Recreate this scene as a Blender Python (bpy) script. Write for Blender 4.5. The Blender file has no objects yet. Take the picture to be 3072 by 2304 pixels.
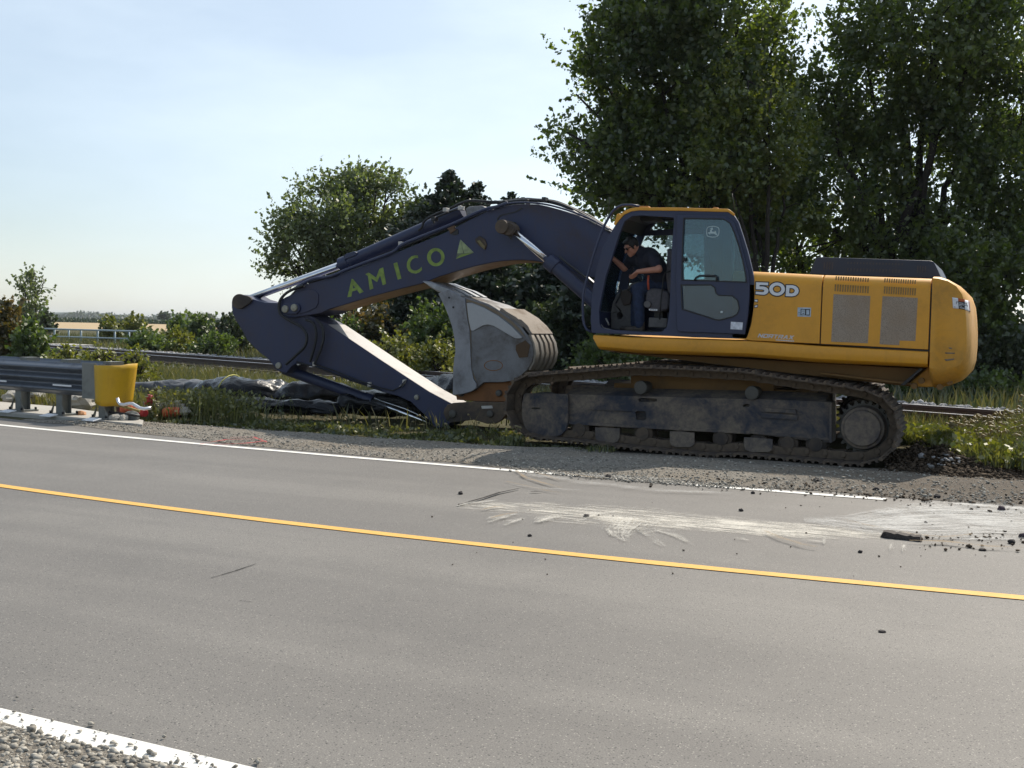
import bpy, bmesh, math, random
import numpy as np
from mathutils import Vector, Matrix, noise as mnoise
from mathutils.geometry import tessellate_polygon

random.seed(7)
rng = np.random.default_rng(7)
sc = bpy.context.scene
COL = sc.collection

# ------------------------------------------------------------------ camera
CAM_H = 1.5
F_PX = 3370.6                     # focal length in pixels of the 3072 px frame
YAW, PITCH, ROLL = math.radians(24.0), math.radians(2.96), 0.020
fwd0 = Vector((-math.sin(YAW), math.cos(YAW), 0)); zz = Vector((0, 0, 1))
right0 = Vector((math.cos(YAW), math.sin(YAW), 0))
FWD = fwd0 * math.cos(PITCH) - zz * math.sin(PITCH)
up0 = zz * math.cos(PITCH) + fwd0 * math.sin(PITCH)
RIGHT = right0 * math.cos(ROLL) + up0 * math.sin(ROLL)
UP = up0 * math.cos(ROLL) - right0 * math.sin(ROLL)
CAM = Vector((0, 0, CAM_H))
cam = bpy.data.cameras.new("camera")
cam.sensor_width = 36.0
cam.lens = F_PX / 3072 * 36.0
cam.clip_start, cam.clip_end = 0.1, 12000
cam_ob = bpy.data.objects.new("camera", cam)
M = Matrix((RIGHT, UP, -FWD)).transposed().to_4x4()
M.translation = CAM
cam_ob.matrix_world = M
COL.objects.link(cam_ob)
sc.camera = cam_ob

# ------------------------------------------------------------------ light and sky
SUN_DIR = Vector((0.21, 1.0, 1.0)).normalized()     # towards the sun: behind the excavator, a little right
SUN_EL = math.asin(SUN_DIR.z)
sun = bpy.data.lights.new("sun", 'SUN'); sun.energy = 5.0; sun.angle = math.radians(0.5); sun.color = (1.0, 0.905, 0.775)
sun_ob = bpy.data.objects.new("sun", sun)
sun_ob.rotation_euler = SUN_DIR.to_track_quat('Z', 'Y').to_euler()
sun_ob.location = (0, 0, 30)
COL.objects.link(sun_ob)

world = bpy.data.worlds.new("World"); sc.world = world; world.use_nodes = True
wt = world.node_tree; wt.nodes.clear()
def wn(t, **k):
    n = wt.nodes.new(t)
    for a, b in k.items(): setattr(n, a, b)
    return n
sky = wn('ShaderNodeTexSky', sky_type='NISHITA', sun_disc=False, sun_elevation=SUN_EL,
         sun_rotation=math.atan2(SUN_DIR.x, SUN_DIR.y), air_density=1.0, dust_density=0.7, ozone_density=1.0)
tc = wn('ShaderNodeTexCoord'); mp = wn('ShaderNodeMapping'); mp.inputs['Scale'].default_value = (.9, .9, 3.2)
mp.inputs['Rotation'].default_value = (0.12, 0.05, 0.5)
nz = wn('ShaderNodeTexNoise'); nz.inputs['Scale'].default_value = 2.2; nz.inputs['Detail'].default_value = 8; nz.inputs['Roughness'].default_value = 0.55
cr = wn('ShaderNodeMapRange'); cr.inputs[1].default_value = 0.36; cr.inputs[2].default_value = 0.68; cr.inputs[3].default_value = 0.46; cr.inputs[4].default_value = 0.84
mx = wn('ShaderNodeMix', data_type='RGBA'); mx.inputs[7].default_value = (9.9, 11.2, 12.2, 1)
bg = wn('ShaderNodeBackground'); bg.inputs['Strength'].default_value = 0.10
wo = wn('ShaderNodeOutputWorld')
wl = wt.links.new
wl(tc.outputs['Generated'], mp.inputs[0]); wl(mp.outputs[0], nz.inputs['Vector']); wl(nz.outputs['Fac'], cr.inputs[0])
# thin high cloud scatters most light forwards, so it whitens towards the sun
dt = wn('ShaderNodeVectorMath', operation='DOT_PRODUCT'); dt.inputs[1].default_value = SUN_DIR
gl = wn('ShaderNodeMapRange'); gl.inputs[1].default_value = 0.28; gl.inputs[2].default_value = 0.84; gl.inputs[3].default_value = 0.27; gl.inputs[4].default_value = 1.15
ml = wn('ShaderNodeMath', operation='MULTIPLY', use_clamp=True)
wl(tc.outputs['Generated'], dt.inputs[0]); wl(dt.outputs['Value'], gl.inputs[0]); wl(gl.outputs[0], ml.inputs[0]); wl(cr.outputs[0], ml.inputs[1])
wl(ml.outputs[0], mx.inputs[0]); wl(sky.outputs[0], mx.inputs[6]); wl(mx.outputs[2], bg.inputs[0]); wl(bg.outputs[0], wo.inputs[0])

sc.view_settings.view_transform = 'Standard'; sc.view_settings.look = 'None'
sc.view_settings.exposure = 0.15; sc.view_settings.gamma = 1.0; sc.view_settings.use_curve_mapping = False
sc.render.engine = 'CYCLES'
sc.cycles.max_bounces = 8; sc.cycles.transparent_max_bounces = 16
sc.cycles.use_denoising = True

# ------------------------------------------------------------------ survey: photo pixels to points on real planes
CROPS = {'A': (600, 500, .361663), 'B': (1100, 500, .361663), 'C': (1700, 580, .271248), 'D': (2200, 700, .361663),
         'E': (600, 850, .361663), 'F': (1200, 800, .361663), 'G': (1450, 1000, .361663), 'H': (2200, 1000, .394213),
         'I': (0, 750, .361663), 'J': (1750, 600, .256191), 'L': (1030, 710, .180832), 'N': (2250, 830, .120555),
         'W': (2800, 860, .063291), 'K': (2090, 660, .045208), 'M': (300, 1130, .135624), 'O': (0, 780, .180832),
         'R': (2600, 1100, .213382), 'S': (1200, 1300, .452080), 'T': (2200, 1300, .421868), 'V': (0, 1600, .452080),
         'P': (0, 0, 1.38879), 'Z': (0, 0, 1.0)}
def ray(tag, p):
    ox, oy, k = CROPS[tag]
    px, py = ox + p[0] * k, oy + p[1] * k
    return FWD + RIGHT * ((px - 1536) / F_PX) - UP * ((py - 1152) / F_PX)
def P(tag, p, Y):                 # point on the vertical plane at this Y
    d = ray(tag, p); t = (Y - CAM.y) / d.y
    return CAM + d * t
def pl(tag, Y, pts): return [(lambda v: (v.x, v.z))(P(tag, p, Y)) for p in pts]
def GP(tag, p, z=0.0):            # point on the ground at this height
    d = ray(tag, p); t = (z - CAM.z) / d.z
    return CAM + d * t
def AT(tag, p, Z):                # point at this depth along the view
    return CAM + ray(tag, p) * Z
def ground_at(tag, p, Z):
    v = AT(tag, p, Z); return Vector((v.x, v.y, 0))

# ------------------------------------------------------------------ mesh helpers
class MB:
    def __init__(s): s.v = []; s.f = []; s.sm = []
    def add(s, vs, fs, smooth=False):
        o = len(s.v); s.v += [tuple(v) for v in vs]
        for f in fs: s.f.append(tuple(i + o for i in f)); s.sm.append(smooth)
        return s
    def prism(s, outer, Y0, Y1, holes=(), smooth=False):   # outline in X,Z pushed along Y
        loops = [list(outer)] + [list(h) for h in holes]
        tri = tessellate_polygon([[Vector((a, b, 0)) for a, b in l] for l in loops]) if len(loops) > 1 else []
        flat = [p for l in loops for p in l]; n = len(flat)
        vs = [(a, Y0, b) for a, b in flat] + [(a, Y1, b) for a, b in flat]
        area = sum(outer[i][0] * outer[(i + 1) % len(outer)][1] - outer[(i + 1) % len(outer)][0] * outer[i][1] for i in range(len(outer)))
        fs = [] if len(loops) > 1 else [tuple(range(n)), tuple(range(n, 2 * n))[::-1]]
        for t in tri:
            a, b, c = [Vector(flat[i]) for i in t]
            ccw = (b - a).cross(c - a) > 0
            t = t if ccw else t[::-1]
            fs.append(tuple(t)); fs.append(tuple(i + n for i in t[::-1]))
        s.add(vs, fs)
        vo = len(s.v) - 2 * n; o = 0
        for li, l in enumerate(loops):
            m = len(l)
            ar = sum(l[i][0] * l[(i + 1) % m][1] - l[(i + 1) % m][0] * l[i][1] for i in range(m))
            rev = (ar < 0) if li == 0 else (ar > 0)
            for i in range(m):
                a, b = o + i, o + (i + 1) % m
                q = (a, a + n, b + n, b)
                if rev: q = q[::-1]
                # outward for ccw outer seen from -Y
                s.f.append(tuple(vo + j for j in q[::-1])); s.sm.append(smooth)
            o += m
        return s
    def box(s, c, h, rot=None):
        vs = []
        for dx in (-1, 1):
            for dy in (-1, 1):
                for dz in (-1, 1):
                    v = Vector((dx * h[0], dy * h[1], dz * h[2]))
                    if rot is not None: v = rot @ v
                    vs.append(Vector(c) + v)
        return s.add(vs, [(0, 1, 3, 2), (4, 6, 7, 5), (0, 4, 5, 1), (2, 3, 7, 6), (0, 2, 6, 4), (1, 5, 7, 3)])
    def tube(s, pts, r, n=8, caps=True, smooth=True):
        pts = [Vector(p) for p in pts]; rs = r if isinstance(r, (list, tuple)) else [r] * len(pts)
        vs = []; prev = None
        for i, p in enumerate(pts):
            t = (pts[min(i + 1, len(pts) - 1)] - pts[max(i - 1, 0)])
            t = t.normalized() if t.length > 1e-9 else Vector((0, 0, 1))
            if prev is None:
                a = Vector((0, 0, 1)) if abs(t.z) < .9 else Vector((1, 0, 0))
                u = t.cross(a).normalized()
            else:
                u = (prev - t * prev.dot(t)).normalized()
            prev = u; w = t.cross(u)
            for k in range(n):
                an = 2 * math.pi * k / n
                vs.append(p + (u * math.cos(an) + w * math.sin(an)) * rs[i])
        fs = []
        for i in range(len(pts) - 1):
            for k in range(n):
                fs.append((i * n + k, i * n + (k + 1) % n, (i + 1) * n + (k + 1) % n, (i + 1) * n + k))
        s.add(vs, fs, smooth)
        if caps:
            o = len(s.v) - len(vs)
            s.f.append(tuple(o + k for k in range(n))[::-1]); s.sm.append(False)
            s.f.append(tuple(o + (len(pts) - 1) * n + k for k in range(n))); s.sm.append(False)
        return s
    def cyl(s, a, b, r, r2=None, n=24): return s.tube([a, b], [r, r2 if r2 is not None else r], n)
    def ycyl(s, x, z, Y0, Y1, r, n=28): return s.tube([(x, Y0, z), (x, Y1, z)], r, n)
    def lathe_y(s, x, z, prof, n=28):          # prof: (Y, radius) pairs about an axis along Y
        return s.tube([(x, y, z) for y, r in prof], [max(r, 1e-4) for y, r in prof], n, smooth=False) if False else s._lathe(x, z, prof, n)
    def _lathe(s, x, z, prof, n):
        vs = []
        for y, r in prof:
            for k in range(n):
                an = 2 * math.pi * k / n
                vs.append((x + r * math.cos(an), y, z + r * math.sin(an)))
        fs = []
        for i in range(len(prof) - 1):
            for k in range(n): fs.append((i * n + k, i * n + (k + 1) % n, (i + 1) * n + (k + 1) % n, (i + 1) * n + k))
        fs.append(tuple(range(n))[::-1]); fs.append(tuple((len(prof) - 1) * n + k for k in range(n)))
        return s.add(vs, fs)
    def build(s, name, mat, parent=None, bevel=0.0, segs=2):
        me = bpy.data.meshes.new(name)
        me.from_pydata(s.v, [], s.f); me.validate()
        if len(me.polygons) == len(s.sm): me.polygons.foreach_set('use_smooth', s.sm)
        bm = bmesh.new(); bm.from_mesh(me); bmesh.ops.recalc_face_normals(bm, faces=bm.faces); bm.to_mesh(me); bm.free()
        for m in (mat if isinstance(mat, (list, tuple)) else [mat]): me.materials.append(m)
        o = bpy.data.objects.new(name, me); COL.objects.link(o)
        put(o, parent)
        if bevel:
            b = o.modifiers.new('bevel', 'BEVEL'); b.width = bevel; b.segments = segs; b.limit_method = 'ANGLE'; b.angle_limit = math.radians(35)
            b.use_clamp_overlap = True
            me.polygons.foreach_set('use_smooth', [True] * len(me.polygons))
            b.harden_normals = True
        return o
WORLD_OF = {}
def put(o, parent):                # parents keep their geometry in world coordinates
    if parent is not None:
        o.parent = parent
        o.matrix_parent_inverse = Matrix.Translation(-WORLD_OF.get(parent.name, Vector((0, 0, 0))))
    WORLD_OF[o.name] = Vector((0, 0, 0))
def tag(o, label=None, cat=None, group=None, kind=None):
    if label: o['label'] = label
    if cat: o['category'] = cat
    if group: o['group'] = group
    if kind: o['kind'] = kind
    return o
def thing(name, label, cat, loc, group=None):
    o = bpy.data.objects.new(name, None); COL.objects.link(o); o.empty_display_size = 0.2
    o.location = loc; WORLD_OF[o.name] = Vector(loc)
    return tag(o, label, cat, group)
def np_mesh(name, V, Fc, mat, rnd=None, smooth=False):
    me = bpy.data.meshes.new(name)
    V = np.asarray(V, dtype=np.float32); Fc = np.asarray(Fc, dtype=np.int32)
    n, k = Fc.shape
    me.vertices.add(len(V)); me.vertices.foreach_set('co', V.ravel())
    me.loops.add(n * k); me.loops.foreach_set('vertex_index', Fc.ravel())
    me.polygons.add(n); me.polygons.foreach_set('loop_start', np.arange(0, n * k, k, dtype=np.int32))
    me.polygons.foreach_set('loop_total', np.full(n, k, dtype=np.int32))
    if smooth: me.polygons.foreach_set('use_smooth', np.ones(n, dtype=bool))
    me.update(calc_edges=True)
    if rnd is not None:
        a = me.attributes.new('rnd', 'FLOAT', 'POINT'); a.data.foreach_set('value', np.asarray(rnd, dtype=np.float32))
    me.materials.append(mat)
    return me
def link_mesh(name, me, parent=None, loc=None):
    o = bpy.data.objects.new(name, me); COL.objects.link(o)
    if parent is not None: o.parent = parent
    if loc is not None: o.location = loc
    WORLD_OF[o.name] = Vector((0, 0, 0))
    return o

# ------------------------------------------------------------------ materials
MATS = {}
class NT:
    def __init__(s, name):
        s.m = bpy.data.materials.new(name); s.m.use_nodes = True; s.t = s.m.node_tree; s.t.nodes.clear()
        s.out = s.n('ShaderNodeOutputMaterial')
    def n(s, ty, **k):
        x = s.t.nodes.new(ty)
        for a, b in k.items(): setattr(x, a, b)
        return x
    def l(s, a, b): s.t.links.new(a, b)
    def coord(s, scale=(1, 1, 1), rot=(0, 0, 0), kind='Object'):
        c = s.n('ShaderNodeTexCoord'); m = s.n('ShaderNodeMapping')
        m.inputs['Scale'].default_value = scale; m.inputs['Rotation'].default_value = rot
        s.l(c.outputs[kind], m.inputs[0]); return m.outputs[0]
    def noise(s, scale, detail=6, rough=.6, vec=None, dist=0):
        x = s.n('ShaderNodeTexNoise'); x.inputs['Scale'].default_value = scale; x.inputs['Detail'].default_value = detail
        x.inputs['Roughness'].default_value = rough; x.inputs['Distortion'].default_value = dist
        if vec is not None: s.l(vec, x.inputs['Vector'])
        return x.outputs['Fac']
    def ramp(s, fac, lo, hi, a=0., b=1.):
        x = s.n('ShaderNodeMapRange'); x.inputs[1].default_value = lo; x.inputs[2].default_value = hi
        x.inputs[3].default_value = a; x.inputs[4].default_value = b; s.l(fac, x.inputs[0]); return x.outputs[0]
    def mix(s, fac, a, b, mode='MIX'):
        x = s.n('ShaderNodeMix', data_type='RGBA', blend_type=mode)
        for v, i in ((fac, 0), (a, 6), (b, 7)):
            if hasattr(v, 'is_linked'): s.l(v, x.inputs[i])
            elif i == 0: x.inputs[0].default_value = v
            else: x.inputs[i].default_value = (*v, 1)
        return x.outputs[2]
    def math(s, op, a, b=0.0, c=None):
        x = s.n('ShaderNodeMath', operation=op)
        for i, v in enumerate((a, b) if c is None else (a, b, c)):
            if hasattr(v, 'is_linked'): s.l(v, x.inputs[i])
            else: x.inputs[i].default_value = v
        return x.outputs[0]
    def bump(s, h, strength=.3, dist=.01):
        x = s.n('ShaderNodeBump'); x.inputs['Strength'].default_value = strength; x.inputs['Distance'].default_value = dist
        s.l(h, x.inputs['Height']); return x.outputs[0]
    def bsdf(s, col, rough=.5, metal=0., normal=None, spec=.5, coat=0.):
        b = s.n('ShaderNodeBsdfPrincipled')
        for v, nm in ((col, 'Base Color'), (rough, 'Roughness'), (metal, 'Metallic'), (spec, 'Specular IOR Level'), (coat, 'Coat Weight')):
            if hasattr(v, 'is_linked'): s.l(v, b.inputs[nm])
            else: b.inputs[nm].default_value = (*v, 1) if nm == 'Base Color' else v
        if normal is not None: s.l(normal, b.inputs['Normal'])
        return b
    def done(s, sh, name=None): s.l(sh.outputs[0] if hasattr(sh, 'outputs') else sh, s.out.inputs[0]); return s.m
def paint(name, col, rough=.4, dirt=(.16, .12, .08), dirt_amt=.35, scale=1.3, metal=0., coat=0., bump=.05, lo=.5, hi=.75, fine=18, streak=.0):
    t = NT(name); v = t.coord()
    n1 = t.noise(scale, 8, .65, v, .4); n2 = t.noise(fine, 5, .7, v)
    m = t.math('MULTIPLY', t.ramp(n1, lo, hi), t.ramp(n2, .25, .6, .35, 1.))
    m = t.math('MULTIPLY', m, dirt_amt)
    if streak:
        n3 = t.noise(1., 6, .7, t.coord((9, 9, .7)), .3); n4 = t.noise(1., 5, .75, t.coord((2.5, 2.5, 40), (.2, .3, 0)))
        m = t.math('MAXIMUM', m, t.math('MULTIPLY', t.ramp(n3, .52, .8), streak)); m = t.math('MAXIMUM', m, t.math('MULTIPLY', t.ramp(n4, .66, .74), streak * .9))
    base = t.mix(t.ramp(n2, .3, .7, 0., .25), col, tuple(c * .72 for c in col))
    c = t.mix(m, base, dirt)
    r = t.ramp(m, 0., .5, rough, min(.95, rough + .4))
    b = t.bsdf(c, r, metal, t.bump(n2, bump, .01), coat=coat)
    return t.done(b)
def plain(name, col, rough=.6, metal=0., vary=.25, scale=25, bump=.0):
    t = NT(name); v = t.coord(); n = t.noise(scale, 5, .6, v)
    c = t.mix(t.ramp(n, .3, .7), tuple(x * (1 - vary) for x in col), tuple(min(1, x * (1 + vary)) for x in col))
    b = t.bsdf(c, rough, metal, t.bump(n, bump, .01) if bump else None)
    return t.done(b)
def leaf_mat(name, dark, light, trans=.35, tcol=None, rough=.5):
    t = NT(name); a = t.n('ShaderNodeAttribute', attribute_name='rnd')
    c = t.mix(a.outputs['Fac'], dark, light)
    d = t.n('ShaderNodeBsdfDiffuse'); t.l(c, d.inputs[0])
    tr = t.n('ShaderNodeBsdfTranslucent'); t.l(t.mix(1.0, c, tcol or (1.6, 1.7, .7), 'MULTIPLY'), tr.inputs[0])
    g = t.n('ShaderNodeBsdfGlossy'); g.inputs['Roughness'].default_value = rough; g.inputs[0].default_value = (1, 1, 1, 1)
    m1 = t.n('ShaderNodeMixShader'); m1.inputs[0].default_value = trans; t.l(d.outputs[0], m1.inputs[1]); t.l(tr.outputs[0], m1.inputs[2])
    m2 = t.n('ShaderNodeMixShader'); m2.inputs[0].default_value = .06; t.l(m1.outputs[0], m2.inputs[1]); t.l(g.outputs[0], m2.inputs[2])
    return t.done(m2)
# ================================================================== SETTING
def fit(tagpts, z, deg=2):
    pts = [GP(t, p, z) for t, p in tagpts]
    c = np.polyfit([p.x for p in pts], [p.y for p in pts], deg)
    x0, x1 = min(p.x for p in pts), max(p.x for p in pts)
    dc = np.polyder(c)
    def f(x):
        if x < x0: return float(np.polyval(c, x0) + np.polyval(dc, x0) * (x - x0))
        if x > x1: return float(np.polyval(c, x1) + np.polyval(dc, x1) * (x - x1))
        return float(np.polyval(c, x))
    return f
far_white = fit([('Z', p) for p in ((0, 1274.4), (361.7, 1307), (600, 1332.8), (961.7, 1362.8), (1377.6, 1396), (1652, 1418), (2200, 1463), (2476, 1485), (2791, 1504.6))], .008)
mid_yellow = fit([('Z', p) for p in ((0, 1455), (1200, 1605), (1652, 1655), (2200, 1707.8), (3072, 1791.6))], .008)
near_white = fit([('V', p) for p in ((0, 1215), (400, 1315), (800, 1418), (1100, 1484), (1450, 1560))], .008, 1)
XS = sorted(set(list(np.arange(-60, 24, .5)) + [-400, -250, -160, -110, -80, 30, 45, 70, 120, 200]))
def ribbon(name, f0, f1, z, mat, parent=None, xs=XS, rows=1, bumpfn=None):
    mb = MB(); vs = []
    for x in xs:
        for j in range(rows + 1):
            y = f0(x) + (f1(x) - f0(x)) * j / rows
            vs.append((x, y, z + (bumpfn(x, y, j / rows) if bumpfn else 0)))
    n = rows + 1
    mb.add(vs, [(i * n + j, (i + 1) * n + j, (i + 1) * n + j + 1, i * n + j + 1) for i in range(len(xs) - 1) for j in range(rows)])
    return mb.build(name, mat, parent)

# --- ground sheet
t = NT('ground_soil'); v = t.coord()
a = t.noise(.35, 8, .6, v); b = t.noise(6, 6, .7, v); c3 = t.noise(45, 4, .7, v)
c1 = t.mix(t.ramp(a, .4, .62), (.075, .066, .036), (.055, .07, .024))
c1 = t.mix(t.ramp(b, .35, .7), c1, (.12, .105, .06))
c1 = t.mix(t.ramp(c3, .4, .7, 0, .5), c1, (.03, .028, .016))
m_ground = t.done(t.bsdf(c1, .95, normal=t.bump(c3, .6, .03), spec=.1))
def gz(x, y):
    if y < far_white(x) + .5: return -.03
    k = min(1., max(0., (y - 12.8) / 3.))
    return -.012 - .11 * (1 - min(1., max(0., (y - 13.8) / 2.5))) * min(1, max(0, (y - 12.4))) + k * (.05 * mnoise.noise(Vector((x * .5, y * .5, 0))) + .03 * mnoise.noise(Vector((x * 2, y * 2, 3))))
gx = list(np.arange(-60, 16, .5)); gy = list(np.arange(10, 50, .5))
gxs = [-4000, -1500, -700, -350, -180, -110, -80] + gx + [24, 45, 90, 200, 600, 2000, 4000]
gys = [-400, -60, -10, 2, 6] + gy + [60, 80, 120, 200, 350, 700, 1500, 3000, 5000]
vs = [(x, y, gz(x, y)) for x in gxs for y in gys]; n = len(gys)
ground = MB().add(vs, [(i * n + j, (i + 1) * n + j, (i + 1) * n + j + 1, i * n + j + 1) for i in range(len(gxs) - 1) for j in range(n - 1)], True).build('ground', m_ground)
tag(ground, kind='structure')

# --- road
t = NT('asphalt'); v = t.coord(); vb = t.coord((.06, 1.0, 1), (0, 0, .03))
band = t.noise(1.1, 5, .6, vb); blot = t.noise(.55, 7, .65, v); fine = t.noise(160, 3, .8, v); mid = t.noise(38, 5, .75, v)
vo = t.n('ShaderNodeTexVoronoi'); vo.inputs['Scale'].default_value = 105; t.l(v, vo.inputs['Vector'])
wn_ = t.n('ShaderNodeTexWhiteNoise'); t.l(vo.outputs['Position'], wn_.inputs[0])
base = t.mix(t.ramp(band, .40, .62), (.200, .186, .168), (.252, .235, .211))
base = t.mix(t.ramp(blot, .48, .72, 0, .55), base, (.135,.127,.117))
base = t.mix(t.ramp(fine, .3, .72, 0., .8), base, (.04, .04, .042))
base = t.mix(t.ramp(mid, .54, .8, 0., .6), base, (.05, .05, .052))
spk = t.math('MULTIPLY', t.ramp(wn_.outputs[0], .86, .9), t.ramp(vo.outputs['Distance'], .42, .25))
base = t.mix(t.math('MULTIPLY', spk, .62), base, (.40, .37, .33))
spd = t.math('MULTIPLY', t.ramp(wn_.outputs[0], .14, .08), t.ramp(vo.outputs['Distance'], .5, .3))
base = t.mix(t.math('MULTIPLY', spd, .85), base, (.028, .027, .027))
m_asphalt = t.done(t.bsdf(base, t.ramp(fine, .3, .7, .62, .8), normal=t.bump(fine, .35, .004), spec=.4))
def road_far(x): return far_white(x) + .22 + .45 * min(1, max(0, (-8.0 - x) / 4.0)) + .03 * math.sin(x * 3.1) + .03 * math.sin(x * 7.7)
road = ribbon('road', lambda x: -7.0, road_far, 0.0, m_asphalt)
tag(road, kind='structure')
def line_paint(name, col, wear, lo=.35, hi=.62):
    t = NT(name); v = t.coord(); a = t.noise(70, 5, .75, v); b = t.noise(6, 6, .7, v)
    c = t.mix(t.ramp(a, .55, .75, 0, wear), col, (.12, .115, .105))
    c = t.mix(t.ramp(b, .5, .8, 0, .35), c, tuple(x * .6 for x in col))
    return t.done(t.bsdf(c, .7, normal=t.bump(a, .3, .003), spec=.3))
m_white = line_paint('line_white', (.72, .71, .67), .75); m_yel = line_paint('line_yellow', (.70, .395, .095), .7)
tag(ribbon('edge_line', lambda x: far_white(x) - .06 + .006 * math.sin(x * 9), lambda x: far_white(x) + .06, .005, m_white, road, [x for x in XS if x < -.6]), 'white painted line along the far road edge')
tag(ribbon('centre_line', lambda x: mid_yellow(x) - .056 + .004 * math.sin(x * 23) + .003 * math.sin(x * 57), lambda x: mid_yellow(x) + .056 + .004 * math.sin(x * 19 + 1), .005, m_yel, road), 'solid yellow painted centre line')
tag(ribbon('edge_line', lambda x: near_white(x) - .075, lambda x: near_white(x) + .075, .005, m_white, road), 'white painted line on the near road edge')

# --- gravel shoulders
t = NT('gravel'); v = t.coord()
vo = t.n('ShaderNodeTexVoronoi'); vo.inputs['Scale'].default_value = 38; t.l(v, vo.inputs['Vector'])
wv = t.n('ShaderNodeTexWhiteNoise'); t.l(vo.outputs['Position'], wv.inputs[0])
a = t.noise(.8, 6, .6, v); fn = t.noise(90, 4, .75, v)
xyz = t.n('ShaderNodeSeparateXYZ'); t.l(v, xyz.inputs[0])
brown = t.ramp(t.math('ADD', xyz.outputs[0], t.math('MULTIPLY', a, 2.)), -1.6, .4)
c = t.mix(wv.outputs[0], (.20,.185,.165), (.40,.37,.32))
c = t.mix(t.ramp(fn, .35, .7, 0, .7), c, (.10, .09, .075))
c = t.mix(t.ramp(a, .42, .66, 0, .55), c, (.23, .19, .14))
c = t.mix(t.math('MULTIPLY', brown, .72), c, (.10, .08, .062))
m_gravel = t.done(t.bsdf(c, .92, normal=t.bump(t.math('SUBTRACT', fn, vo.outputs['Distance']), .9, .02), spec=.2))
def sh_far(x): return 13.4 + .25 * math.sin(x * .9) + .15 * math.sin(x * 2.7) + (-.5 if x < -5 else .9 if x > -1.2 else .6) - max(0, min(1.2, (-10.5 - x) * .5))
def edge_j(x): return road_far(x) - .02
tag(ribbon('gravel_shoulder', edge_j, sh_far, .004, m_gravel, None, [x for x in XS if -13.5 < x < 60], 14,
    lambda x, y, u: .02 * mnoise.noise(Vector((x * 1.4, y * 1.4, 0))) * min(1, u * 6) + .012 * mnoise.noise(Vector((x * 5, y * 5, 2))) * min(1, u * 6) + .01 * u - .10 * max(0, min(1, (y - 12.6) / .8))), kind='structure')
tag(ribbon('near_gravel_shoulder', lambda x: -6.9, lambda x: near_white(x) - .03 + .03 * math.sin(x * 5) + .02 * math.sin(x * 13), .011, m_gravel), kind='structure')

# --- loose stones
ICO = None
def ico():
    bm = bmesh.new(); bmesh.ops.create_icosphere(bm, subdivisions=1, radius=1.0)
    V = np.array([v.co[:] for v in bm.verts]); Fc = np.array([[v.index for v in f.verts] for f in bm.faces]); bm.free(); return V, Fc
IV, IF = ico()
def stones(name, pts, sizes, mat, flat=.65, sink=.25):
    n = len(pts); pts = np.asarray(pts); sizes = np.asarray(sizes)
    jit = 1 + .38 * rng.standard_normal((n, len(IV), 1)).clip(-1.3, 1.3)
    sc3 = np.stack([rng.uniform(.75, 1.3, n), rng.uniform(.75, 1.3, n), rng.uniform(.5, .9, n) * flat / .65], 1)[:, None, :]
    V = IV[None] * jit * sc3 * sizes[:, None, None]
    an = rng.uniform(0, 6.283, n); ca, sa = np.cos(an)[:, None], np.sin(an)[:, None]
    V = np.stack([V[..., 0] * ca - V[..., 1] * sa, V[..., 0] * sa + V[..., 1] * ca, V[..., 2]], 2)
    V[..., 2] += (sizes * (1 - sink) * .6)[:, None]
    V += pts[:, None, :]
    Fc = (IF[None] + (np.arange(n) * len(IV))[:, None, None]).reshape(-1, 3)
    return link_mesh(name, np_mesh(name, V.reshape(-1, 3), Fc, mat, np.repeat(rng.random(n), len(IV))))
def stone_mat(name, a_, b_, rough=.9):
    t = NT(name); at = t.n('ShaderNodeAttribute', attribute_name='rnd'); n = t.noise(60, 4, .7, t.coord())
    c = t.mix(at.outputs['Fac'], a_, b_); c = t.mix(t.ramp(n, .4, .7, 0, .4), c, tuple(x * .5 for x in a_))
    return t.done(t.bsdf(c, rough, spec=.2))
m_stone = stone_mat('stone_grey', (.20,.185,.16), (.48,.45,.39)); m_clod = stone_mat('clod_earth', (.03, .021, .014), (.12, .088, .06))
pts = []; sz = []
while len(pts) < 19000:       # near corner
    x = random.uniform(-4.8, -1.0); y = near_white(x) - .05 - abs(random.gauss(0, .55)) + (random.uniform(0, .25) if random.random() < .07 else 0)
    if y < 1.2: continue
    pts.append((x, y, .008)); sz.append(random.choice((.003, .003, .004, .004, .005, .006, .008, .012)) * random.uniform(.7, 1.25))
tag(stones('loose_gravel', pts, sz, m_stone), 'loose grey pebbles beside the near white line', 'gravel', kind='stuff')
pts = []; sz = []
while len(pts) < 9000:       # far shoulder
    x = random.uniform(-12.5, 3.5); y0 = edge_j(x); y = y0 + abs(random.gauss(0, 1.1)) - .05
    if y > sh_far(x) + .2: continue
    pts.append((x, y, .012 - .10 * max(0, min(1, (y - 12.6) / .8)))); sz.append(random.choice((.004, .005, .007, .009, .012)) * random.uniform(.6, 1.3) * (1.35 if x > -2.5 and random.random() < .25 else 1))
tag(stones('shoulder_gravel', pts, sz, m_stone), 'fine grey gravel on the far road shoulder', 'gravel', kind='stuff')
pts = []; sz = []
for _ in range(900):        # dark crumbs of earth along the line at the right and on the lane
    x = random.uniform(-3.2, 4.5); y = far_white(x) + random.choice((random.gauss(.3, .16), random.gauss(.12, .1), random.uniform(-.4, .9)))
    if x < -2 and random.random() < .6: continue
    pts.append((x, y, .006)); sz.append(abs(random.gauss(.004, .006)) + .003)
for _ in range(150):
    p = GP('T', (random.uniform(1250, 2300), random.gauss(770, 40))); pts.append((p.x, p.y, .004)); sz.append(abs(random.gauss(.003, .005)) + .002)
for _ in range(45):
    p = GP('P', (random.uniform(900, 2212), random.uniform(1030, 1250))); pts.append((p.x, p.y, .004)); sz.append(abs(random.gauss(.002, .003)) + .002)
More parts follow.
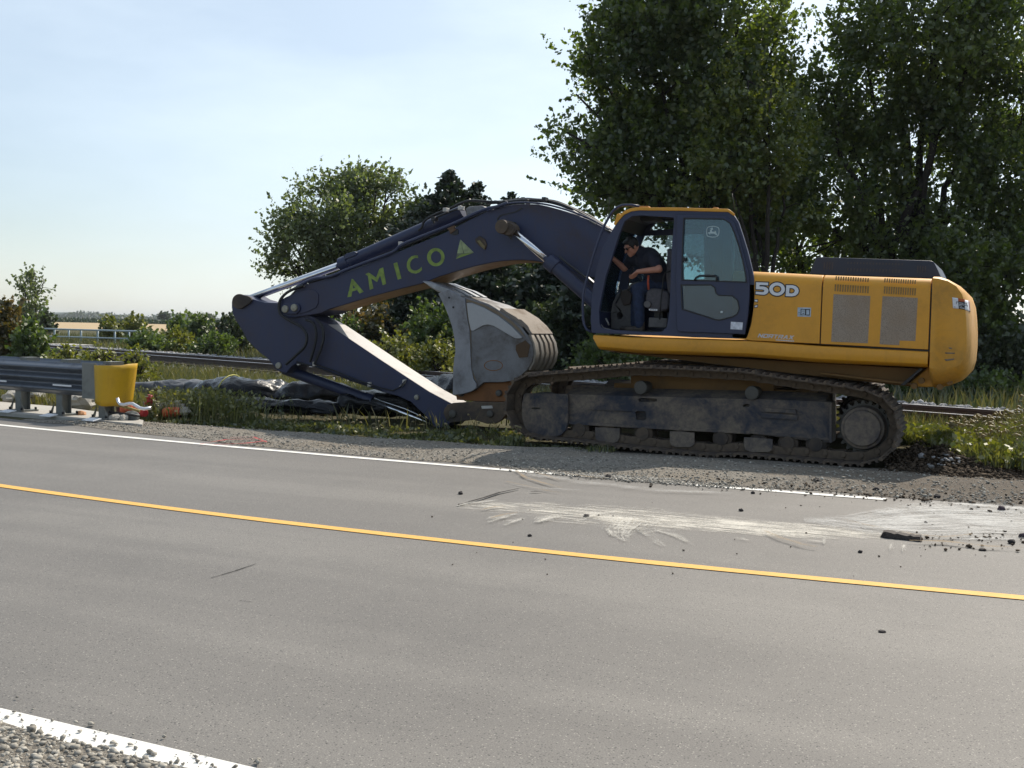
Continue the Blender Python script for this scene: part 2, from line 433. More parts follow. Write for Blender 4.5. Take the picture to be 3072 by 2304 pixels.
gp_, gs_ = [], []
for _ in range(2200):        # gravel dragged over the white line
    x = random.gauss(-3.3, .55); y = far_white(x) + random.gauss(.06, .10)
    gp_.append((x, y, .006)); gs_.append(abs(random.gauss(.004, .004)) + .003)
tag(stones('dragged_gravel', gp_, gs_, m_stone), 'gravel dragged over the white line in front of the track', 'gravel', kind='stuff')
tag(stones('earth_crumbs', pts, sz, m_clod), 'dark crumbs of earth scattered along the road edge', 'earth crumbs', kind='stuff')
# heap of turned earth behind the sprocket
pts = []; sz = []
for _ in range(8000):
    u = random.gauss(0, 1); x = -.62 + .42 * u; y = random.gauss(14.3, .36); h = .24 * math.exp(-((x + .85) / .6) ** 2 - ((y - 14.45) / .5) ** 2)
    if x < -1.35: continue
    pts.append((x, y, h * random.uniform(.3, 1) * (1 + .6 * mnoise.noise(Vector((x * 4, y * 4, 1)))) - .08)); sz.append(abs(random.gauss(.006, .009)) + .004)
tag(stones('turned_earth', pts, sz, m_clod), 'heap of dark turned earth behind the rear of the crawler track', 'earth', kind='stuff')
pts = []; sz = []
for _ in range(110):
    p = GP('R', (random.gauss(1080, 130), random.gauss(1190, 45)), .1); pts.append((p.x, p.y, .05 + random.uniform(-.06, .04))); sz.append(abs(random.gauss(.010, .010)) + .008)
m_pale = stone_mat('stone_pale', (.2, .2, .2), (.42, .42, .43))
tag(stones('spilled_ballast', pts, sz, m_pale), 'pale stones spilled on the dark earth heap', 'stones', kind='stuff')

# --- painted-on dust and scrapes of the road
_a, _b = GP('S', (600, 590)), GP('S', (900, 480)); scrape = math.atan2(_b.y - _a.y, _b.x - _a.x)
def streak_mat(name, col, along=2.2, across=17., lo=.58, hi=1.05, amt=.80, angled=False):
    t = NT(name); uv = t.n('ShaderNodeUVMap', uv_map='UVMap'); mpo = t.coord((along, across, 1), (0, 0, -scrape if angled else 0)) if angled else None
    mp = t.n('ShaderNodeMapping'); mp.inputs['Scale'].default_value = (along, across, 1); t.l(uv.outputs[0], mp.inputs[0])
    s = t.noise(1.0, 6, .7, mpo if angled else mp.outputs[0], .5); f = t.noise(55, 5, .8, t.coord()); big = t.noise(3.2, 5, .65, t.coord())
    sp = t.n('ShaderNodeSeparateXYZ'); t.l(uv.outputs[0], sp.inputs[0])
    ed = t.math('MULTIPLY', t.ramp(t.math('ABSOLUTE', t.math('SUBTRACT', sp.outputs[1], .5)), .5, .12), 1.)
    at = t.n('ShaderNodeAttribute', attribute_name='dens')
    k = t.math('ADD', t.math('MULTIPLY', ed, .26), t.math('MULTIPLY', t.math('SUBTRACT', s, .5), 1.5))
    k = t.math('ADD', k, t.math('MULTIPLY', t.math('SUBTRACT', big, .5), .8))
    k = t.math('ADD', k, t.math('MULTIPLY', t.math('SUBTRACT', f, .5), .9))
    k = t.math('ADD', k, at.outputs['Fac'])
    m = t.math('MULTIPLY', t.ramp(k, lo, hi), t.math('MULTIPLY', t.ramp(ed, 0., .15), amt))
    b = t.bsdf(t.mix(t.ramp(f, .3, .7), tuple(x * .8 for x in col), col), .9, spec=.1); tr = t.n('ShaderNodeBsdfTransparent')
    mx_ = t.n('ShaderNodeMixShader'); t.l(m, mx_.inputs[0]); t.l(tr.outputs[0], mx_.inputs[1]); t.l(b.outputs[0], mx_.inputs[2])
    return t.done(mx_)
m_dust = streak_mat('dust_chalk', (.74, .70, .62), angled=True); m_dustl = streak_mat('dust_chalk_fine', (.72, .69, .62)); m_dustw = streak_mat('dust_white', (.70, .69, .66), 1.2, 40., .58, 1.1, .68)
m_mud = streak_mat('dust_tan', (.34, .26, .17), 1.5, 12., .62, .95, .8); m_crack = streak_mat('crack_dark', (.03, .028, .026), 14., 2., .5, .75, .9)
m_red = streak_mat('spray_red', (.55, .05, .06), 3., 6., .6, .8, .8)
def smear(name, tg, pts, widths, mat, z, dens=None, label=None):
    c = [GP(tg, p, z) for p in pts]; sub = []; W = []; D = []
    dens = dens or [.5] * len(pts)
    for i in range(len(c) - 1):
        for k in range(6):
            u = k / 6; sub.append(c[i].lerp(c[i + 1], u)); W.append(widths[i] * (1 - u) + widths[i + 1] * u); D.append(dens[i] * (1 - u) + dens[i + 1] * u)
    sub.append(c[-1]); W.append(widths[-1]); D.append(dens[-1])
    vs = []; uv = []; L = 0
    for i, p in enumerate(sub):
        d = sub[min(i + 9, len(sub) - 1)] - sub[max(0, i - 9)]; nn = Vector((-d.y, d.x, 0)).normalized()
        if i: L += (p - sub[i - 1]).length
        for s_ in (-1, 1): vs.append(p + nn * (W[i] * s_ / 2)); uv.append((L, (s_ + 1) / 2))
    me = bpy.data.meshes.new(name)
    me.from_pydata([tuple(v) for v in vs], [], [(2 * i, 2 * i + 2, 2 * i + 3, 2 * i + 1) for i in range(len(sub) - 1)])
    l = me.uv_layers.new(name='UVMap')
    for lp in me.loops: l.data[lp.index].uv = uv[lp.vertex_index]
    a_ = me.attributes.new('dens', 'FLOAT', 'POINT')
    for i in range(len(sub)): a_.data[2 * i].value = D[i]; a_.data[2 * i + 1].value = D[i]
    me.materials.append(mat)
    o = bpy.data.objects.new(name, me); COL.objects.link(o); put(o, road)
    if label: o['label'] = label
    return o
Z0 = .004
smear('chalk_smear', 'S', [(380, 478), (600, 490), (860, 495), (1100, 525), (1400, 540), (1560, 560), (1800, 580), (2000, 590), (2212, 605), (2500, 636), (2800, 652), (3200, 668)],
      [.35, .6, .75, .95, 1.15, 1.2, 1.0, .8, .8, .75, .65, .4], m_dust, Z0, [.44, .49, .50, .51, .57, .57, .53, .58, .66, .64, .62, .52], 'white chalky scrape smeared along the lane')
smear('chalk_smear', 'T', [(500, 610), (900, 650), (1300, 640), (1600, 625), (2067, 640), (2400, 660), (3300, 700)], [.3, .9, 1.5, 1.7, 1.7, 1.5, 1.0], m_dustw, Z0 + .004, [.46, .62, .68, .68, .66, .6, .25], 'broad pale scuffed patch at the right of the lane')
smear('chalk_smear', 'T', [(1050, 570), (1400, 530), (1700, 520), (2067, 555), (2300, 560), (3200, 590)], [.3, .7, .9, .9, .8, .6], m_dustw, Z0 + .008, [.46, .58, .60, .58, .56, .22])
smear('chalk_smear', 'T', [(1480, 490), (1750, 510), (2067, 535), (2300, 545), (3000, 565)], [.12, .2, .2, .2, .15], m_dustw, Z0 + .016, [.5, .55, .5, .5, .2])
smear('chalk_smear', 'S', [(1560, 560), (1480, 640), (1470, 680), (1500, 715)], [.5, .35, .2, .06], m_dustl, Z0 + .008, [.48, .5, .5, .45])
smear('chalk_smear', 'S', [(1560, 625), (1660, 680), (1760, 750)], [.2, .16, .07], m_dustl, Z0 + .008, [.42, .45, .4])
smear('chalk_smear', 'S', [(1700, 640), (1830, 680), (1950, 740)], [.16, .12, .05], m_dustl, Z0 + .008, [.38, .42, .38])
for pts_, w_ in (([(590, 590), (660, 560), (760, 530)], .09), ([(700, 610), (750, 580), (820, 560)], .08), ([(910, 590), (980, 560), (1060, 545)], .1), ([(1210, 575), (1300, 530), (1450, 515)], .1), ([(380, 480), (440, 465), (650, 440)], .06)):
    smear('chalk_smear', 'S', pts_, [w_ * 1.2, w_ * 2.2, w_], m_dustl, Z0 + .012, [.38, .50, .36])
for pts_, w_ in (([(770, 245), (830, 290), (940, 325), (1080, 362)], .07), ([(870, 250), (960, 275), (1060, 308)], .08), ([(705, 318), (850, 350), (980, 380), (1080, 395)], .05), ([(1090, 262), (1240, 285), (1370, 300)], .08), ([(540, 505), (640, 485), (700, 480)], .06), ([(600, 560), (700, 535), (780, 525)], .05)):
    smear('mud_streak', 'S', pts_, [w_ * .5, w_, w_ * .8, w_ * .3][:len(pts_)] if len(pts_) == 4 else [w_ * .5, w_, w_ * .4], m_mud, Z0 + .016, [.55] * len(pts_))
for pts_, w_ in (([(780, 255), (900, 275), (1200, 320), (1700, 375), (2212, 395)], .3), ([(880, 245), (1100, 265), (1500, 292), (1800, 300)], .22), ([(700, 335), (900, 360), (1200, 375)], .1)):
    smear('chalk_smear', 'S', pts_, [w_ * .5] + [w_] * (len(pts_) - 2) + [w_ * .4], m_dustw, Z0 + .020, [.40] * len(pts_))
for pts_ in ([(780, 610), (950, 650), (1100, 680), (1250, 700)], [(220, 690), (330, 740), (480, 785), (590, 805)], [(1150, 690), (1300, 720), (1500, 735), (1700, 715)], [(1250, 760), (1500, 765), (1800, 800), (2067, 810)]):
    smear('mud_streak', 'T', pts_, [.04, .1, .12, .05], m_mud, Z0 + .024, [.5] * 4)
for pts_ in ([(0, 740), (60, 745), (110, 760)], [(490, 750), (560, 760), (640, 770)]):
    smear('chalk_smear', 'T', pts_, [.05, .1, .04], m_dust, Z0 + .012, [.5] * 3)
for x_, y_ in ((645, 760), (1118, 812), (1208, 818)):
    smear('chalk_smear', 'T', [(x_ + 4, y_ - 26), (x_, y_), (x_ - 4, y_ + 26)], [.03, .05, .02], m_dustl, Z0 + .012, [.43] * 3)
smear('crack', 'S', [(380, 475), (470, 450), (560, 425), (660, 392), (790, 365)], [.02, .03, .03, .035, .015], m_crack, Z0 + .012, [.75] * 5)
smear('crack', 'S', [(865, 388), (900, 386), (945, 384)], [.02, .03, .01], m_crack, Z0 + .012, [.8] * 3)
smear('crack', 'V', [(1400, 295), (1560, 248), (1700, 200)], [.006, .012, .005], m_crack, Z0, [.65] * 3)
smear('crack', 'V', [(1590, 445), (1640, 450), (1680, 455)], [.01, .014, .005], m_crack, Z0, [.5] * 3)
for pts_ in ([(600, 1332), (680, 1318), (790, 1316)], [(640, 1334), (740, 1329), (800, 1322)], [(690, 1312), (760, 1310), (800, 1326)]):
    smear('spray_mark', 'Z', [(600 + (a - 600) * 1., b) for a, b in pts_], [.04, .06, .04], m_red, .03, [.55] * 3, 'red survey paint sprayed on the shoulder')

# --- concrete strip under the guard rail
m_conc = paint('concrete', (.42, .40, .36), .85, (.2, .18, .15), .6, 2.5, bump=.25)
cs = MB(); c_ = [GP('I', p, .03) for p in ((-400, 1305), (0, 1347), (500, 1388), (860, 1415), (1180, 1447), (1190, 1412), (900, 1352), (500, 1300), (0, 1258), (-400, 1222))]
nv = len(c_); cs.add([tuple(p) for p in c_] + [(p.x, p.y, -.06) for p in c_], [tuple(range(nv))] + [(i, i + nv, (i + 1) % nv + nv, (i + 1) % nv) for i in range(nv)])
tag(cs.build('concrete_strip', m_conc), kind='structure')

# --- railway
RA = GP('O', (800, 1452), .32); RB = GP('R', (2212, 738), .32)
rd = (RB - RA).normalized(); rn = Vector((-rd.y, rd.x, 0))
R0 = RA - rd * 30; RL = (RB - RA).length + 55
t = NT('ballast'); v = t.coord(); vo = t.n('ShaderNodeTexVoronoi'); vo.inputs['Scale'].default_value = 16; t.l(v, vo.inputs['Vector'])
wv = t.n('ShaderNodeTexWhiteNoise'); t.l(vo.outputs['Position'], wv.inputs[0]); a = t.noise(1.2, 5, .6, v)
c = t.mix(wv.outputs[0], (.16, .16, .16), (.40, .40, .41)); c = t.mix(t.ramp(a, .45, .7, 0, .6), c, (.2, .17, .13))
m_ballast = t.done(t.bsdf(c, .9, normal=t.bump(vo.outputs['Distance'], .9, .05), spec=.2))
mb = MB(); sec = ((-.7, -.05), (-.3, .12), (0, .15), (1.5, .15), (2.6, .2), (3.1, .2), (4.0, .0)); vs = []; N = 90
for i in range(N + 1):
    p = R0 + rd * (RL * i / N)
    for o_, h in sec:
        q = p + rn * o_; vs.append((q.x, q.y, h + .04 * mnoise.noise(Vector((q.x * 1.3, q.y * 1.3, 1)))))
k = len(sec)
mb.add(vs, [(i * k + j, (i + 1) * k + j, (i + 1) * k + j + 1, i * k + j + 1) for i in range(N) for j in range(k - 1)])
tag(mb.build('rail_bed', m_ballast), kind='structure')
pts = []; sz = []
for _ in range(9000):
    u = random.uniform(8, RL - 5); o_ = random.choice((random.uniform(.15, 3.6), random.uniform(1.8, 3.4), random.uniform(2.2, 3.3)))
    q = R0 + rd * u + rn * o_; pts.append((q.x, q.y, .15 + (.06 if o_ > 2.2 else 0))); sz.append(random.uniform(.02, .055))
tag(stones('ballast_stones', pts, sz, m_pale), 'pale crushed stone ballast heaped beside the rails', 'ballast', kind='stuff')
m_rail = paint('rail_steel', (.06, .038, .028), .6, (.10, .05, .03), .6, 3); m_railtop = plain('rail_top', (.5, .5, .52), .35, .8, .1)
rt = thing('railway_track', 'rusty railway track crossing behind the excavator on pale ballast', 'railway track', R0)
def along(sec_pts, z0, off):
    mb = MB(); vs = []; k = len(sec_pts)
    for u in (0, RL):
        for o_, h in sec_pts:
            q = R0 + rd * u + rn * (o_ + off); vs.append((q.x, q.y, z0 + h))
    mb.add(vs, [(j, (j + 1) % k, k + (j + 1) % k, k + j) for j in range(k)] + [tuple(range(k)), tuple(range(k, 2 * k))]); return mb
for off in (0, 1.5):
    r_ = along([(-.07, 0), (.07, 0), (.07, .015), (.012, .035), (.012, .12), (.036, .13), (.036, .168), (-.036, .168), (-.036, .13), (-.012, .12), (-.012, .035), (-.07, .015)], .15, off).build('rail', m_rail, rt)
    along([(-.033, .17), (.033, .17), (.03, .174), (-.03, .174)], .15, off).build('rail_head', m_railtop, r_)
m_tie = paint('tie_wood', (.07, .055, .045), .9, (.12, .1, .08), .5, 3)
for i in range(95):
    q = R0 + rd * (10 + i * .62) + rn * .75
    MB().box((q.x, q.y, .09), (.11, 1.25, .065), Matrix.Rotation(math.atan2(rd.y, rd.x), 3, 'Z')).build('sleeper', m_tie, rt)

# --- far fields, crop and hills
m_field = paint('stubble', (.40, .29, .16), .95, (.3, .23, .12), .6, .02, fine=.3)
fq = [ground_at('P', (-300, 690), 128), ground_at('P', (700, 690), 128), ground_at('P', (800, 690), 305), ground_at('P', (-500, 690), 305)]
tag(MB().add([(p.x, p.y, .06) for p in fq], [(0, 1, 2, 3)]).build('field', m_field), kind='structure')
hp = []
for i in range(41):
    px = -300 + 25 * i
    h = 10 * math.exp(-((px - 170) / 130) ** 2) * (1 + .15 * math.sin(px * .2)) + 4.0 + 1.5 * math.sin(px * .05) + 4 * math.exp(-((px - 440) / 60) ** 2)
    a_ = ground_at('P', (px, 690), 2600); b_ = ground_at('P', (px, 690), 3300)
    hp.append(((a_.x, a_.y, 0), (a_.x, a_.y, h * .7), (a_.x + (b_.x - a_.x) * .3, a_.y + (b_.y - a_.y) * .3, h), (b_.x, b_.y, 0)))
m_hill = paint('hill_woods', (.05, .075, .04), .95, (.08, .09, .05), .5, .004, fine=.03)
tag(MB().add([q for s_ in hp for q in s_], [(i * 4 + j, (i + 1) * 4 + j, (i + 1) * 4 + j + 1, i * 4 + j + 1) for i in range(40) for j in range(3)], True).build('hills', m_hill), kind='structure')
# ================================================================== EXCAVATOR
m_yellow = paint('paint_yellow', (.71, .325, .020), .38, (.30, .165, .045), .5, 1.3, bump=.03, lo=.45, hi=.8, streak=.25)
m_cw = paint('paint_yellow_worn', (.69, .325, .026), .45, (.32, .195, .07), .75, 1.6, bump=.04, lo=.42, hi=.75, streak=.4)
m_blue = paint('paint_slate_blue', (.024, .033, .084), .5, (.095, .075, .06), .7, 1.5, bump=.05, lo=.44, hi=.76, streak=.4)
m_blue2 = paint('paint_cab_blue', (.024, .033, .080), .45, (.09, .08, .08), .35, 2.0, bump=.02, streak=.2)
m_hood = paint('paint_hood_blue', (.010, .020, .050), .38, (.09, .08, .07), .35, 2.0, bump=.02, streak=.2)
m_black = plain('black_metal', (.012, .012, .014), .5, 0, .3, 12)
m_rubber = plain('hose_rubber', (.014, .015, .018), .55, 0, .4, 30)
m_chrome = plain('chrome_rod', (.78, .78, .80), .16, 1., .08, 8)
m_steel = paint('bucket_steel', (.19, .195, .21), .5, (.11, .085, .062), .85, 1.8, metal=.25, bump=.15, lo=.42, hi=.66, streak=.35)
m_plate = paint('plate_steel', (.34, .35, .375), .38, (.16, .13, .10), .5, 1.8, metal=.4, bump=.1, lo=.52, hi=.75)
m_rust = paint('rust_orange', (.23, .095, .03), .75, (.05, .035, .03), .7, 3., bump=.2)
m_dirtpl = paint('dirt_caked_steel', (.045, .037, .034), .85, (.20, .145, .095), .75, 1.7, bump=.4, lo=.38, hi=.66)
m_frame = paint('track_frame_paint', (.028, .033, .052), .75, (.225, .18, .135), .95, 1.9, bump=.35, lo=.36, hi=.54, streak=.35)
m_under = paint('underside_bounce_dirt', (.20, .11, .035), .8, (.12, .08, .05), .7, 2., bump=.2)  # light bounced off the ground is put into this brown, plus dirt patches
m_pin = paint('pin_steel', (.10, .095, .085), .6, (.2, .18, .15), .6, 6., metal=.4)
m_lite = plain('worn_edge', (.5, .48, .45), .55, .2, .2, 6)
def glass(name, tint, refl=.03, rough=.03):
    t = NT(name); tr = t.n('ShaderNodeBsdfTransparent'); tr.inputs[0].default_value = (*tint, 1)
    g = t.n('ShaderNodeBsdfGlossy'); g.inputs['Roughness'].default_value = rough; g.inputs[0].default_value = (.8, .9, 1, 1)
    d = t.n('ShaderNodeBsdfDiffuse'); d.inputs[0].default_value = (.07, .19, .30, 1)
    n = t.noise(3, 6, .7, t.coord()); fr = t.n('ShaderNodeFresnel'); fr.inputs[0].default_value = 1.5
    m0 = t.n('ShaderNodeMixShader'); t.l(t.ramp(n, .35, .75, .03, .16), m0.inputs[0]); t.l(tr.outputs[0], m0.inputs[1]); t.l(d.outputs[0], m0.inputs[2])
    m1 = t.n('ShaderNodeMixShader'); t.l(t.math('ADD', fr.outputs[0], refl), m1.inputs[0]); t.l(m0.outputs[0], m1.inputs[1]); t.l(g.outputs[0], m1.inputs[2])
    return t.done(m1)
m_glass = glass('cab_glass', (.46, .66, .72)); m_glass3 = glass('cab_glass_low', (.22, .36, .55)); m_glass2 = glass('cab_glass_far', (.80, .86, .86), .03)  # blue of the low pane is a reflection painted into its tint
YC = 15.35
ex = thing('excavator', 'large yellow and dark blue crawler excavator parked on the gravel road shoulder', 'excavator', (-3.8, YC, 0))
def wl_(tg, px, p, Y):            # length in metres of px crop pixels at this spot
    a_ = P(tg, p, Y); b_ = P(tg, (p[0], p[1] + px), Y); return (a_ - b_).length

# ---- crawler tracks
YT = 13.72
path = pl('F', YT, [(1000, 912), (1200, 890), (1500, 868), (1800, 840)]) + pl('G', YT, [(1200, 280), (1500, 286), (1800, 300), (2212, 322)]) + \
    pl('H', YT, [(250, 322), (500, 357), (800, 397), (1000, 432), (1120, 477), (1190, 532), (1232, 607), (1250, 690), (1248, 780), (1222, 850), (1175, 912), (1115, 952), (1035, 982), (960, 996), (850, 992), (500, 960), (300, 943), (0, 918)]) + \
    pl('G', YT, [(1900, 1014), (1600, 988), (1400, 968), (1100, 935), (850, 905), (600, 882)]) + \
    pl('F', YT, [(1200, 1425), (1080, 1408), (985, 1368), (915, 1300), (878, 1200), (872, 1110), (895, 1020), (940, 952)])
def resample(pts, n=None, step=None, closed=True):
    pts = [Vector((a, b)) for a, b in pts]
    if closed: pts = pts + [pts[0]]
    L = [0]
    for a, b in zip(pts, pts[1:]): L.append(L[-1] + (b - a).length)
    n = n or round(L[-1] / step); out = []
    for i in range(n):
        s_ = L[-1] * i / n; j = max(k for k in range(len(L)) if L[k] <= s_ + 1e-9); j = min(j, len(pts) - 2)
        u = (s_ - L[j]) / max(1e-9, L[j + 1] - L[j]); out.append(pts[j].lerp(pts[j + 1], u))
    return out, L[-1]
dense, PL = resample(path, 400)
dense = [sum((dense[(i + k) % 400] for k in range(-4, 5)), Vector((0, 0))) / 9 for i in range(400)]
print('TRACKZ', min(q.y for q in dense), max(q.y for q in dense)); NSH = round(PL / .216); cen, _ = resample(dense, NSH); pitch = PL / NSH
spk_c = P('H', (995, 715), 14.1); spk_r = wl_('H', 212, (995, 715), 14.1)
idl_c = P('F', (1190, 1240), 14.1); idl_r = wl_('F', 200, (1190, 1240), 14.1)
fr_out = pl('G', 14.0, [(690, 505), (1280, 522), (2212, 545)]) + pl('H', 14.0, [(200, 500), (700, 520), (742, 530), (742, 828), (700, 832)]) + pl('G', 14.0, [(2212, 832), (1200, 775), (690, 748)])
fr_holes = [pl('G', 14.0, h) for h in ([(1285, 545), (1320, 535), (1440, 545), (1440, 562), (1410, 572), (1290, 566)], [(1258, 655), (1275, 645), (1340, 648), (1350, 660), (1350, 712), (1330, 722), (1270, 716)], [(2150, 600), (2170, 586), (2205, 588), (2205, 606), (2160, 610)])]
def track(dy, name_label):
    mb = MB().prism(fr_out, 14.0 + dy, 14.03 + dy, fr_holes)
    mb.prism([(a, b) for a, b in fr_out], 14.10 + dy, 14.42 + dy)
    fl = pl('G', 14.0, [(690, 752), (2212, 836), (2212, 812), (690, 728)]) ; mb.prism(fl, 13.975 + dy, 14.0 + dy)
    fl = pl('H', 14.0, [(0, 750), (742, 815), (742, 795), (0, 730)]); mb.prism(fl, 13.97 + dy, 14.0 + dy)
    fl = pl('H', 14.0, [(735, 525), (752, 525), (752, 830), (735, 830)]); mb.prism(fl, 13.95 + dy, 14.3 + dy)
    fl = pl('H', 14.0, [(245, 565), (480, 580), (480, 610), (245, 595)]); mb.prism(fl, 13.955 + dy, 14.0 + dy)
    fl = pl('H', 14.0, [(215, 600), (490, 620), (490, 660), (215, 640)]); mb.prism(fl, 13.975 + dy, 14.0 + dy)
    fl = pl('G', 14.0, [(880, 622), (1230, 640), (1230, 650), (880, 632)]); mb.prism(fl, 13.98 + dy, 14.0 + dy)
    # sloped ledge on top of the frame
    tp = pl('G', 14.0, [(690, 505), (1280, 522), (2212, 545)]) + pl('H', 14.0, [(200, 500), (700, 520)])
    for (a, b), (c_, d_) in zip(tp, tp[1:]):
        mb.add([(a, 14.0 + dy, b), (c_, 14.0 + dy, d_), (c_, 14.3 + dy, d_ + .09), (a, 14.3 + dy, b + .09), (a, 14.3 + dy, b - .05), (c_, 14.3 + dy, d_ - .05)], [(0, 1, 2, 3), (3, 2, 5, 4)])
    f = mb.build('track_frame', m_frame, ex, .008); f['label'] = name_label
    # idler with its guard plate
    d = MB().lathe_y(idl_c.x, idl_c.z, [(14.0 + dy, idl_r * .5), (14.0 + dy, idl_r * .9), (14.02 + dy, idl_r), (14.06 + dy, idl_r), (14.06 + dy, idl_r * .93), (14.2 + dy, idl_r * .93), (14.2 + dy, idl_r), (14.24 + dy, idl_r), (14.25 + dy, idl_r * .5)], 36).build('idler', m_pin, f)
    gp_ = pl('G', 13.93, [(335, 505), (350, 498), (680, 502), (702, 512), (700, 740), (685, 800), (640, 848), (560, 862), (420, 855), (352, 812), (318, 700), (318, 580)])
    hole = pl('G', 13.93, [(400, 617), (468, 619), (468, 631), (400, 629)])
    MB().prism(gp_, 13.93 + dy, 13.99 + dy, [hole]).build('idler_guard', m_frame, f, .008)
    # sprocket
    nt = 23; prof = []
    for i in range(nt):
        for a_, r_ in ((-.34, .86), (-.13, .99), (.13, .99), (.34, .86)):
            an = 2 * math.pi * (i + a_) / nt; prof.append((spk_c.x + spk_r * r_ * math.cos(an), spk_c.z + spk_r * r_ * math.sin(an)))
    sp = MB().prism(prof, 14.09 + dy, 14.15 + dy).build('sprocket', m_pin, f, .004)
    MB().lathe_y(spk_c.x, spk_c.z, [(13.90 + dy, spk_r * .40), (13.905 + dy, spk_r * .62), (13.93 + dy, spk_r * .64), (13.95 + dy, spk_r * .64), (13.955 + dy, spk_r * .74), (14.08 + dy, spk_r * .80), (14.09 + dy, spk_r * .5)], 40).build('final_drive', m_frame, f, .006)
    for tg, p_, r_ in (('G', (1322, 447), 58), ('H', (152, 452), 54)):
        c_ = P(tg, p_, 14.05); r_ = wl_(tg, r_, p_, 14.05)
        MB().lathe_y(c_.x, c_.z, [(13.94 + dy, r_ * .5), (13.945 + dy, r_ * .92), (13.97 + dy, r_), (14.02 + dy, r_), (14.03 + dy, r_ * .8), (14.25 + dy, r_ * .8), (14.26 + dy, r_ * .2)], 26).build('carrier_roller', m_pin, f)
    for tg, p_, r_ in (('G', (800, 800), 68), ('G', (1020, 825), 66), ('G', (1325, 832), 68), ('G', (1640, 850), 66), ('G', (1978, 872), 70), ('H', (185, 835), 62), ('H', (415, 835), 66), ('H', (627, 845), 68)):
        c_ = P(tg, p_, 14.0); r_ = wl_(tg, r_, p_, 14.0)
        MB().lathe_y(c_.x, c_.z, [(13.96 + dy, r_ * .45), (13.965 + dy, r_ * .78), (14.0 + dy, r_ * .85), (14.02 + dy, r_ * 1.15), (14.06 + dy, r_ * 1.15), (14.07 + dy, r_ * .95), (14.22 + dy, r_ * .95), (14.23 + dy, r_ * 1.15), (14.27 + dy, r_ * 1.15), (14.28 + dy, r_ * .4)], 26).build('track_roller', m_dirtpl, f)
    for pts_ in ([('G', q) for q in ((925, 780), (1130, 790), (1130, 870), (1110, 900), (1060, 912), (980, 905), (930, 880))], [('G', q) for q in ((1545, 812), (1750, 825), (1750, 920), (1720, 945), (1600, 945), (1560, 930), (1545, 900))], [('H', q) for q in ((80, 790), (298, 805), (298, 880), (275, 905), (130, 905), (90, 885), (78, 850))]):
        MB().prism([pl(t_, 13.95, [q])[0] for t_, q in pts_], 13.95 + dy, 13.975 + dy).build('roller_guard', m_frame, f, .006)
    # shoes and chain links, each its own part
    proto_s = proto_l = None
    for i in range(NSH):
        a_, b_ = cen[i - 1], cen[(i + 1) % NSH]; tg_ = (b_ - a_).normalized(); nn = Vector((-tg_.y, tg_.x))
        ang = math.atan2(tg_.y, tg_.x)
        if proto_s is None:
            h = pitch / 2
            prof = [(-h - .012, -.006), (-h + .03, -.014), (h - .02, -.014), (h + .004, -.004), (h + .004, .006), (h - .012, .034), (h - .030, .034), (h - .045, .004), (.022, .004), (.012, .03), (-.010, .03), (-.02, .004), (-h + .045, .004), (-h + .03, .034), (-h + .012, .034), (-h, .004)]
            proto_s = MB().prism(prof, -.4, .4).build('track_shoe', m_dirtpl, f); proto_s.parent = f
            lk = [(-.125, -.03), (-.11, -.015), (.09, -.015), (.105, -.03), (.118, -.07), (.11, -.10), (.085, -.118), (.03, -.112), (-.07, -.122), (-.115, -.122), (-.13, -.10), (-.132, -.06)]
            mbl = MB()
            for y0 in (-.14, .08): mbl.prism(lk, y0, y0 + .06)
            mbl.ycyl(-.1, -.075, -.16, .16, .033, 14)
            proto_l = mbl.build('chain_link', m_dirtpl, f, .006); s_, l_ = proto_s, proto_l
        else:
            s_, l_ = proto_s.copy(), proto_l.copy(); COL.objects.link(s_); COL.objects.link(l_); s_.parent = f; l_.parent = f
        for o in (s_, l_):
            o.matrix_parent_inverse = Matrix.Identity(4)
            o.location = (cen[i].x, YT + .4 + dy, cen[i].y); o.rotation_euler = (0, -ang, 0)
    return f
tr_near = track(0, 'crawler track frame caked with pale dried mud')
tr_far = track(2.46, 'crawler track frame on the far side of the machine'); tr_far.location.x -= .34

# ---- car body and slewing ring
cb = MB(); cx_ = (spk_c.x + idl_c.x) / 2
cb.box((cx_, YC, .62), (.95, 1.0, .26)); cb.box((cx_ - .9, YC, .58), (.3, .95, .18)); cb.box((cx_ + .9, YC, .58), (.3, .95, .18))
cb.lathe_y
cb.tube([(cx_, YC, .88), (cx_, YC, 1.04)], .72, 36)
cb.build('car_body', m_under, ex, .01)

# ---- upper works
def loft(stations, sec, name, mat, parent, bevel=0., flip=False):
    # stations: ((xt, zt), (xb, zb)); sec: (y, fraction up, dz)
    mb = MB(); vs = []; k = len(sec)
    for (xt, zt), (xb, zb) in stations:
        for y, f_, dz in sec: vs.append((xb + (xt - xb) * f_, y, zb + (zt - zb) * f_ + dz))
    fs = [(i * k + j, i * k + (j + 1) % k, (i + 1) * k + (j + 1) % k, (i + 1) * k + j) for i in range(len(stations) - 1) for j in range(k)]
    fs += [tuple(range(k)), tuple((len(stations) - 1) * k + j for j in range(k))]
    mb.add(vs, fs)
    return mb.build(name, mat, parent, bevel)
def arc(y0, z0, r, a0, a1, n=6): return [(y0 + r * math.cos(math.radians(a0 + (a1 - a0) * i / n)), r * math.sin(math.radians(a0 + (a1 - a0) * i / n)) + z0) for i in range(n + 1)]
YN = 13.86
up_sec = [(YN, 0, 0), (YN, .5, 0)] + [(y, 1, z) for y, z in arc(YN + .17, -.17, .17, 180, 90)] + [(y, 1, z) for y, z in arc(16.84 - .17, -.17, .17, 90, 0)] + [(16.84, .5, 0), (16.84, 0, 0)]
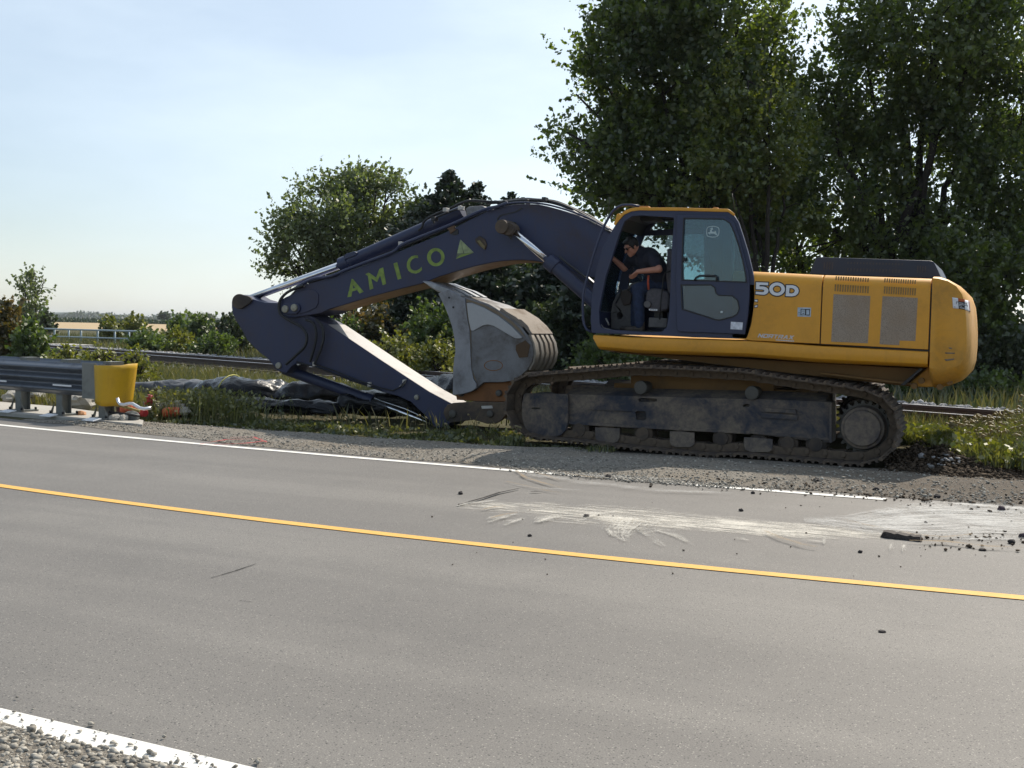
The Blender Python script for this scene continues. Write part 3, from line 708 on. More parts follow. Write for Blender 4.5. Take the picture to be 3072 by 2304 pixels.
def st(tpix, bpix, Y=YN):
    return (pl(tpix[0], Y, [tpix[1]])[0], pl(bpix[0], Y, [bpix[1]])[0])
hs = loft([st(('C', (1830, 846)), ('C', (1830, 1596))), st(('D', (160, 312)), ('D', (160, 890))), st(('D', (736, 341)), ('D', (714, 916)))], up_sec, 'engine_housing', m_yellow, ex, .006)
door2 = loft([st(('D', (746, 341)), ('D', (724, 917))), st(('D', (1200, 356)), ('D', (1180, 940))), st(('D', (1640, 371)), ('D', (1616, 964)))], up_sec, 'engine_door', m_yellow, ex, .006)
core_sec = [(YN + .03, 0, .02), (YN + .03, 1, -.15), (YN + .2, 1, -.03), (16.64, 1, -.03), (16.80, 1, -.15), (16.80, 0, .02)]
loft([st(('C', (1840, 860)), ('C', (1840, 1620))), st(('D', (1660, 374)), ('D', (1640, 1000)))], core_sec, 'engine_bay', m_black, ex)
# lower fairing (rounded sill)
yb = YN - .035
lo_sec = [(YN + .02, 1, -.012), (yb + .012, 1, -.02), (yb, 1, -.06), (yb, .42, 0), (yb + .012, .22, 0), (yb + .05, .08, 0), (yb + .12, 0, 0), (16.7, 0, 0), (16.86, .3, 0), (16.86, 1, -.02)]
loft([st(('C', (302, 1553)), ('F', (1650, 690))), st(('C', (700, 1578)), ('G', (1300, 168))), st(('C', (1990, 1618)), ('G', (2212, 200))), st(('D', (716, 924)), ('D', (1000 - 290, 1075))), st(('D', (1618, 972)), ('D', (1610, 1115)))], lo_sec, 'sill_panel', m_yellow, ex, .004)
# revolving frame under the sill
rf = pl('F', 14.25, [(1690, 700)]) + pl('D', 14.25, [(1600, 1125), (1480, 1272), (1380, 1262), (500, 1165)]) + pl('G', 14.25, [(1500, 205)])
MB().prism(rf, 14.25, 16.45).build('revolving_frame', m_under, ex, .01)
MB().prism(pl('D', 14.1, [(720, 1150), (1500, 1245), (1495, 1262), (720, 1170)]), 14.1, 14.25).build('belly_rail', m_under, ex, .005)
MB().prism(pl('D', 13.97, [(1545, 1118), (1575, 1120), (1420, 1262), (1385, 1258)]), 13.97, 14.24).build('frame_rib', m_black, ex, .004)
# counterweight
cw_full = pl('D', 14.6, [(1652, 371), (1700, 373), (1800, 396), (1890, 445), (1950, 505), (1980, 590), (1992, 700), (1998, 820), (1996, 950), (1985, 1080), (1960, 1160), (1900, 1222), (1800, 1262), (1700, 1276), (1600, 1276), (1600, 1200)])
cw_near = pl('D', YN - .01, [(1652, 372), (1700, 375), (1780, 396), (1850, 440), (1897, 505), (1920, 590), (1930, 700), (1935, 820), (1932, 950), (1916, 1040), (1886, 1085), (1830, 1112), (1760, 1122), (1700, 1124), (1650, 1122), (1624, 1116)])
lay = [(YN - .01, 0.), (YN + .02, .22), (YN + .07, .45), (YN + .15, .68), (YN + .28, .86), (YN + .5, .97), (14.7, 1.), (15.35, 1.03), (16.0, 1.), (16.3, .9), (16.55, .7), (16.75, .4), (16.85, 0.)]
mb = MB(); k = len(cw_full); vs = []
for y, t_ in lay:
    for a_, b_ in zip(cw_near, cw_full):
        zt = b_[1]; tt = min(t_, 1)
        x_ = a_[0] + (b_[0] - a_[0]) * t_ if a_[0] > cw_near[0][0] + .12 else a_[0] + (b_[0] - a_[0]) * 0
        if a_[0] <= cw_near[0][0] + .12: x_ = a_[0]
        vs.append((x_, y, a_[1] + (zt - a_[1]) * tt))
mb.add(vs, [(i * k + j, i * k + (j + 1) % k, (i + 1) * k + (j + 1) % k, (i + 1) * k + j) for i in range(len(lay) - 1) for j in range(k)] + [tuple(range(k)), tuple((len(lay) - 1) * k + j for j in range(k))], True)
cw = mb.build('counterweight', m_cw, ex, .006)
MB().prism(pl('D', 14.16, [(1618, 1106), (1650, 1118), (1890, 1095), (1880, 1190), (1800, 1254), (1700, 1272), (1600, 1276), (1500, 1270), (1440, 1260)]), 14.16, 16.5).build('counterweight_foot', m_cw, cw, .02)
for p_ in ((1720, 1255), (1800, 1215), (1570, 1205), (1510, 1248)):
    c_ = P('D', p_, 14.25); MB().cyl((c_.x, 14.05, c_.z - .02), (c_.x, 14.4, c_.z - .02), .035, n=14).build('counterweight_bolt', m_under, cw)
# exhaust hood
hd = pl('D', 14.55, [(632, 340), (660, 262), (682, 215), (695, 203), (715, 197), (1630, 226), (1655, 232), (1670, 250), (1700, 310), (1728, 375)])
hood = MB().prism(hd, 14.55, 16.2).build('engine_hood', m_hood, ex, .010, 2)
def slots(x0, y0, x1, y1, n, sk=0, Y=YN, tg='D', w=.55):
    mb = MB()
    for i in range(n):
        u0 = (i + .5 - w / 2) / n; u1 = (i + .5 + w / 2) / n
        xa, xb_ = x0 + (x1 - x0) * u0, x0 + (x1 - x0) * u1; dy = sk * (u0)
        mb.prism(pl(tg, Y, [(xa, y0 + dy), (xb_, y0 + dy), (xb_ - 4, y1 + dy), (xa - 4, y1 + dy)]), Y - .003, Y + .002)
    return mb
m_slot = plain('slot_dark', (.27, .17, .06), .8, 0, .3, 40); m_mesh = None
slots(845, 355, 1130, 388, 14, 17).build('vent_slots', m_slot, door2); slots(838, 422, 1130, 480, 14, 18).build('vent_slots', m_slot, door2)
slots(1250, 372, 1520, 407, 14, 15).build('vent_slots', m_slot, door2); slots(1247, 440, 1520, 500, 14, 16).build('vent_slots', m_slot, door2)
for a_ in ((745, 238, 835, 300, 4, 2), (1520, 270, 1605, 325, 4, 2), (940, 236, 1415, 252, 18, 14), (938, 288, 1390, 316, 17, 13)):
    slots(*a_, Y=14.55, w=.4).build('hood_slots', plain('slot_brown', (.06, .055, .06), .8), hood)
t = NT('grille_mesh'); v = t.coord()
vo = t.n('ShaderNodeTexVoronoi'); vo.inputs['Scale'].default_value = 95; t.l(v, vo.inputs['Vector']); n_ = t.noise(3.5, 5, .6, v)
c = t.mix(t.ramp(vo.outputs['Distance'], .2, .5), (.16, .13, .105), (.36, .29, .225)); c = t.mix(t.ramp(n_, .4, .7, 0, .5), c, (.28, .19, .115))
m_mesh = t.done(t.bsdf(c, .8, normal=t.bump(vo.outputs['Distance'], .5, .004)))
MB().prism(pl('D', YN, [(832, 505), (1137, 519), (1116, 912), (812, 898)]), YN - .002, YN + .002).build('grille', m_mesh, door2)
MB().prism(pl('D', YN, [(1238, 521), (1530, 536), (1510, 893), (1379, 889), (1376, 928), (1213, 920)]), YN - .002, YN + .002).build('grille', m_mesh, door2)

# ---- lettering and decals
m_dwhite = plain('decal_white', (.72, .73, .76), .5, 0, .06); m_dblack = plain('decal_black', (.012, .012, .016), .5, 0, .1)
m_dgrey = plain('decal_grey', (.55, .56, .60), .5, 0, .1); m_green = plain('letter_green', (.19, .27, .05), .55, 0, .3, 14)
m_green2 = plain('letter_green_pale', (.27, .33, .17), .55, 0, .3, 14); m_orange = plain('decal_orange', (.5, .10, .02), .5)
def decal(name, tg, Y, polys, mat, parent, th=.003, label=None):
    mb = MB()
    for p_ in polys:
        outer, holes = (p_[0], p_[1:]) if isinstance(p_[0][0], (tuple, list)) else (p_, [])
        mb.prism(pl(tg, Y, outer), Y - th, Y + .001, [pl(tg, Y, h) for h in holes])
    o = mb.build(name, mat, parent)
    if label: o['label'] = label
    return o
def ell(cx, cy, rx, ry, n=28, a0=0, a1=360, rot=0):
    out = []
    full = abs(a1 - a0) >= 360
    for i in range(n if full else n + 1):
        an = math.radians(a0 + (a1 - a0) * i / n); x, y = rx * math.cos(an), ry * math.sin(an); r = math.radians(rot)
        out.append((cx + x * math.cos(r) - y * math.sin(r), cy + x * math.sin(r) + y * math.cos(r)))
    return out
five = [(155, 138), (455, 148), (448, 215), (240, 205), (236, 242), (330, 244), (400, 262), (445, 300), (462, 350), (445, 400), (405, 435), (350, 452), (142, 432), (148, 372), (300, 385), (345, 378), (360, 352), (345, 328), (300, 318), (150, 310)]
def ring(cx, cy, rx, ry, rx2, ry2): return [ell(cx, cy, rx, ry), ell(cx, cy, rx2, ry2)]
dd = [[(905, 210), (1060, 213), (1140, 235), (1195, 285), (1215, 350), (1195, 420), (1140, 470), (1050, 490), (888, 485)], [(985, 285), (1050, 288), (1095, 305), (1118, 350), (1095, 400), (1040, 418), (975, 412)]]
def grow(poly, d):
    n = len(poly); out = []
    ar = sum(poly[i][0] * poly[(i + 1) % n][1] - poly[(i + 1) % n][0] * poly[i][1] for i in range(n)); s_ = 1 if ar > 0 else -1
    for i in range(n):
        a_, b_, c_ = Vector(poly[i - 1]), Vector(poly[i]), Vector(poly[(i + 1) % n])
        e1, e2 = (b_ - a_).normalized(), (c_ - b_).normalized(); n1 = Vector((e1.y, -e1.x)) * s_; n2 = Vector((e2.y, -e2.x)) * s_
        m_ = (n1 + n2); m_ = m_ / max(.35, m_.dot(n1)) if m_.length > 1e-6 else n1
        if m_.length > 1.8: m_ = m_.normalized() * 1.8
        out.append(tuple(b_ + m_ * d))
    return out
decal('model_number_outline', 'N', YN, [grow(five, 24)], m_dblack, hs, .0025)
decal('model_number_outline', 'N', YN - .0012, [[ell(675, 310, 222, 193), ell(675, 310, 82, 66)]], m_dblack, hs, .0025)
decal('model_number_outline', 'N', YN - .0024, [[grow(dd[0], 24), grow(dd[1], -22)]], m_dblack, hs, .0025)
decal('model_number', 'N', YN - .003, [five], m_dwhite, hs, .004, 'white digit 5 outlined in black')
decal('model_number', 'N', YN - .003, [ring(675, 310, 195, 165, 106, 90)], m_dwhite, hs, .004, 'white digit 0 outlined in black')
decal('model_number', 'N', YN - .003, [dd], m_dwhite, hs, .004, 'white letter D outlined in black')
for q in ([(118, 575), (188, 575), (186, 625), (118, 612)], [(120, 722), (184, 708), (180, 752), (118, 762)]):
    decal('letter_outline', 'N', YN, [grow(q, 16)], m_dblack, hs, .0025); decal('letter_end', 'N', YN - .002, [q], m_dwhite, hs, .003)
# dealer name, slanted capitals
def stroke_text(name, tg, Y, origin, ux, uy, wds, glyphs, th, mat, parent):
    # each glyph is one outline with holes on a 0..1 grid, sheared
    x = 0; mb = MB()
    for g in wds:
        w, polys = glyphs[g]
        for p_ in polys:
            outs = [[(origin[0] + (x + a_) * ux[0] + b_ * uy[0], origin[1] + (x + a_) * ux[1] + b_ * uy[1]) for a_, b_ in l] for l in p_]
            mb.prism(pl(tg, Y, outs[0]), Y - th, Y + .001, [pl(tg, Y, h) for h in outs[1:]])
        x += w + .14
    return mb.build(name, mat, parent)
s0 = .22
GL = {'N': (1.0, [[[(0, 0), (0, 1), (s0, 1), (1 - s0, .38), (1 - s0, 1), (1, 1), (1, 0), (1 - s0, 0), (s0, .62), (s0, 0)]]]),
      'O': (1.0, [[[(0, 0), (0, 1), (1, 1), (1, 0)], [(s0, s0), (s0, 1 - s0), (1 - s0, 1 - s0), (1 - s0, s0)]]]),
      'R': (1.0, [[[(0, 0), (0, 1), (1, 1), (1, .36), (.8, .36), (1, 0), (.72, 0), (.5, .36), (s0, .36), (s0, 0)], [(s0, .56), (s0, .8), (.78, .8), (.78, .56)]]]),
      'T': (.9, [[[(.34, 0), (.34, .8), (0, .8), (0, 1), (.9, 1), (.9, .8), (.56, .8), (.56, 0)]]]),
      'A': (1.05, [[[(0, 0), (.4, 1), (.68, 1), (1.05, 0), (.8, 0), (.72, .24), (.33, .24), (.24, 0)], [(.4, .42), (.66, .42), (.54, .76)]]]),
      'X': (1.05, [[[(0, 0), (.38, .52), (.02, 1), (.32, 1), (.54, .7), (.76, 1), (1.05, 1), (.68, .52), (1.05, 0), (.76, 0), (.53, .33), (.28, 0)]]])}
stroke_text('dealer_name', 'N', YN, (190, 1510), (112, 6.8), (38, -95), 'NORTRAX', GL, .003, m_dgrey, hs)
mb = MB()
for i in range(11):
    xa = 640 + i * 42; ya = 1558 + i * 3
    mb.prism(pl('N', YN, [(xa + 6, ya), (xa + 40, ya + 3), (xa + 34, ya + 32), (xa, ya + 29)]), YN - .003, YN + .001)
mb.build('dealer_strapline', m_dgrey, hs)
plq = [(1188, 765), (1520, 772), (1512, 1000), (1182, 992)]
q_ = decal('notice_plate', 'N', YN, [plq], plain('plate_pale_blue', (.42, .5, .58), .5), hs)
decal('notice_print', 'N', YN - .003, [[[(1262, 800), (1492, 805), (1485, 965), (1258, 958)], [(1280, 818), (1372, 820), (1368, 944), (1276, 942)], [(1402, 822), (1472, 824), (1468, 946), (1398, 944)]]] + [[(1205, 888), (1245, 889), (1245, 897), (1205, 896)], [(1300, 850), (1350, 852), (1350, 862), (1300, 860)], [(1305, 905), (1352, 907), (1350, 925), (1303, 922)]], m_dblack, q_, .0015)
# warning plate on the counterweight, laid on its curved flank
from mathutils.bvhtree import BVHTree
def decal_on(base, name, tg, quad, mat, parent, lift=.004, n=6, label=None):
    bvh = BVHTree.FromPolygons([v.co for v in base.data.vertices], [list(p.vertices) for p in base.data.polygons])
    vs = []
    for i in range(n + 1):
        for j in range(n + 1):
            u, w = i / n, j / n
            p = [(quad[0][k] * (1 - u) + quad[1][k] * u) * (1 - w) + (quad[3][k] * (1 - u) + quad[2][k] * u) * w for k in (0, 1)]
            d = ray(tg, p).normalized(); h = bvh.ray_cast(CAM, d)
            q, nn = (h[0], h[1]) if h[0] is not None else (vs[-1], d)
            if nn.dot(d) > 0: nn = -nn
            vs.append(Vector(q) + nn * lift)
    m = n + 1
    o = MB().add(vs, [(i * m + j, (i + 1) * m + j, (i + 1) * m + j + 1, i * m + j + 1) for i in range(n) for j in range(n)], True).build(name, mat, parent)
    so = o.modifiers.new('thick', 'SOLIDIFY'); so.thickness = .0015; so.offset = 0
    if label: o['label'] = label
    return o
wq = decal_on(cw, 'warning_plate', 'W', [(895, 505), (1170, 545), (1205, 1050), (935, 1020)], m_dwhite, cw, .004)
decal_on(cw, 'warning_band', 'W', [(1172, 546), (1475, 600), (1480, 715), (1180, 690)], m_orange, wq, .004)
decal_on(cw, 'warning_text', 'W', [(1180, 690), (1480, 715), (1500, 1095), (1206, 1048)], m_dblack, wq, .004)
for q in ([(1210, 755), (1430, 780), (1430, 805), (1212, 782)], [(1212, 825), (1465, 860), (1467, 885), (1214, 852)], [(1216, 890), (1365, 915), (1362, 940), (1218, 918)], [(1250, 985), (1480, 1015), (1482, 1045), (1252, 1015)]):
    decal_on(cw, 'warning_text_line', 'W', q, m_dwhite, wq, .0065, 2)
decal_on(cw, 'warning_symbol', 'W', [(1475, 625), (1635, 665), (1690, 1180), (1500, 1110)], m_dwhite, wq, .004)
decal_on(cw, 'warning_edge', 'W', [(1640, 667), (1700, 690), (1745, 1205), (1695, 1185)], plain('decal_maroon', (.22, .06, .07), .5), wq, .004)
for q in ([(1090, 705), (1170, 715), (1168, 740), (1100, 735)], [(1085, 740), (1108, 740), (1100, 830), (1082, 828)], [(960, 930), (1010, 950), (1095, 978), (1010, 968)], [(1500, 760), (1560, 780), (1545, 840), (1510, 830)], [(1530, 850), (1560, 850), (1610, 940), (1590, 945)], [(1490, 880), (1530, 860), (1530, 885), (1490, 905)]):
    decal_on(cw, 'warning_mark', 'W', q, m_dblack, wq, .0065, 2)
for q in ([(1785, 945), (1815, 950), (1812, 960), (1790, 957)], [(1755, 988), (1840, 990), (1835, 1000), (1760, 998)], [(1750, 1045), (1835, 1038), (1828, 1050), (1765, 1060)]):
    decal_on(cw, 'scuff', 'D', q, plain('scuff_grey', (.18, .15, .12), .7), cw, .003, 3)

# ---- boom
YB0, YB1 = 15.02, 15.68
boom_top = pl('A', YB0, [(735, 1108), (790, 1040), (830, 990), (1000, 945), (1200, 878), (1400, 805)]) + pl('B', YB0, [(150, 748), (300, 690), (450, 628), (600, 568), (720, 512), (850, 442), (1000, 372), (1080, 342), (1150, 325), (1240, 312), (1330, 308), (1420, 312), (1500, 328), (1600, 355), (1700, 388), (1850, 442), (2000, 522)]) + pl('C', YB0, [(480, 412), (640, 505), (800, 620), (900, 720), (985, 840)])
boom_bot = pl('C', YB0, [(1010, 920), (1000, 985), (940, 1020), (860, 1010), (700, 990), (480, 965), (400, 945)]) + pl('B', YB0, [(1800, 905), (1700, 870), (1600, 835), (1500, 803), (1420, 785), (1350, 777), (1270, 774), (1200, 776), (1120, 782), (1050, 792), (900, 824), (750, 865), (600, 912), (460, 968)]) + pl('A', YB0, [(1650, 1015), (1400, 1082), (1060, 1186), (1000, 1215), (850, 1240), (740, 1255), (695, 1250), (662, 1222), (650, 1180), (655, 1140), (680, 1118)])
boom = MB().prism(boom_top + boom_bot, YB0, YB1).build('boom', m_blue, ex, .012)
# tip boss, inset weld lines and the brown belly plate
tipb = pl('A', 14.97, [(672, 1180), (680, 1148), (710, 1132), (790, 1130), (818, 1145), (826, 1170), (820, 1200), (795, 1222), (710, 1224), (680, 1210)])
tb = MB().prism(tipb, 14.97, YB0).build('pin_boss', m_blue, boom, .012)
for p_ in ((710, 1182), (785, 1170)):
    c_ = P('A', p_, 14.97); r_ = wl_('A', 32, p_, 14.97)
    MB().lathe_y(c_.x, c_.z, [(14.935, r_ * .3), (14.94, r_ * .9), (14.955, r_), (14.975, r_)], 24).build('pin', plain('pin_pale', (.28, .27, .22), .5, .4), tb)
rim = pl('A', YB0, [(650, 1180), (655, 1130), (690, 1095), (760, 1068), (850, 1030), (900, 1012), (960, 1028), (985, 1060), (985, 1130), (965, 1170), (900, 1200), (830, 1222), (740, 1245), (690, 1240), (660, 1215)])
MB().prism(rim, YB0 - .014, YB0 + .001).build('tip_plate', m_blue, boom, .006)
bel = []
bl = pl('B', YB0, [(1560, 822), (1500, 803), (1420, 785), (1350, 777), (1270, 774), (1200, 776), (1120, 782), (1050, 792), (900, 824), (750, 865), (600, 912), (460, 968)]) + pl('A', YB0, [(1650, 1015), (1400, 1082), (1060, 1186)])
mb = MB()
vs = [(a_, y, b_ - .004) for a_, b_ in bl for y in (YB0 + .015, YB1 - .015)]
mb.add(vs, [(2 * i, 2 * i + 1, 2 * i + 3, 2 * i + 2) for i in range(len(bl) - 1)])
mb.build('belly_plate', paint('belly_brown', (.25, .16, .085), .55, (.07, .05, .035), .6, 1.8), boom)
cpl = pl('B', YB0, [(1090, 550), (1082, 430), (1110, 400), (1230, 372), (1290, 340), (1300, 346), (1236, 380), (1116, 408), (1092, 434), (1098, 550)])
MB().prism(cpl, YB0 - .008, YB0 + .001).build('weld_seam', m_black, boom)
# boss where the boom cylinder rod pins on, and the clogged grease openings
c_ = P('B', (1188, 512), YB0); r_ = wl_('B', 58, (1188, 512), YB0)
MB().lathe_y(c_.x, c_.z, [(14.70, r_ * .4), (14.71, r_ * .95), (14.74, r_), (YB0 + .01, r_ * 1.05)], 28).build('rod_eye', m_dirtpl, boom, .006)
decal('grease_hollow', 'B', YB0, [[(905, 600), (940, 575), (985, 605), (1000, 650), (985, 690), (940, 660), (910, 630)]], m_dirtpl, boom, .02)
decal('grease_nipple', 'B', YB0 - .02, [[(920, 618), (940, 610), (985, 660), (980, 688), (955, 665)]], plain('grease_tan', (.16, .13, .06), .7), boom, .02)
decal('dried_weeds', 'B', YB0, [[(680, 495), (705, 470), (712, 490), (735, 480), (730, 515), (750, 520), (715, 545), (700, 560), (690, 530), (672, 512)]], plain('weed_brown', (.13, .08, .05), .9), boom, .03)
decal('weed_hollow', 'B', YB0, [[(700, 560), (720, 520), (760, 520), (762, 560), (730, 570)]], m_black, boom, .012)
decal('grease_stain', 'B', YB0, [[(1140, 470), (1180, 450), (1240, 462), (1262, 530), (1245, 575), (1215, 560), (1200, 610), (1170, 575), (1145, 570), (1128, 515)]], plain('grease_black', (.014, .013, .013), .45, 0, .4, 9), boom, .003)
# lettering on the boom
LG = [[[(68, 1005), (140, 700), (160, 702), (340, 915), (270, 943), (230, 885), (150, 908), (135, 992)], [(160, 865), (200, 845), (165, 800)]],
      [(365, 622), (415, 597), (440, 605), (545, 680), (600, 535), (662, 510), (712, 785), (655, 805), (612, 640), (562, 755), (462, 690), (500, 858), (440, 882), (408, 650)],
      [(832, 445), (895, 425), (965, 692), (905, 715)],
      [(1240, 312), (1242, 355), (1190, 352), (1140, 380), (1112, 430), (1108, 490), (1130, 540), (1170, 562), (1220, 560), (1265, 535), (1300, 500), (1305, 552), (1260, 595), (1200, 613), (1130, 602), (1080, 565), (1055, 505), (1058, 430), (1085, 370), (1130, 328), (1185, 310)],
      [ell(1535, 340, 145, 152, 32), ell(1540, 340, 86, 100, 32)]]
for g, nm in zip(LG, ('A', 'M', 'I', 'C', 'O')):
    decal('boom_letter', 'L', YB0, [g], m_green, boom, .004, 'green capital letter ' + nm + ' on the boom')
decal('boom_emblem', 'L', YB0, [[(1942, 48), (2165, 262), (1868, 370)]], plain('letter_green_dull', (.10, .125, .075), .55, 0, .3, 14), boom, .0025)
decal('boom_emblem', 'L', YB0, [[(1942, 48), (1975, 185), (1990, 275), (1890, 275)], [(1948, 52), (2165, 262), (2010, 275), (1982, 190)]], m_green2, boom, .004, 'pale green triangular pyramid emblem')
decal('boom_emblem', 'L', YB0, [[(1868, 370), (1960, 290), (2160, 268)]], m_green, boom, .004)

# ---- cylinders
def cylinder(name, tgs, Y, r_rod, r_bar, parent, eye=True):
    (t0, p0), (t1, p1), (t2, p2) = tgs     # rod end, gland, barrel end
    a_, g_, b_ = P(t0, p0, Y), P(t1, p1, Y), P(t2, p2, Y); d_ = (b_ - a_).normalized()
    bar = MB().tube([g_, g_ + d_ * .16, g_ + d_ * .165, b_], [r_bar * 1.18, r_bar * 1.18, r_bar, r_bar], 28).build(name, m_blue2, parent, .004)
    MB().tube([a_, g_ + d_ * .02], r_rod, 24).build('piston_rod', m_chrome, bar)
    MB().cyl((a_.x, Y - r_rod * 2, a_.z), (a_.x, Y + r_rod * 2, a_.z), r_rod * 1.7, n=24).build('rod_eye', m_dirtpl, bar, .004)
    return bar
bcy = cylinder('boom_cylinder', (('B', (1200, 520)), ('B', (1505, 780)), ('B', (1990, 1210))), 14.86, .052, .095, ex)
cylinder('boom_cylinder', (('B', (1290, 500)), ('B', (1590, 760)), ('B', (2080, 1190))), 15.84, .052, .095, ex)
a_ = P('B', (1520, 760), 14.74); b_ = P('B', (1880, 980), 14.74)
MB().tube([P('B', (1600, 745), 14.76), P('B', (1660, 800), 14.75), P('B', (1780, 890), 14.75), P('B', (1900, 990), 14.75)], .016, 8).build('cylinder_pipe', m_rubber, bcy)
acy = cylinder('arm_cylinder', (('A', (350, 1118)), ('A', (1170, 815)), ('B', (800, 372))), YC, .058, .10, ex)
g_ = P('A', (1240, 735), YC); 
MB().prism(pl('A', YC - .12, [(1185, 742), (1210, 722), (1275, 702), (1298, 712), (1290, 735), (1200, 770)]), YC - .12, YC + .12).build('gland_block', m_blue2, acy, .01)
bkc = cylinder('bucket_cylinder', (('E', (1985, 1192)), ('E', (1440, 978)), ('E', (700, 712))), YC, .045, .088, ex)
MB().tube([P('E', (1445, 955), YC - .1), P('E', (1700, 1040), YC - .1), P('E', (1960, 1160), YC - .1)], .012, 8).build('guide_rod', m_chrome, bkc)
# boom-top bracket for the arm cylinder foot
MB().prism(pl('B', 15.15, [(820, 345), (850, 330), (950, 322), (975, 330), (980, 350), (900, 400), (860, 420), (825, 395)]), 15.15, 15.55).build('cylinder_bracket', plain('bracket_grey', (.19, .19, .2), .6), boom, .015)

# ---- arm
YA0, YA1 = 15.09, 15.61
armo = pl('E', YA0, [(262, 200), (262, 150), (280, 112), (325, 92), (390, 105), (430, 128), (540, 160), (720, 165), (900, 260), (1056, 342), (1280, 492), (1500, 640), (1700, 772), (1900, 902), (2085, 1000), (2110, 1060), (2100, 1130), (2050, 1185), (1960, 1200), (1870, 1100), (1750, 985), (1640, 935), (1510, 900), (1250, 812), (960, 700), (800, 665), (760, 690), (715, 745), (645, 728), (560, 622), (500, 580), (430, 512), (390, 470), (340, 375), (300, 312), (270, 250)])
arm = MB().prism(armo, YA0, YA1).build('arm', m_blue, ex, .012)
tpp = pl('E', YA0, [(1056, 342), (1280, 492), (1500, 640), (1700, 772), (1900, 902), (2085, 1000)])
mb = MB(); vs = []
for (a_, b_) in tpp:
    for y in (YA0 + .012, YA1 - .012): vs.append((a_ + .003, y, b_ + .004))
mb.add(vs, [(2 * i, 2 * i + 1, 2 * i + 3, 2 * i + 2) for i in range(len(tpp) - 1)])
mb.build('arm_top_plate', paint('arm_top_sunlit', (.42, .40, .38), .5, (.2, .17, .14), .5, 2.5), arm)  # pale colour paints sunlight onto the arm's upper face
c_ = P('E', (345, 145), 15.03); r_ = wl_('E', 74, (345, 145), 15.03)
boss = pl('E', 15.05, ell(325, 150, 58, 62, 20, 60, 300) + [(395, 105), (420, 118), (428, 135), (418, 160), (390, 180)])
MB().prism(boss, 15.04, YA0).build('pin_boss', m_dirtpl, arm, .012)
for p_, r2 in (((655, 682), 28), ((1800, 945), 22)):
    c_ = P('E', p_, YA0); r_ = wl_('E', r2, p_, YA0)
    MB().lathe_y(c_.x, c_.z, [(YA0 - .035, r_ * .3), (YA0 - .03, r_ * .9), (YA0 - .015, r_), (YA0 + .005, r_)], 20).build('pin', plain('pin_pale2', (.3, .29, .25), .5, .4), arm)
for q in ([(1400, 820), (1425, 818), (1425, 855), (1400, 858)], [(1690, 800), (1715, 795), (1705, 830), (1670, 862), (1660, 855), (1688, 830)], [(815, 668), (835, 668), (835, 678), (815, 678)], [(945, 650), (965, 648), (965, 685), (945, 688)]):
    decal('pipe_clamp', 'E', YA0, [q], m_lite, arm, .04)
mb = MB().tube([P('E', q, 15.05) for q in ((960, 672), (1100, 720), (1300, 800), (1500, 868), (1600, 890), (1660, 860), (1700, 810))], .011, 8)
mb.tube([P('E', q, 15.06) for q in ((800, 650), (1000, 706), (1250, 800), (1500, 888))], .011, 8)
mb.build('arm_pipe', m_rubber, arm)

# ---- hoses
def hose(pts, Ys, r, name='hydraulic_hose', mat=None, parent=None):
    tgp = [P(t_, p_, y_) for (t_, p_), y_ in zip(pts, Ys)]
    out = []
    n = len(tgp)
    for i in range(n - 1):
        p0, p1, p2, p3 = tgp[max(0, i - 1)], tgp[i], tgp[i + 1], tgp[min(n - 1, i + 2)]
        for k_ in range(8):
            u = k_ / 8; out.append(.5 * ((2 * p1) + (p2 - p0) * u + (2 * p0 - 5 * p1 + 4 * p2 - p3) * u * u + (3 * p1 - p0 - 3 * p2 + p3) * u ** 3))
    out.append(tgp[-1])
    return MB().tube(out, r, 8).build(name, mat or m_rubber, parent or boom)
E_, A_, B_ = (lambda *q: ('E', q)), (lambda *q: ('A', q)), (lambda *q: ('B', q))
hose([A_(860, 985), A_(790, 1010), A_(715, 1050), A_(665, 1110), A_(655, 1180), A_(680, 1235), A_(760, 1285), A_(840, 1330), A_(885, 1400), A_(870, 1490), A_(790, 1570), A_(715, 1640)], [14.96] * 12, .024)
hose([A_(880, 1270), A_(940, 1300), A_(965, 1390), A_(950, 1490), A_(925, 1580), A_(912, 1620)], [15.0] * 6, .022)
hose([A_(960, 1262), A_(1010, 1320), A_(1025, 1420), A_(1000, 1520), A_(970, 1590), A_(950, 1640)], [15.0] * 6, .022)
hose([A_(820, 1000), A_(760, 1070), A_(700, 1105), A_(690, 1160)], [15.1] * 4, .022)
hose([A_(800, 1000), A_(930, 935), A_(1080, 910), A_(1200, 862), A_(1400, 785), A_(1600, 708), B_(290, 650), B_(480, 570), B_(700, 482), B_(870, 402), B_(990, 352), B_(1090, 330), B_(1170, 300)], [14.99] * 13, .026, 'boom_pipe', m_blue2)
hose([A_(900, 965), A_(1200, 882), A_(1400, 810), B_(250, 690), B_(600, 545), B_(800, 455), B_(1000, 372)], [15.06] * 7, .018, 'boom_pipe')
hose([B_(430, 530), B_(460, 500), B_(480, 450), B_(560, 400), B_(680, 352), B_(790, 300), B_(870, 282), B_(1000, 290), B_(1120, 295)], [15.2] * 9, .020)
hose([B_(560, 470), B_(565, 430), B_(700, 370), B_(800, 340)], [15.16] * 4, .018)
hose([B_(1060, 292), B_(1150, 300), B_(1240, 285), B_(1350, 280), B_(1480, 285), B_(1600, 312), B_(1720, 362), B_(1850, 430), B_(1950, 482), B_(2040, 540), B_(2140, 610)], [15.15] * 11, .026)
hose([B_(1000, 300), B_(1150, 290), B_(1300, 272), B_(1400, 276), B_(1560, 292), B_(1700, 345), B_(1850, 415), B_(2000, 510), B_(2160, 615)], [15.4] * 9, .026)
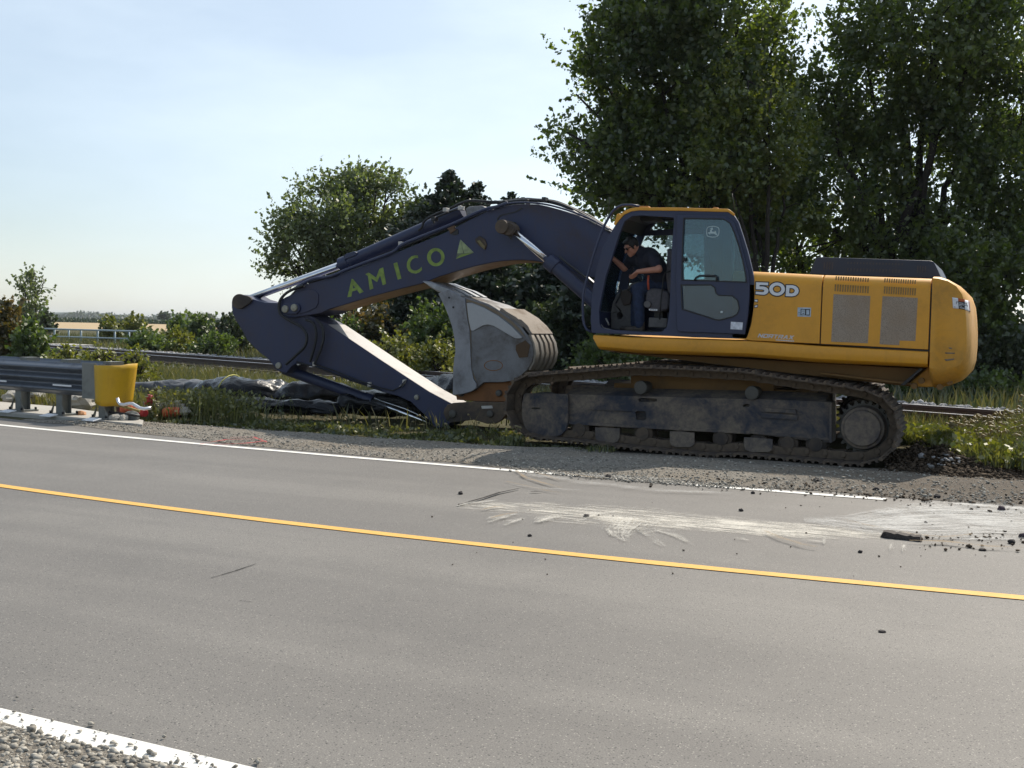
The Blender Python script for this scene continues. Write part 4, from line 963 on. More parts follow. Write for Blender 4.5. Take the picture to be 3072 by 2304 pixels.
hose([B_(1000, 368), B_(1100, 325), B_(1200, 302), B_(1330, 298), B_(1500, 316), B_(1700, 372), B_(1860, 436), B_(2010, 520)], [14.98] * 8, .014, 'boom_pipe', m_blue2)
for p_ in ((660, 360), (785, 345), (1150, 300), (1330, 290), (1480, 272), (290, 640), (565, 435)):
    c_ = P('B', p_, 15.1); MB().box(c_, (.03, .06, .03)).build('hose_clamp', m_lite if p_[0] in (785, 660, 290) else m_black, boom, .006)
mb = MB()
for u in (0, .14, .27):
    c_ = P('B', (1740 + u * 1000, 385 + u * 560), 15.05); mb.box(c_, (.06, .03, .015), Matrix.Rotation(.5, 3, 'Y'))
mb.build('pipe_bracket', m_lite, boom)

# ---- bucket and linkage
YK0, YK1 = 14.90, 15.80
prof_k = [(500, 243), (545, 262), (700, 308), (820, 365), (940, 440), (1010, 505), (1060, 570), (1095, 640), (1108, 720), (1095, 790), (1060, 850), (1000, 905), (930, 945), (850, 958), (690, 960), (640, 1005), (600, 1035)]
sidep = [(340, 235), (375, 330), (408, 410), (438, 500), (458, 600), (465, 700), (455, 770), (446, 850), (445, 950), (440, 1065), (520, 1058)] + prof_k[::-1] + [(410, 195)]
pk = pl('F', YK0, prof_k)
inner = grow(pk + [pk[0]], 0)[:len(pk)]
mb = MB(); n = len(pk); vs = []
cxk = sum(a_ for a_, b_ in pk) / n; czk = sum(b_ for a_, b_ in pk) / n
for i, (a_, b_) in enumerate(pk):
    tdir = Vector(pk[min(n - 1, i + 1)]) - Vector(pk[max(0, i - 1)]); nn = Vector((tdir.y, -tdir.x)).normalized()
    if nn.dot(Vector((cxk - a_, czk - b_))) < 0: nn = -nn
    vs += [(a_, YK0 + .03, b_), (a_, YK1 - .03, b_), (a_ + nn.x * .04, YK1 - .03, b_ + nn.y * .04), (a_ + nn.x * .04, YK0 + .03, b_ + nn.y * .04)]
mb.add(vs, [(4 * i + j, 4 * i + (j + 1) % 4, 4 * i + 4 + (j + 1) % 4, 4 * i + 4 + j) for i in range(n - 1) for j in range(4)] + [(0, 1, 2, 3), tuple(4 * n - 4 + j for j in range(4))])
sp_w = pl('F', YK0, sidep)
mb.prism(sp_w, YK0, YK0 + .03); mb.prism(sp_w, YK1 - .03, YK1)
bk = mb.build('bucket', m_steel, ex, .006)
cut = pl('F', YK0, [(322, 222), (410, 190), (500, 243), (545, 265), (552, 330), (562, 420), (582, 520), (590, 700), (598, 850), (615, 930), (640, 972), (640, 1008), (600, 1035), (520, 1058), (442, 1065), (446, 950), (446, 850), (455, 770), (465, 700), (458, 600), (438, 500), (408, 410), (375, 330)])
for y0 in (YK0 - .028, YK1): MB().prism(cut, y0, y0 + .028).build('side_cutter', paint('cutter_steel', (.26, .27, .30), .42, (.12, .10, .08), .7, 2.0, metal=.35, bump=.12, lo=.44, hi=.7, streak=.3), bk, .008)
wear = pl('F', YK0, [(556, 302), (600, 302), (700, 340), (820, 408), (930, 495), (1000, 565), (1018, 585), (1005, 597), (960, 596), (900, 562), (830, 520), (780, 492), (730, 481), (690, 490), (640, 518), (612, 534), (592, 528), (575, 450)])
MB().prism(wear, YK0 - .022, YK0).build('wear_plate', m_plate, bk, .006)
for p_ in ((408, 257), (443, 337)):
    c_ = P('F', p_, YK0 - .028); r_ = wl_('F', 9, p_, YK0); MB().ycyl(c_.x, c_.z, YK0 - .034, YK0 - .02, r_, 12).build('bolt_hole', m_black, bk)
for c0 in (((1010, 628), (965, 650), (962, 690), (990, 755), (1060, 750), (1080, 650), (1040, 610)),):
    decal('mud_patch', 'F', YK0, [list(c0)], paint('mud_brown', (.10, .062, .035), .95, (.06, .04, .03), .6, 6, bump=.5), bk, .012)
decal('edge_mud', 'F', YK0, [[(552, 268), (700, 315), (815, 372), (930, 452), (1000, 520), (1045, 590), (1010, 560), (930, 480), (815, 398), (700, 335), (600, 297), (560, 296), (566, 400), (590, 520), (592, 700), (600, 860), (640, 960), (618, 930), (596, 850), (583, 700), (578, 520), (552, 400)]], paint('mud_tan', (.22, .17, .115), .9, (.12, .09, .06), .5, 6, bump=.4), bk, .007)
decal('stamp_ring', 'F', YK0, [[ell(775, 820, 78, 45, 30), ell(775, 820, 72, 39, 30)]], m_rust, bk, .003)
# heel straps across the rounded back
def strap(i0, i1, y0, y1, th, mat, name='heel_strap'):
    mb = MB(); vs = []; seg = pk[i0:i1]; m = len(seg)
    for i, (a_, b_) in enumerate(seg):
        j = i + i0; tdir = Vector(pk[min(n - 1, j + 1)]) - Vector(pk[max(0, j - 1)]); nn = Vector((tdir.y, -tdir.x)).normalized()
        if nn.dot(Vector((cxk - a_, czk - b_))) > 0: nn = -nn
        vs += [(a_ - nn.x * .01, y0, b_ - nn.y * .01), (a_ - nn.x * .01, y1, b_ - nn.y * .01), (a_ + nn.x * th, y1, b_ + nn.y * th), (a_ + nn.x * th, y0, b_ + nn.y * th)]
    mb.add(vs, [(4 * i + j, 4 * i + (j + 1) % 4, 4 * i + 4 + (j + 1) % 4, 4 * i + 4 + j) for i in range(m - 1) for j in range(4)] + [(0, 1, 2, 3), tuple(4 * m - 4 + j for j in range(4))])
    return mb.build(name, mat, bk, .004)
m_strap = paint('strap_worn', (.24, .22, .19), .5, (.17, .12, .075), .7, 2.2, metal=.3, bump=.15)
for y0, y1 in ((YK0 + .02, YK0 + .16), (YK0 + .24, YK0 + .34), (YK0 + .42, YK0 + .52), (YK0 + .60, YK0 + .70), (YK0 + .78, YK0 + .88)): strap(5, 11, y0, y1, .03, m_strap)
strap(3, 7, YK0 + .02, YK1 - .02, .045, paint('band_mud', (.22, .19, .16), .8, (.13, .085, .05), .8, 3, bump=.4), 'wear_band')
# teeth
tooth = pl('F', YK0, [(185, 117), (240, 120), (310, 148), (400, 190), (505, 240), (490, 256), (420, 222), (330, 215), (300, 205), (240, 168)])
tops = pl('F', YK0, [(300, 150), (410, 184), (510, 238), (500, 262), (440, 235), (345, 212), (288, 190)])
for i in range(4):
    y0 = YK0 + .0 + i * (.9 - .12) / 3
    tt = MB()
    k = len(tooth); vs = []
    for y, s_ in ((y0, .55), (y0 + .03, 1.), (y0 + .09, 1.), (y0 + .12, .55)):
        cx2 = sum(a_ for a_, b_ in tooth) / k; cz2 = sum(b_ for a_, b_ in tooth) / k
        for a_, b_ in tooth:
            # thin the flanks, keep the length
            L_ = Vector(tooth[4]) - Vector(tooth[0]); L_.normalize(); rel = Vector((a_ - cx2, b_ - cz2)); al = rel.dot(L_); pe = rel - L_ * al
            q = L_ * al * (.96 + .04 * s_) + pe * s_; vs.append((cx2 + q.x, y, cz2 + q.y))
    tt.add(vs, [(i2 * k + j, i2 * k + (j + 1) % k, (i2 + 1) * k + (j + 1) % k, (i2 + 1) * k + j) for i2 in range(3) for j in range(k)] + [tuple(range(k)), tuple(3 * k + j for j in range(k))])
    tt = tt.build('tooth', m_plate, bk, .004)
    MB().prism(tops, y0 - .012, y0 + .132).build('tooth_adapter', paint('adapter_steel', (.26, .27, .29), .4, (.15, .12, .09), .6, 3, metal=.4, bump=.1), tt, .01)
# ears, links and pins
ear = pl('F', 14.98, [(470, 1105), (462, 1055), (476, 1022), (510, 1010), (560, 1030), (610, 1030), (660, 985), (700, 962), (850, 958), (930, 940), (930, 1075), (900, 1115), (830, 1120), (700, 1118)])
for y0 in (14.98, 15.64): MB().prism(ear, y0, y0 + .07).build('bucket_ear', m_rust, bk, .008)
lnk = pl('F', 14.90, [(358, 1215), (368, 1175), (395, 1145), (440, 1130), (600, 1122), (860, 1126), (872, 1150), (872, 1235), (840, 1275), (790, 1302), (720, 1304), (610, 1270), (480, 1288), (420, 1296), (380, 1270)])
for y0 in (14.90, 15.70): MB().prism(lnk, y0, y0 + .08).build('bucket_link', m_dirtpl, bk, .012)
MB().box(P('F', (620, 1195), 15.35), (.3, .36, .10)).build('link_block', m_dirtpl, bk, .015)
for p_, r2, y0 in (((430, 1222), 34, 14.86), ((742, 1222), 30, 14.86), ((497, 1048), 30, 14.93), ((812, 1050), 28, 14.93)):
    c_ = P('F', p_, y0); r_ = wl_('F', r2, p_, y0)
    MB().lathe_y(c_.x, c_.z, [(y0, r_ * .3), (y0 + .005, r_ * .85), (y0 + .02, r_), (y0 + .9, r_), (y0 + .98, r_ * .9)], 22).build('linkage_pin', m_pin, bk)
decal('link_plate', 'F', 14.90, [[(675, 1155), (765, 1152), (770, 1175), (680, 1178)]], m_lite, bk, .004)
# ================================================================== CAB
YQ0, YQ1 = 13.86, 14.92
cabo = [(275, 1545), (263, 1400), (272, 1200), (295, 1000), (335, 820), (395, 610), (465, 470), (525, 370), (580, 290), (640, 225), (720, 192), (800, 185), (1240, 190), (1780, 205), (1850, 240), (1900, 320), (1950, 470), (2005, 650), (2055, 860), (2083, 1010), (2085, 1150), (2072, 1300), (2048, 1450), (2010, 1570), (1990, 1612)]
h1 = [(362, 1440), (358, 1300), (385, 1150), (432, 920), (500, 710), (590, 430), (640, 310), (720, 255), (850, 245), (1180, 268), (1185, 300), (1162, 600), (1150, 900), (1135, 1300), (1105, 1480), (1050, 1533), (900, 1538), (600, 1516), (420, 1500), (380, 1480)]
h2 = [(1240, 262), (1745, 275), (1825, 335), (1880, 480), (1935, 700), (1980, 860), (2002, 1000), (2000, 1150), (1985, 1350), (1958, 1535), (1255, 1512), (1240, 1470)]
co = pl('C', YQ0, cabo)
XR0, XR1 = P('C', (1240, 190), YQ0).x, P('C', (1990, 900), YQ0).x
def taper(mb):                     # the cab's back wall runs forward towards the boom side
    out = []
    for x, y, z in mb.v:
        k = max(0., min(1.15, (x - XR0) / (XR1 - XR0))) * max(0., (y - YQ0) / (YQ1 - YQ0))
        out.append((x - .34 * k, y, z))
    mb.v = out; return mb
cab = MB().prism(co, YQ0, YQ0 + .06, [pl('C', YQ0, h1), pl('C', YQ0, h2)]).build('cab', m_blue2, ex, .012)
far_hole = pl('C', YQ1, [(868, 472), (1560, 452), (1575, 950), (1200, 962), (780, 1050), (690, 1060), (705, 930), (775, 700)])
up_hole = pl('C', YQ1, [(1000, 318), (1150, 312), (1540, 318), (1540, 395), (1150, 398), (925, 412)])
taper(MB().prism(co, YQ1 - .05, YQ1, [far_hole, up_hole])).build('far_wall', m_blue2, cab, .01)
taper(MB().prism(far_hole, YQ1 - .03, YQ1 - .024)).build('window_pane', m_glass2, cab)
taper(MB().prism(up_hole, YQ1 - .03, YQ1 - .024)).build('window_pane', m_glass2, cab)
MB().prism(pl('C', YQ1 - .04, [(900, 690), (1570, 702), (1570, 712), (900, 700)]), YQ1 - .045, YQ1 - .03).build('window_bar', m_black, cab)
# roof: yellow shell with a skylight
rs = [(522, 338), (548, 270), (556, 232), (580, 222), (600, 232), (640, 195), (700, 168), (760, 157), (1200, 158), (1780, 172), (1800, 178), (1855, 220), (1865, 240), (1850, 250), (1790, 208), (1240, 194), (800, 190), (720, 200), (640, 236), (585, 295), (540, 358)]
rz = pl('C', YQ0, rs)
roof = MB().prism(rz, YQ0 - .015, YQ0 + .2).prism(rz, YQ1 - .16, YQ1 + .015)
mid_f = pl('C', YQ0, [(522, 338), (548, 270), (640, 195), (700, 168), (760, 157), (800, 159), (800, 190), (720, 200), (640, 236), (585, 295), (540, 358)])
mid_b = pl('C', YQ0, [(1080, 157), (1200, 158), (1780, 172), (1800, 178), (1855, 220), (1850, 250), (1790, 208), (1240, 194), (1080, 192)])
roof.prism(mid_f, YQ0 + .2, YQ1 - .16).prism(mid_b, YQ0 + .2, YQ1 - .16)
roof = taper(roof).build('cab_roof', m_yellow, cab, .01)
MB().prism(pl('C', YQ0, [(800, 160), (1080, 158), (1080, 164), (800, 166)]), YQ0 + .2, YQ1 - .16).build('skylight', m_glass2, roof)
lin = pl('C', YQ0 + .07, [(560, 400), (640, 262), (720, 218), (800, 205), (1240, 208), (1780, 222), (1840, 260), (1830, 275), (1780, 245), (1240, 232), (800, 228), (730, 240), (655, 285), (585, 410)])
taper(MB().prism(lin, YQ0 + .06, YQ0 + .2).prism(lin, YQ1 - .16, YQ1 - .05)).build('roof_lining', m_black, roof)
MB().prism(pl('C', YQ0 + .07, [(560, 400), (640, 262), (720, 218), (800, 205), (840, 205), (840, 228), (800, 228), (730, 240), (655, 285), (585, 410)]), YQ0 + .2, YQ1 - .16).build('roof_lining', m_black, roof)
for q in ([(800, 158), (805, 140), (905, 140), (912, 158)], [(1615, 168), (1620, 152), (1668, 154), (1672, 170)]):
    MB().prism(pl('C', YQ0 + .02, q), YQ0 + .02, YQ0 + .1).build('roof_lamp', plain('lamp_amber', (.5, .22, .03), .4), roof, .006)
# rear wall, floor and front sill
def strip_wall(pts, th, name, mat, y0=YQ0 + .06, y1=YQ1 - .05):
    a_ = pl('C', YQ0, pts); b_ = grow(a_ + [(a_[0][0] - .5, a_[-1][1])], 0)
    mb = MB(); vs = []
    for i, (x, z) in enumerate(a_):
        d_ = Vector(a_[min(len(a_) - 1, i + 1)]) - Vector(a_[max(0, i - 1)]); nn = Vector((-d_.y, d_.x)).normalized()
        vs += [(x, y0, z), (x, y1, z), (x + nn.x * th, y1, z + nn.y * th), (x + nn.x * th, y0, z + nn.y * th)]
    mb.add(vs, [(4 * i + j, 4 * i + (j + 1) % 4, 4 * i + 4 + (j + 1) % 4, 4 * i + 4 + j) for i in range(len(a_) - 1) for j in range(4)] + [(0, 1, 2, 3), tuple(4 * len(a_) - 4 + j for j in range(4))])
    return taper(mb).build(name, mat, cab, .004)
strip_wall([(1990, 1605), (2010, 1565), (2048, 1450), (2072, 1300), (2080, 1100)], -.04, 'rear_wall', m_blue2)
strip_wall([(2080, 1100), (2080, 1012), (2052, 862), (2002, 652), (1947, 472), (1897, 322), (1850, 245)], -.008, 'window_pane', m_glass2)
strip_wall([(1990, 1608), (275, 1542)], -.05, 'cab_floor', m_black)
strip_wall([(270, 1540), (265, 1400), (272, 1300)], -.04, 'front_sill', m_blue2)
strip_wall([(272, 1300), (274, 1200), (297, 1000), (337, 820), (397, 612), (467, 472), (527, 372)], .006, 'windscreen', glass('windscreen_glass', (.93, .95, .95), .0))
# rear corner post seen through the door glass
MB().prism(pl('C', 14.0, [(1715, 300), (1800, 310), (1830, 400), (1835, 990), (1725, 990)]), 13.99, 14.05).build('rear_post', m_blue2, cab, .01)
MB().tube([P('C', (1828, 380), 13.93), P('C', (1850, 520), 13.93), P('C', (1850, 700), 13.93), P('C', (1836, 950), 13.93)], .012, 8).build('door_seal', m_lite, cab)
# door
doo = [(1215, 240), (1755, 255), (1845, 325), (1900, 480), (1955, 700), (2000, 860), (2022, 1000), (2020, 1150), (2005, 1350), (1970, 1560), (1240, 1532), (1213, 1480), (1208, 900)]
w1 = [(1302, 282), (1730, 290), (1800, 335), (1840, 420), (1890, 560), (1940, 740), (1970, 890), (1980, 975), (1280, 950), (1288, 600)]
w2 = [(1272, 1020), (1595, 1020), (1632, 1050), (1645, 1110), (1680, 1135), (1830, 1140), (1885, 1190), (1900, 1270), (1880, 1330), (1830, 1360), (1690, 1395), (1640, 1390), (1490, 1340), (1285, 1275)]
dr = MB().prism(pl('C', 13.82, doo), 13.82, 13.858, [pl('C', 13.82, w1), pl('C', 13.82, w2)]).build('cab_door', m_blue2, cab, .01)
MB().prism(pl('C', 13.84, grow(w1, 4)), 13.838, 13.844).build('door_pane', m_glass, dr)
MB().prism(pl('C', 13.84, grow(w2, 4)), 13.838, 13.844).build('door_pane', m_glass3, dr)
def gasket(w, nm):
    MB().prism(pl('C', 13.815, grow(w, 14)), 13.812, 13.821, [pl('C', 13.815, w)]).build(nm, m_black, dr, .003)
gasket(w1, 'door_gasket'); gasket(w2, 'door_gasket')
MB().tube([P('C', p_, 13.80) for p_ in ((1415, 965), (1430, 935), (1470, 912), (1640, 912), (1658, 930), (1660, 968))], .014, 8).build('door_handle', m_black, dr)
MB().tube([P('C', p_, 13.87) for p_ in ((1480, 310), (1560, 610), (1628, 910))], .006, 6).build('wiper_arm', m_black, dr)
decal('door_latch', 'C', 13.82, [[(1282, 715), (1318, 712), (1322, 740), (1300, 752), (1284, 745)]], m_black, dr, .03)
decal('door_notice', 'C', 13.82, [[(1817, 1420), (1950, 1428), (1942, 1510), (1812, 1502)]], plain('paper_white', (.62, .64, .70), .7), dr, .004, 'white paper notice on the lower door')
decal('door_stud', 'C', 13.838, [ell(1716, 1312, 14, 12, 12)], plain('stud', (.45, .52, .55), .4), dr, .01)
# leaping animal emblem on the door glass
m_emb = plain('emblem_pale', (.42, .52, .54), .5, 0, .1)
fo = [(700, 480), (860, 425), (1050, 398), (1250, 415), (1420, 470), (1490, 560), (1510, 700), (1495, 900), (1450, 1040), (1410, 1090), (1250, 1140), (1050, 1160), (850, 1130), (690, 1075), (655, 960), (640, 800), (650, 620)]
decal('emblem_frame', 'K', 13.838, [[fo, grow(fo, -42)]], m_emb, dr, .0015)
deer = [(735, 855), (800, 815), (890, 800), (900, 700), (860, 660), (960, 640), (985, 610), (870, 570), (990, 540), (985, 500), (1060, 505), (1060, 570), (1100, 600), (1060, 635), (1015, 650), (1000, 760), (1090, 785), (1200, 770), (1220, 725), (1270, 730), (1290, 800), (1310, 890), (1380, 980), (1430, 1060), (1390, 1065), (1290, 990), (1190, 935), (1130, 895), (1030, 905), (900, 890), (850, 875), (905, 945), (890, 965), (800, 905)]
decal('emblem', 'K', 13.838, [deer], m_emb, dr, .0018, 'pale leaping deer emblem on the door glass')
# guard rail in front of the cab
MB().tube([P('C', p_, 13.90) for p_ in ((805, 145), (720, 130), (620, 130), (560, 155), (510, 200), (460, 275), (420, 350), (360, 500), (300, 680), (250, 850), (210, 1000), (185, 1120), (178, 1250), (180, 1380), (192, 1450), (220, 1505), (275, 1535))], .017, 10).build('front_guard_rail', m_blue2, cab)
MB().tube([P('C', p_, 13.98) for p_ in ((425, 330), (430, 270), (470, 130), (480, 40))], .003, 5).build('aerial', m_black, cab)
MB().tube([P('C', p_, 14.0) for p_ in ((1868, 240), (1845, 100), (1830, 0))], .004, 5).build('aerial', m_black, cab)
# seat and controls
m_seat = plain('seat_grey', (.085, .08, .09), .8, 0, .25, 30); m_seat2 = plain('console_grey', (.11, .105, .105), .75, 0, .2, 20)
seat = MB().prism(pl('J', 14.2, [(745, 1070), (800, 1030), (920, 1040), (1000, 1085), (1010, 1190), (995, 1290), (880, 1312), (790, 1308), (740, 1250), (735, 1150)]), 14.16, 14.66).build('operator_seat', m_seat, cab, .03, 3)
MB().prism(pl('J', 14.3, [(1000, 560), (1090, 600), (1120, 1100), (1010, 1110), (985, 900)]), 14.2, 14.65).build('seat_back', m_seat, seat, .04, 3)
MB().prism(pl('J', 14.2, [(770, 1375), (985, 1385), (980, 1495), (765, 1490)]), 14.18, 14.62).build('seat_base', m_seat2, seat, .01)
MB().prism(pl('J', 14.3, [(830, 1310), (930, 1312), (930, 1380), (830, 1378)]), 14.3, 14.5).build('seat_suspension', m_black, seat)
MB().prism(pl('J', 14.15, ell(755, 1222, 42, 40, 18)), 14.12, 14.17).build('seat_knob', m_seat2, seat, .006)
decal('seat_tag', 'J', 14.15, [[(770, 1274), (868, 1278), (866, 1298), (770, 1293)]], m_dwhite, seat, .004)
decal('seat_tag_print', 'J', 14.146, [[(784, 1281), (800, 1281), (800, 1288), (784, 1288)], [(806, 1282), (830, 1283), (830, 1289), (806, 1288)], [(836, 1284), (852, 1285), (852, 1291), (836, 1290)]], m_dblack, seat, .001)
MB().tube([P('J', p_, 14.1) for p_ in ((1025, 832), (960, 850), (940, 890), (928, 1000), (905, 1200), (895, 1400))], .009, 8).build('seat_grab_bar', m_black, seat)
MB().prism(pl('J', 14.5, [(332, 1505), (332, 1320), (355, 1200), (400, 1110), (450, 1060), (520, 1042), (575, 1075), (590, 1480), (470, 1530)]), 14.45, 14.75, [pl('J', 14.5, ell(438, 1355, 32, 40, 16))]).build('front_console', m_seat2, cab, .02)
MB().prism(pl('J', 14.52, [(465, 1080), (540, 1045), (600, 1110), (580, 1220), (500, 1240), (465, 1160)]), 14.4, 14.46).build('console_cover', paint('console_worn', (.06, .05, .045), .8, (.12, .07, .04), .6, 8), cab, .015)
MB().prism(pl('J', 14.7, [(600, 990), (700, 960), (720, 1000), (560, 1060)]), 14.5, 14.72).build('side_console', m_seat2, cab, .01)
mb = MB().tube([P('J', p_, 14.35) for p_ in ((415, 1010), (440, 1060), (420, 1130), (380, 1210))], .012, 8)
mb.tube([P('J', p_, 14.2) for p_ in ((690, 1000), (670, 930), (640, 885))], .012, 8)
mb.build('control_lever', m_black, cab)
MB().tube([P('J', p_, 14.12) for p_ in ((205, 1455), (235, 1495), (330, 1520), (420, 1530))], .006, 6).tube([P('J', p_, 14.2) for p_ in ((262, 1385), (285, 1430), (300, 1465))], .012, 6).build('floor_pedal', m_lite, cab)
MB().tube([P('J', p_, 14.1) for p_ in ((765, 880), (758, 960), (765, 1050))], .014, 8).build('seat_belt', plain('belt_orange', (.45, .07, .03), .7), seat)
MB().prism(pl('J', 14.3, [(690, 190), (880, 205), (870, 245), (720, 262), (690, 240)]), 14.2, 14.5).build('sun_visor', m_black, cab, .01)

# ================================================================== PERSON
def JP(x, y, Y): return P('J', (x, y), Y)
def capsule(mb, a_, b_, ra, rb, n=14):
    a_, b_ = Vector(a_), Vector(b_); d_ = b_ - a_; L_ = max(d_.length, 1e-5); d_ = d_ / L_
    pts, rr = [], []
    for i in range(6): an = math.pi / 2 * (1 - i / 5); pts.append(a_ - d_ * ra * math.sin(an)); rr.append(max(ra * math.cos(an), 1e-3))
    for i in range(6): an = math.pi / 2 * i / 5; pts.append(b_ + d_ * rb * math.sin(an)); rr.append(max(rb * math.cos(an), 1e-3))
    mb.tube(pts, rr, n)
def blob(mb, c, r, dirv=None, n=16):
    # ellipsoid: r = (rx, ry, rz)
    vs = []; m = 10
    R_ = dirv if dirv is not None else Matrix.Identity(3)
    for i in range(m + 1):
        th = math.pi * i / m
        for k in range(n):
            ph = 2 * math.pi * k / n
            vs.append(Vector(c) + R_ @ Vector((r[0] * math.sin(th) * math.cos(ph), r[1] * math.sin(th) * math.sin(ph), r[2] * math.cos(th))))
    mb.add(vs, [(i * n + k, i * n + (k + 1) % n, (i + 1) * n + (k + 1) % n, (i + 1) * n + k) for i in range(m) for k in range(n)])
def fuse(mb, name, mat, parent, voxel=.008, smooth=4):
    o = mb.build('tmp', mat); md = o.modifiers.new('r', 'REMESH'); md.mode = 'VOXEL'; md.voxel_size = voxel; md.use_smooth_shade = True
    s_ = o.modifiers.new('s', 'SMOOTH'); s_.iterations = smooth; s_.factor = .5
    me = bpy.data.meshes.new_from_object(o.evaluated_get(bpy.context.evaluated_depsgraph_get()))
    bpy.data.objects.remove(o); me.name = name; me.materials.clear(); me.materials.append(mat)
    me.polygons.foreach_set('use_smooth', [True] * len(me.polygons))
    o = bpy.data.objects.new(name, me); COL.objects.link(o); put(o, parent); return o
m_skin = plain('skin', (.42, .19, .125), .5, 0, .12, 9); m_shirt = plain('navy_cotton', (.010, .012, .024), .9, 0, .3, 14, .2)
m_jean = plain('denim', (.018, .030, .068), .9, 0, .35, 20, .2); m_hair = plain('hair_dark', (.006, .005, .005), .6, 0, .4, 60); m_boot = plain('boot_leather', (.06, .045, .035), .7, 0, .3, 20)
hip = JP(895, 985, 14.38); hipf = JP(880, 985, 14.52); waist = JP(880, 860, 14.36); chest = JP(760, 700, 14.33); neckb = JP(665, 610, 14.27); headc = JP(562, 548, 14.2)
shn = JP(815, 690, 14.13); shf = JP(570, 690, 14.48); eln = JP(885, 812, 14.03); haw = JP(640, 838, 13.98)
elf = JP(480, 800, 14.42); hfw = JP(335, 672, 14.3)
knn = JP(645, 1040, 14.16); knf = JP(620, 1050, 14.5); ann = JP(660, 1460, 14.2); anf = JP(600, 1450, 14.5)
Fd = Vector((-.62, -.62, -.48)).normalized()          # where the face looks: left, towards the camera, down
Su = Vector((0, 0, 1)); Sr = Fd.cross(Su).normalized(); Su = Sr.cross(Fd).normalized()
HR = Matrix((Sr, Fd, Su)).transposed()
def hpt(r, f, u): return headc + Sr * r + Fd * f + Su * u
bd = MB()
for a_, b_, ra, rb in ((hip, hipf, .14, .14), (hip, waist, .13, .14), (hipf, waist, .12, .13), (waist, chest, .145, .15), (chest, neckb, .13, .075), (shn, chest, .075, .11), (shf, chest, .075, .11), (neckb, headc, .062, .056),
                       (shn, eln, .062, .048), (eln, haw, .046, .03), (shf, elf, .06, .046), (elf, hfw, .045, .029), (hip, knn, .095, .065), (hipf, knf, .095, .065), (knn, ann, .062, .045), (knf, anf, .062, .045)):
    capsule(bd, a_, b_, ra, rb)
blob(bd, headc + Su * .015 - Fd * .01, (.074, .094, .105), HR); blob(bd, hpt(0, .028, -.055), (.055, .06, .062), HR); blob(bd, hpt(0, .06, -.095), (.03, .028, .024), HR)
capsule(bd, hpt(0, .085, .012), hpt(0, .108, -.028), .009, .014); blob(bd, hpt(0, .085, -.062), (.024, .012, .007), HR); blob(bd, hpt(0, .083, -.075), (.02, .012, .006), HR)
blob(bd, hpt(0, .078, .03), (.05, .016, .012), HR)
for s_ in (-1, 1): blob(bd, hpt(.076 * s_, -.012, -.012), (.01, .02, .032), HR); blob(bd, hpt(.04 * s_, .06, -.03), (.022, .02, .02), HR)
def hand(mb, wrist, pdir, fdirs_side, curl, thumb):
    pd = Vector(pdir).normalized(); sd = Vector(fdirs_side).normalized(); nd = pd.cross(sd).normalized()
    palm = wrist + pd * .045
    for k in range(4):
        capsule(mb, wrist + sd * (.012 * (k - 1.5)) + pd * .01, wrist + pd * .085 + sd * (.019 * (k - 1.5)), .016, .0125)
    for k, L_ in enumerate((.066, .078, .072, .056)):
        p0 = wrist + pd * .09 + sd * (.0205 * (k - 1.5)); d_ = pd.copy()
        for j in range(3):
            d_ = (d_ + nd * curl * (.55 + .25 * j)).normalized(); p1 = p0 + d_ * L_ * (.45, .32, .23)[j]
            capsule(mb, p0, p1, .0095 - .001 * j, .0088 - .001 * j, 10); p0 = p1
    p0 = wrist + pd * .03 + sd * thumb * .026; d_ = (pd * .6 + sd * thumb * .75 + nd * curl * .5).normalized(); p1 = p0 + d_ * .04; capsule(mb, p0, p1, .0125, .0105, 10)
    d_ = (d_ + pd * .5 + nd * curl * .4).normalized(); capsule(mb, p1, p1 + d_ * .03, .0105, .009, 10)
hand(bd, haw, JP(585, 890, 13.99) - haw, (0, -.6, .5), .75, -1)
hand(bd, hfw, JP(318, 610, 14.15) - hfw, (.2, -.8, .1), -.8, 1)
person = thing('person', 'man in a navy t-shirt, jeans and sunglasses leaning forward in the open cab', 'person', hip)
fuse(bd, 'body', m_skin, person, .0065, 3)
sh = MB()
for a_, b_, ra, rb in ((hip.lerp(waist, .35), waist, .155, .16), (hipf.lerp(waist, .35), waist, .14, .15), (waist, chest, .162, .17), (chest, neckb, .148, .085), (shn, chest, .092, .13), (shf, chest, .092, .13),
                       (shn, shn.lerp(eln, .62), .085, .07), (shf, shf.lerp(elf, .6), .083, .068)): capsule(sh, a_, b_, ra, rb)
fuse(sh, 'shirt', m_shirt, person, .009, 4)
jn = MB()
for a_, b_, ra, rb in ((hip, hipf, .155, .155), (hip, hip.lerp(waist, .35), .15, .15), (hip, knn, .112, .082), (hipf, knf, .11, .08), (knn, ann, .082, .068), (knf, anf, .08, .066)): capsule(jn, a_, b_, ra, rb)
fuse(jn, 'jeans', m_jean, person, .009, 4)
hr = MB(); blob(hr, hpt(0, -.022, .034), (.084, .096, .102), HR); blob(hr, hpt(0, .045, .088), (.062, .04, .03), HR)
for s_ in (-1, 1): blob(hr, hpt(.07 * s_, .012, .012), (.012, .02, .045), HR)
rr_ = random.Random(3)
for _ in range(60):
    a_, b_ = rr_.uniform(-1.4, 1.4), rr_.uniform(-.2, 1.3); q = hpt(.08 * math.sin(a_) * math.cos(b_), -.02 - .09 * math.cos(a_) * math.cos(b_) * .7 + .03, .034 + .1 * math.sin(b_)); blob(hr, q, (.014, .014, .014), HR, 8)
fuse(hr, 'hair', m_hair, person, .008, 1)
sg = MB()
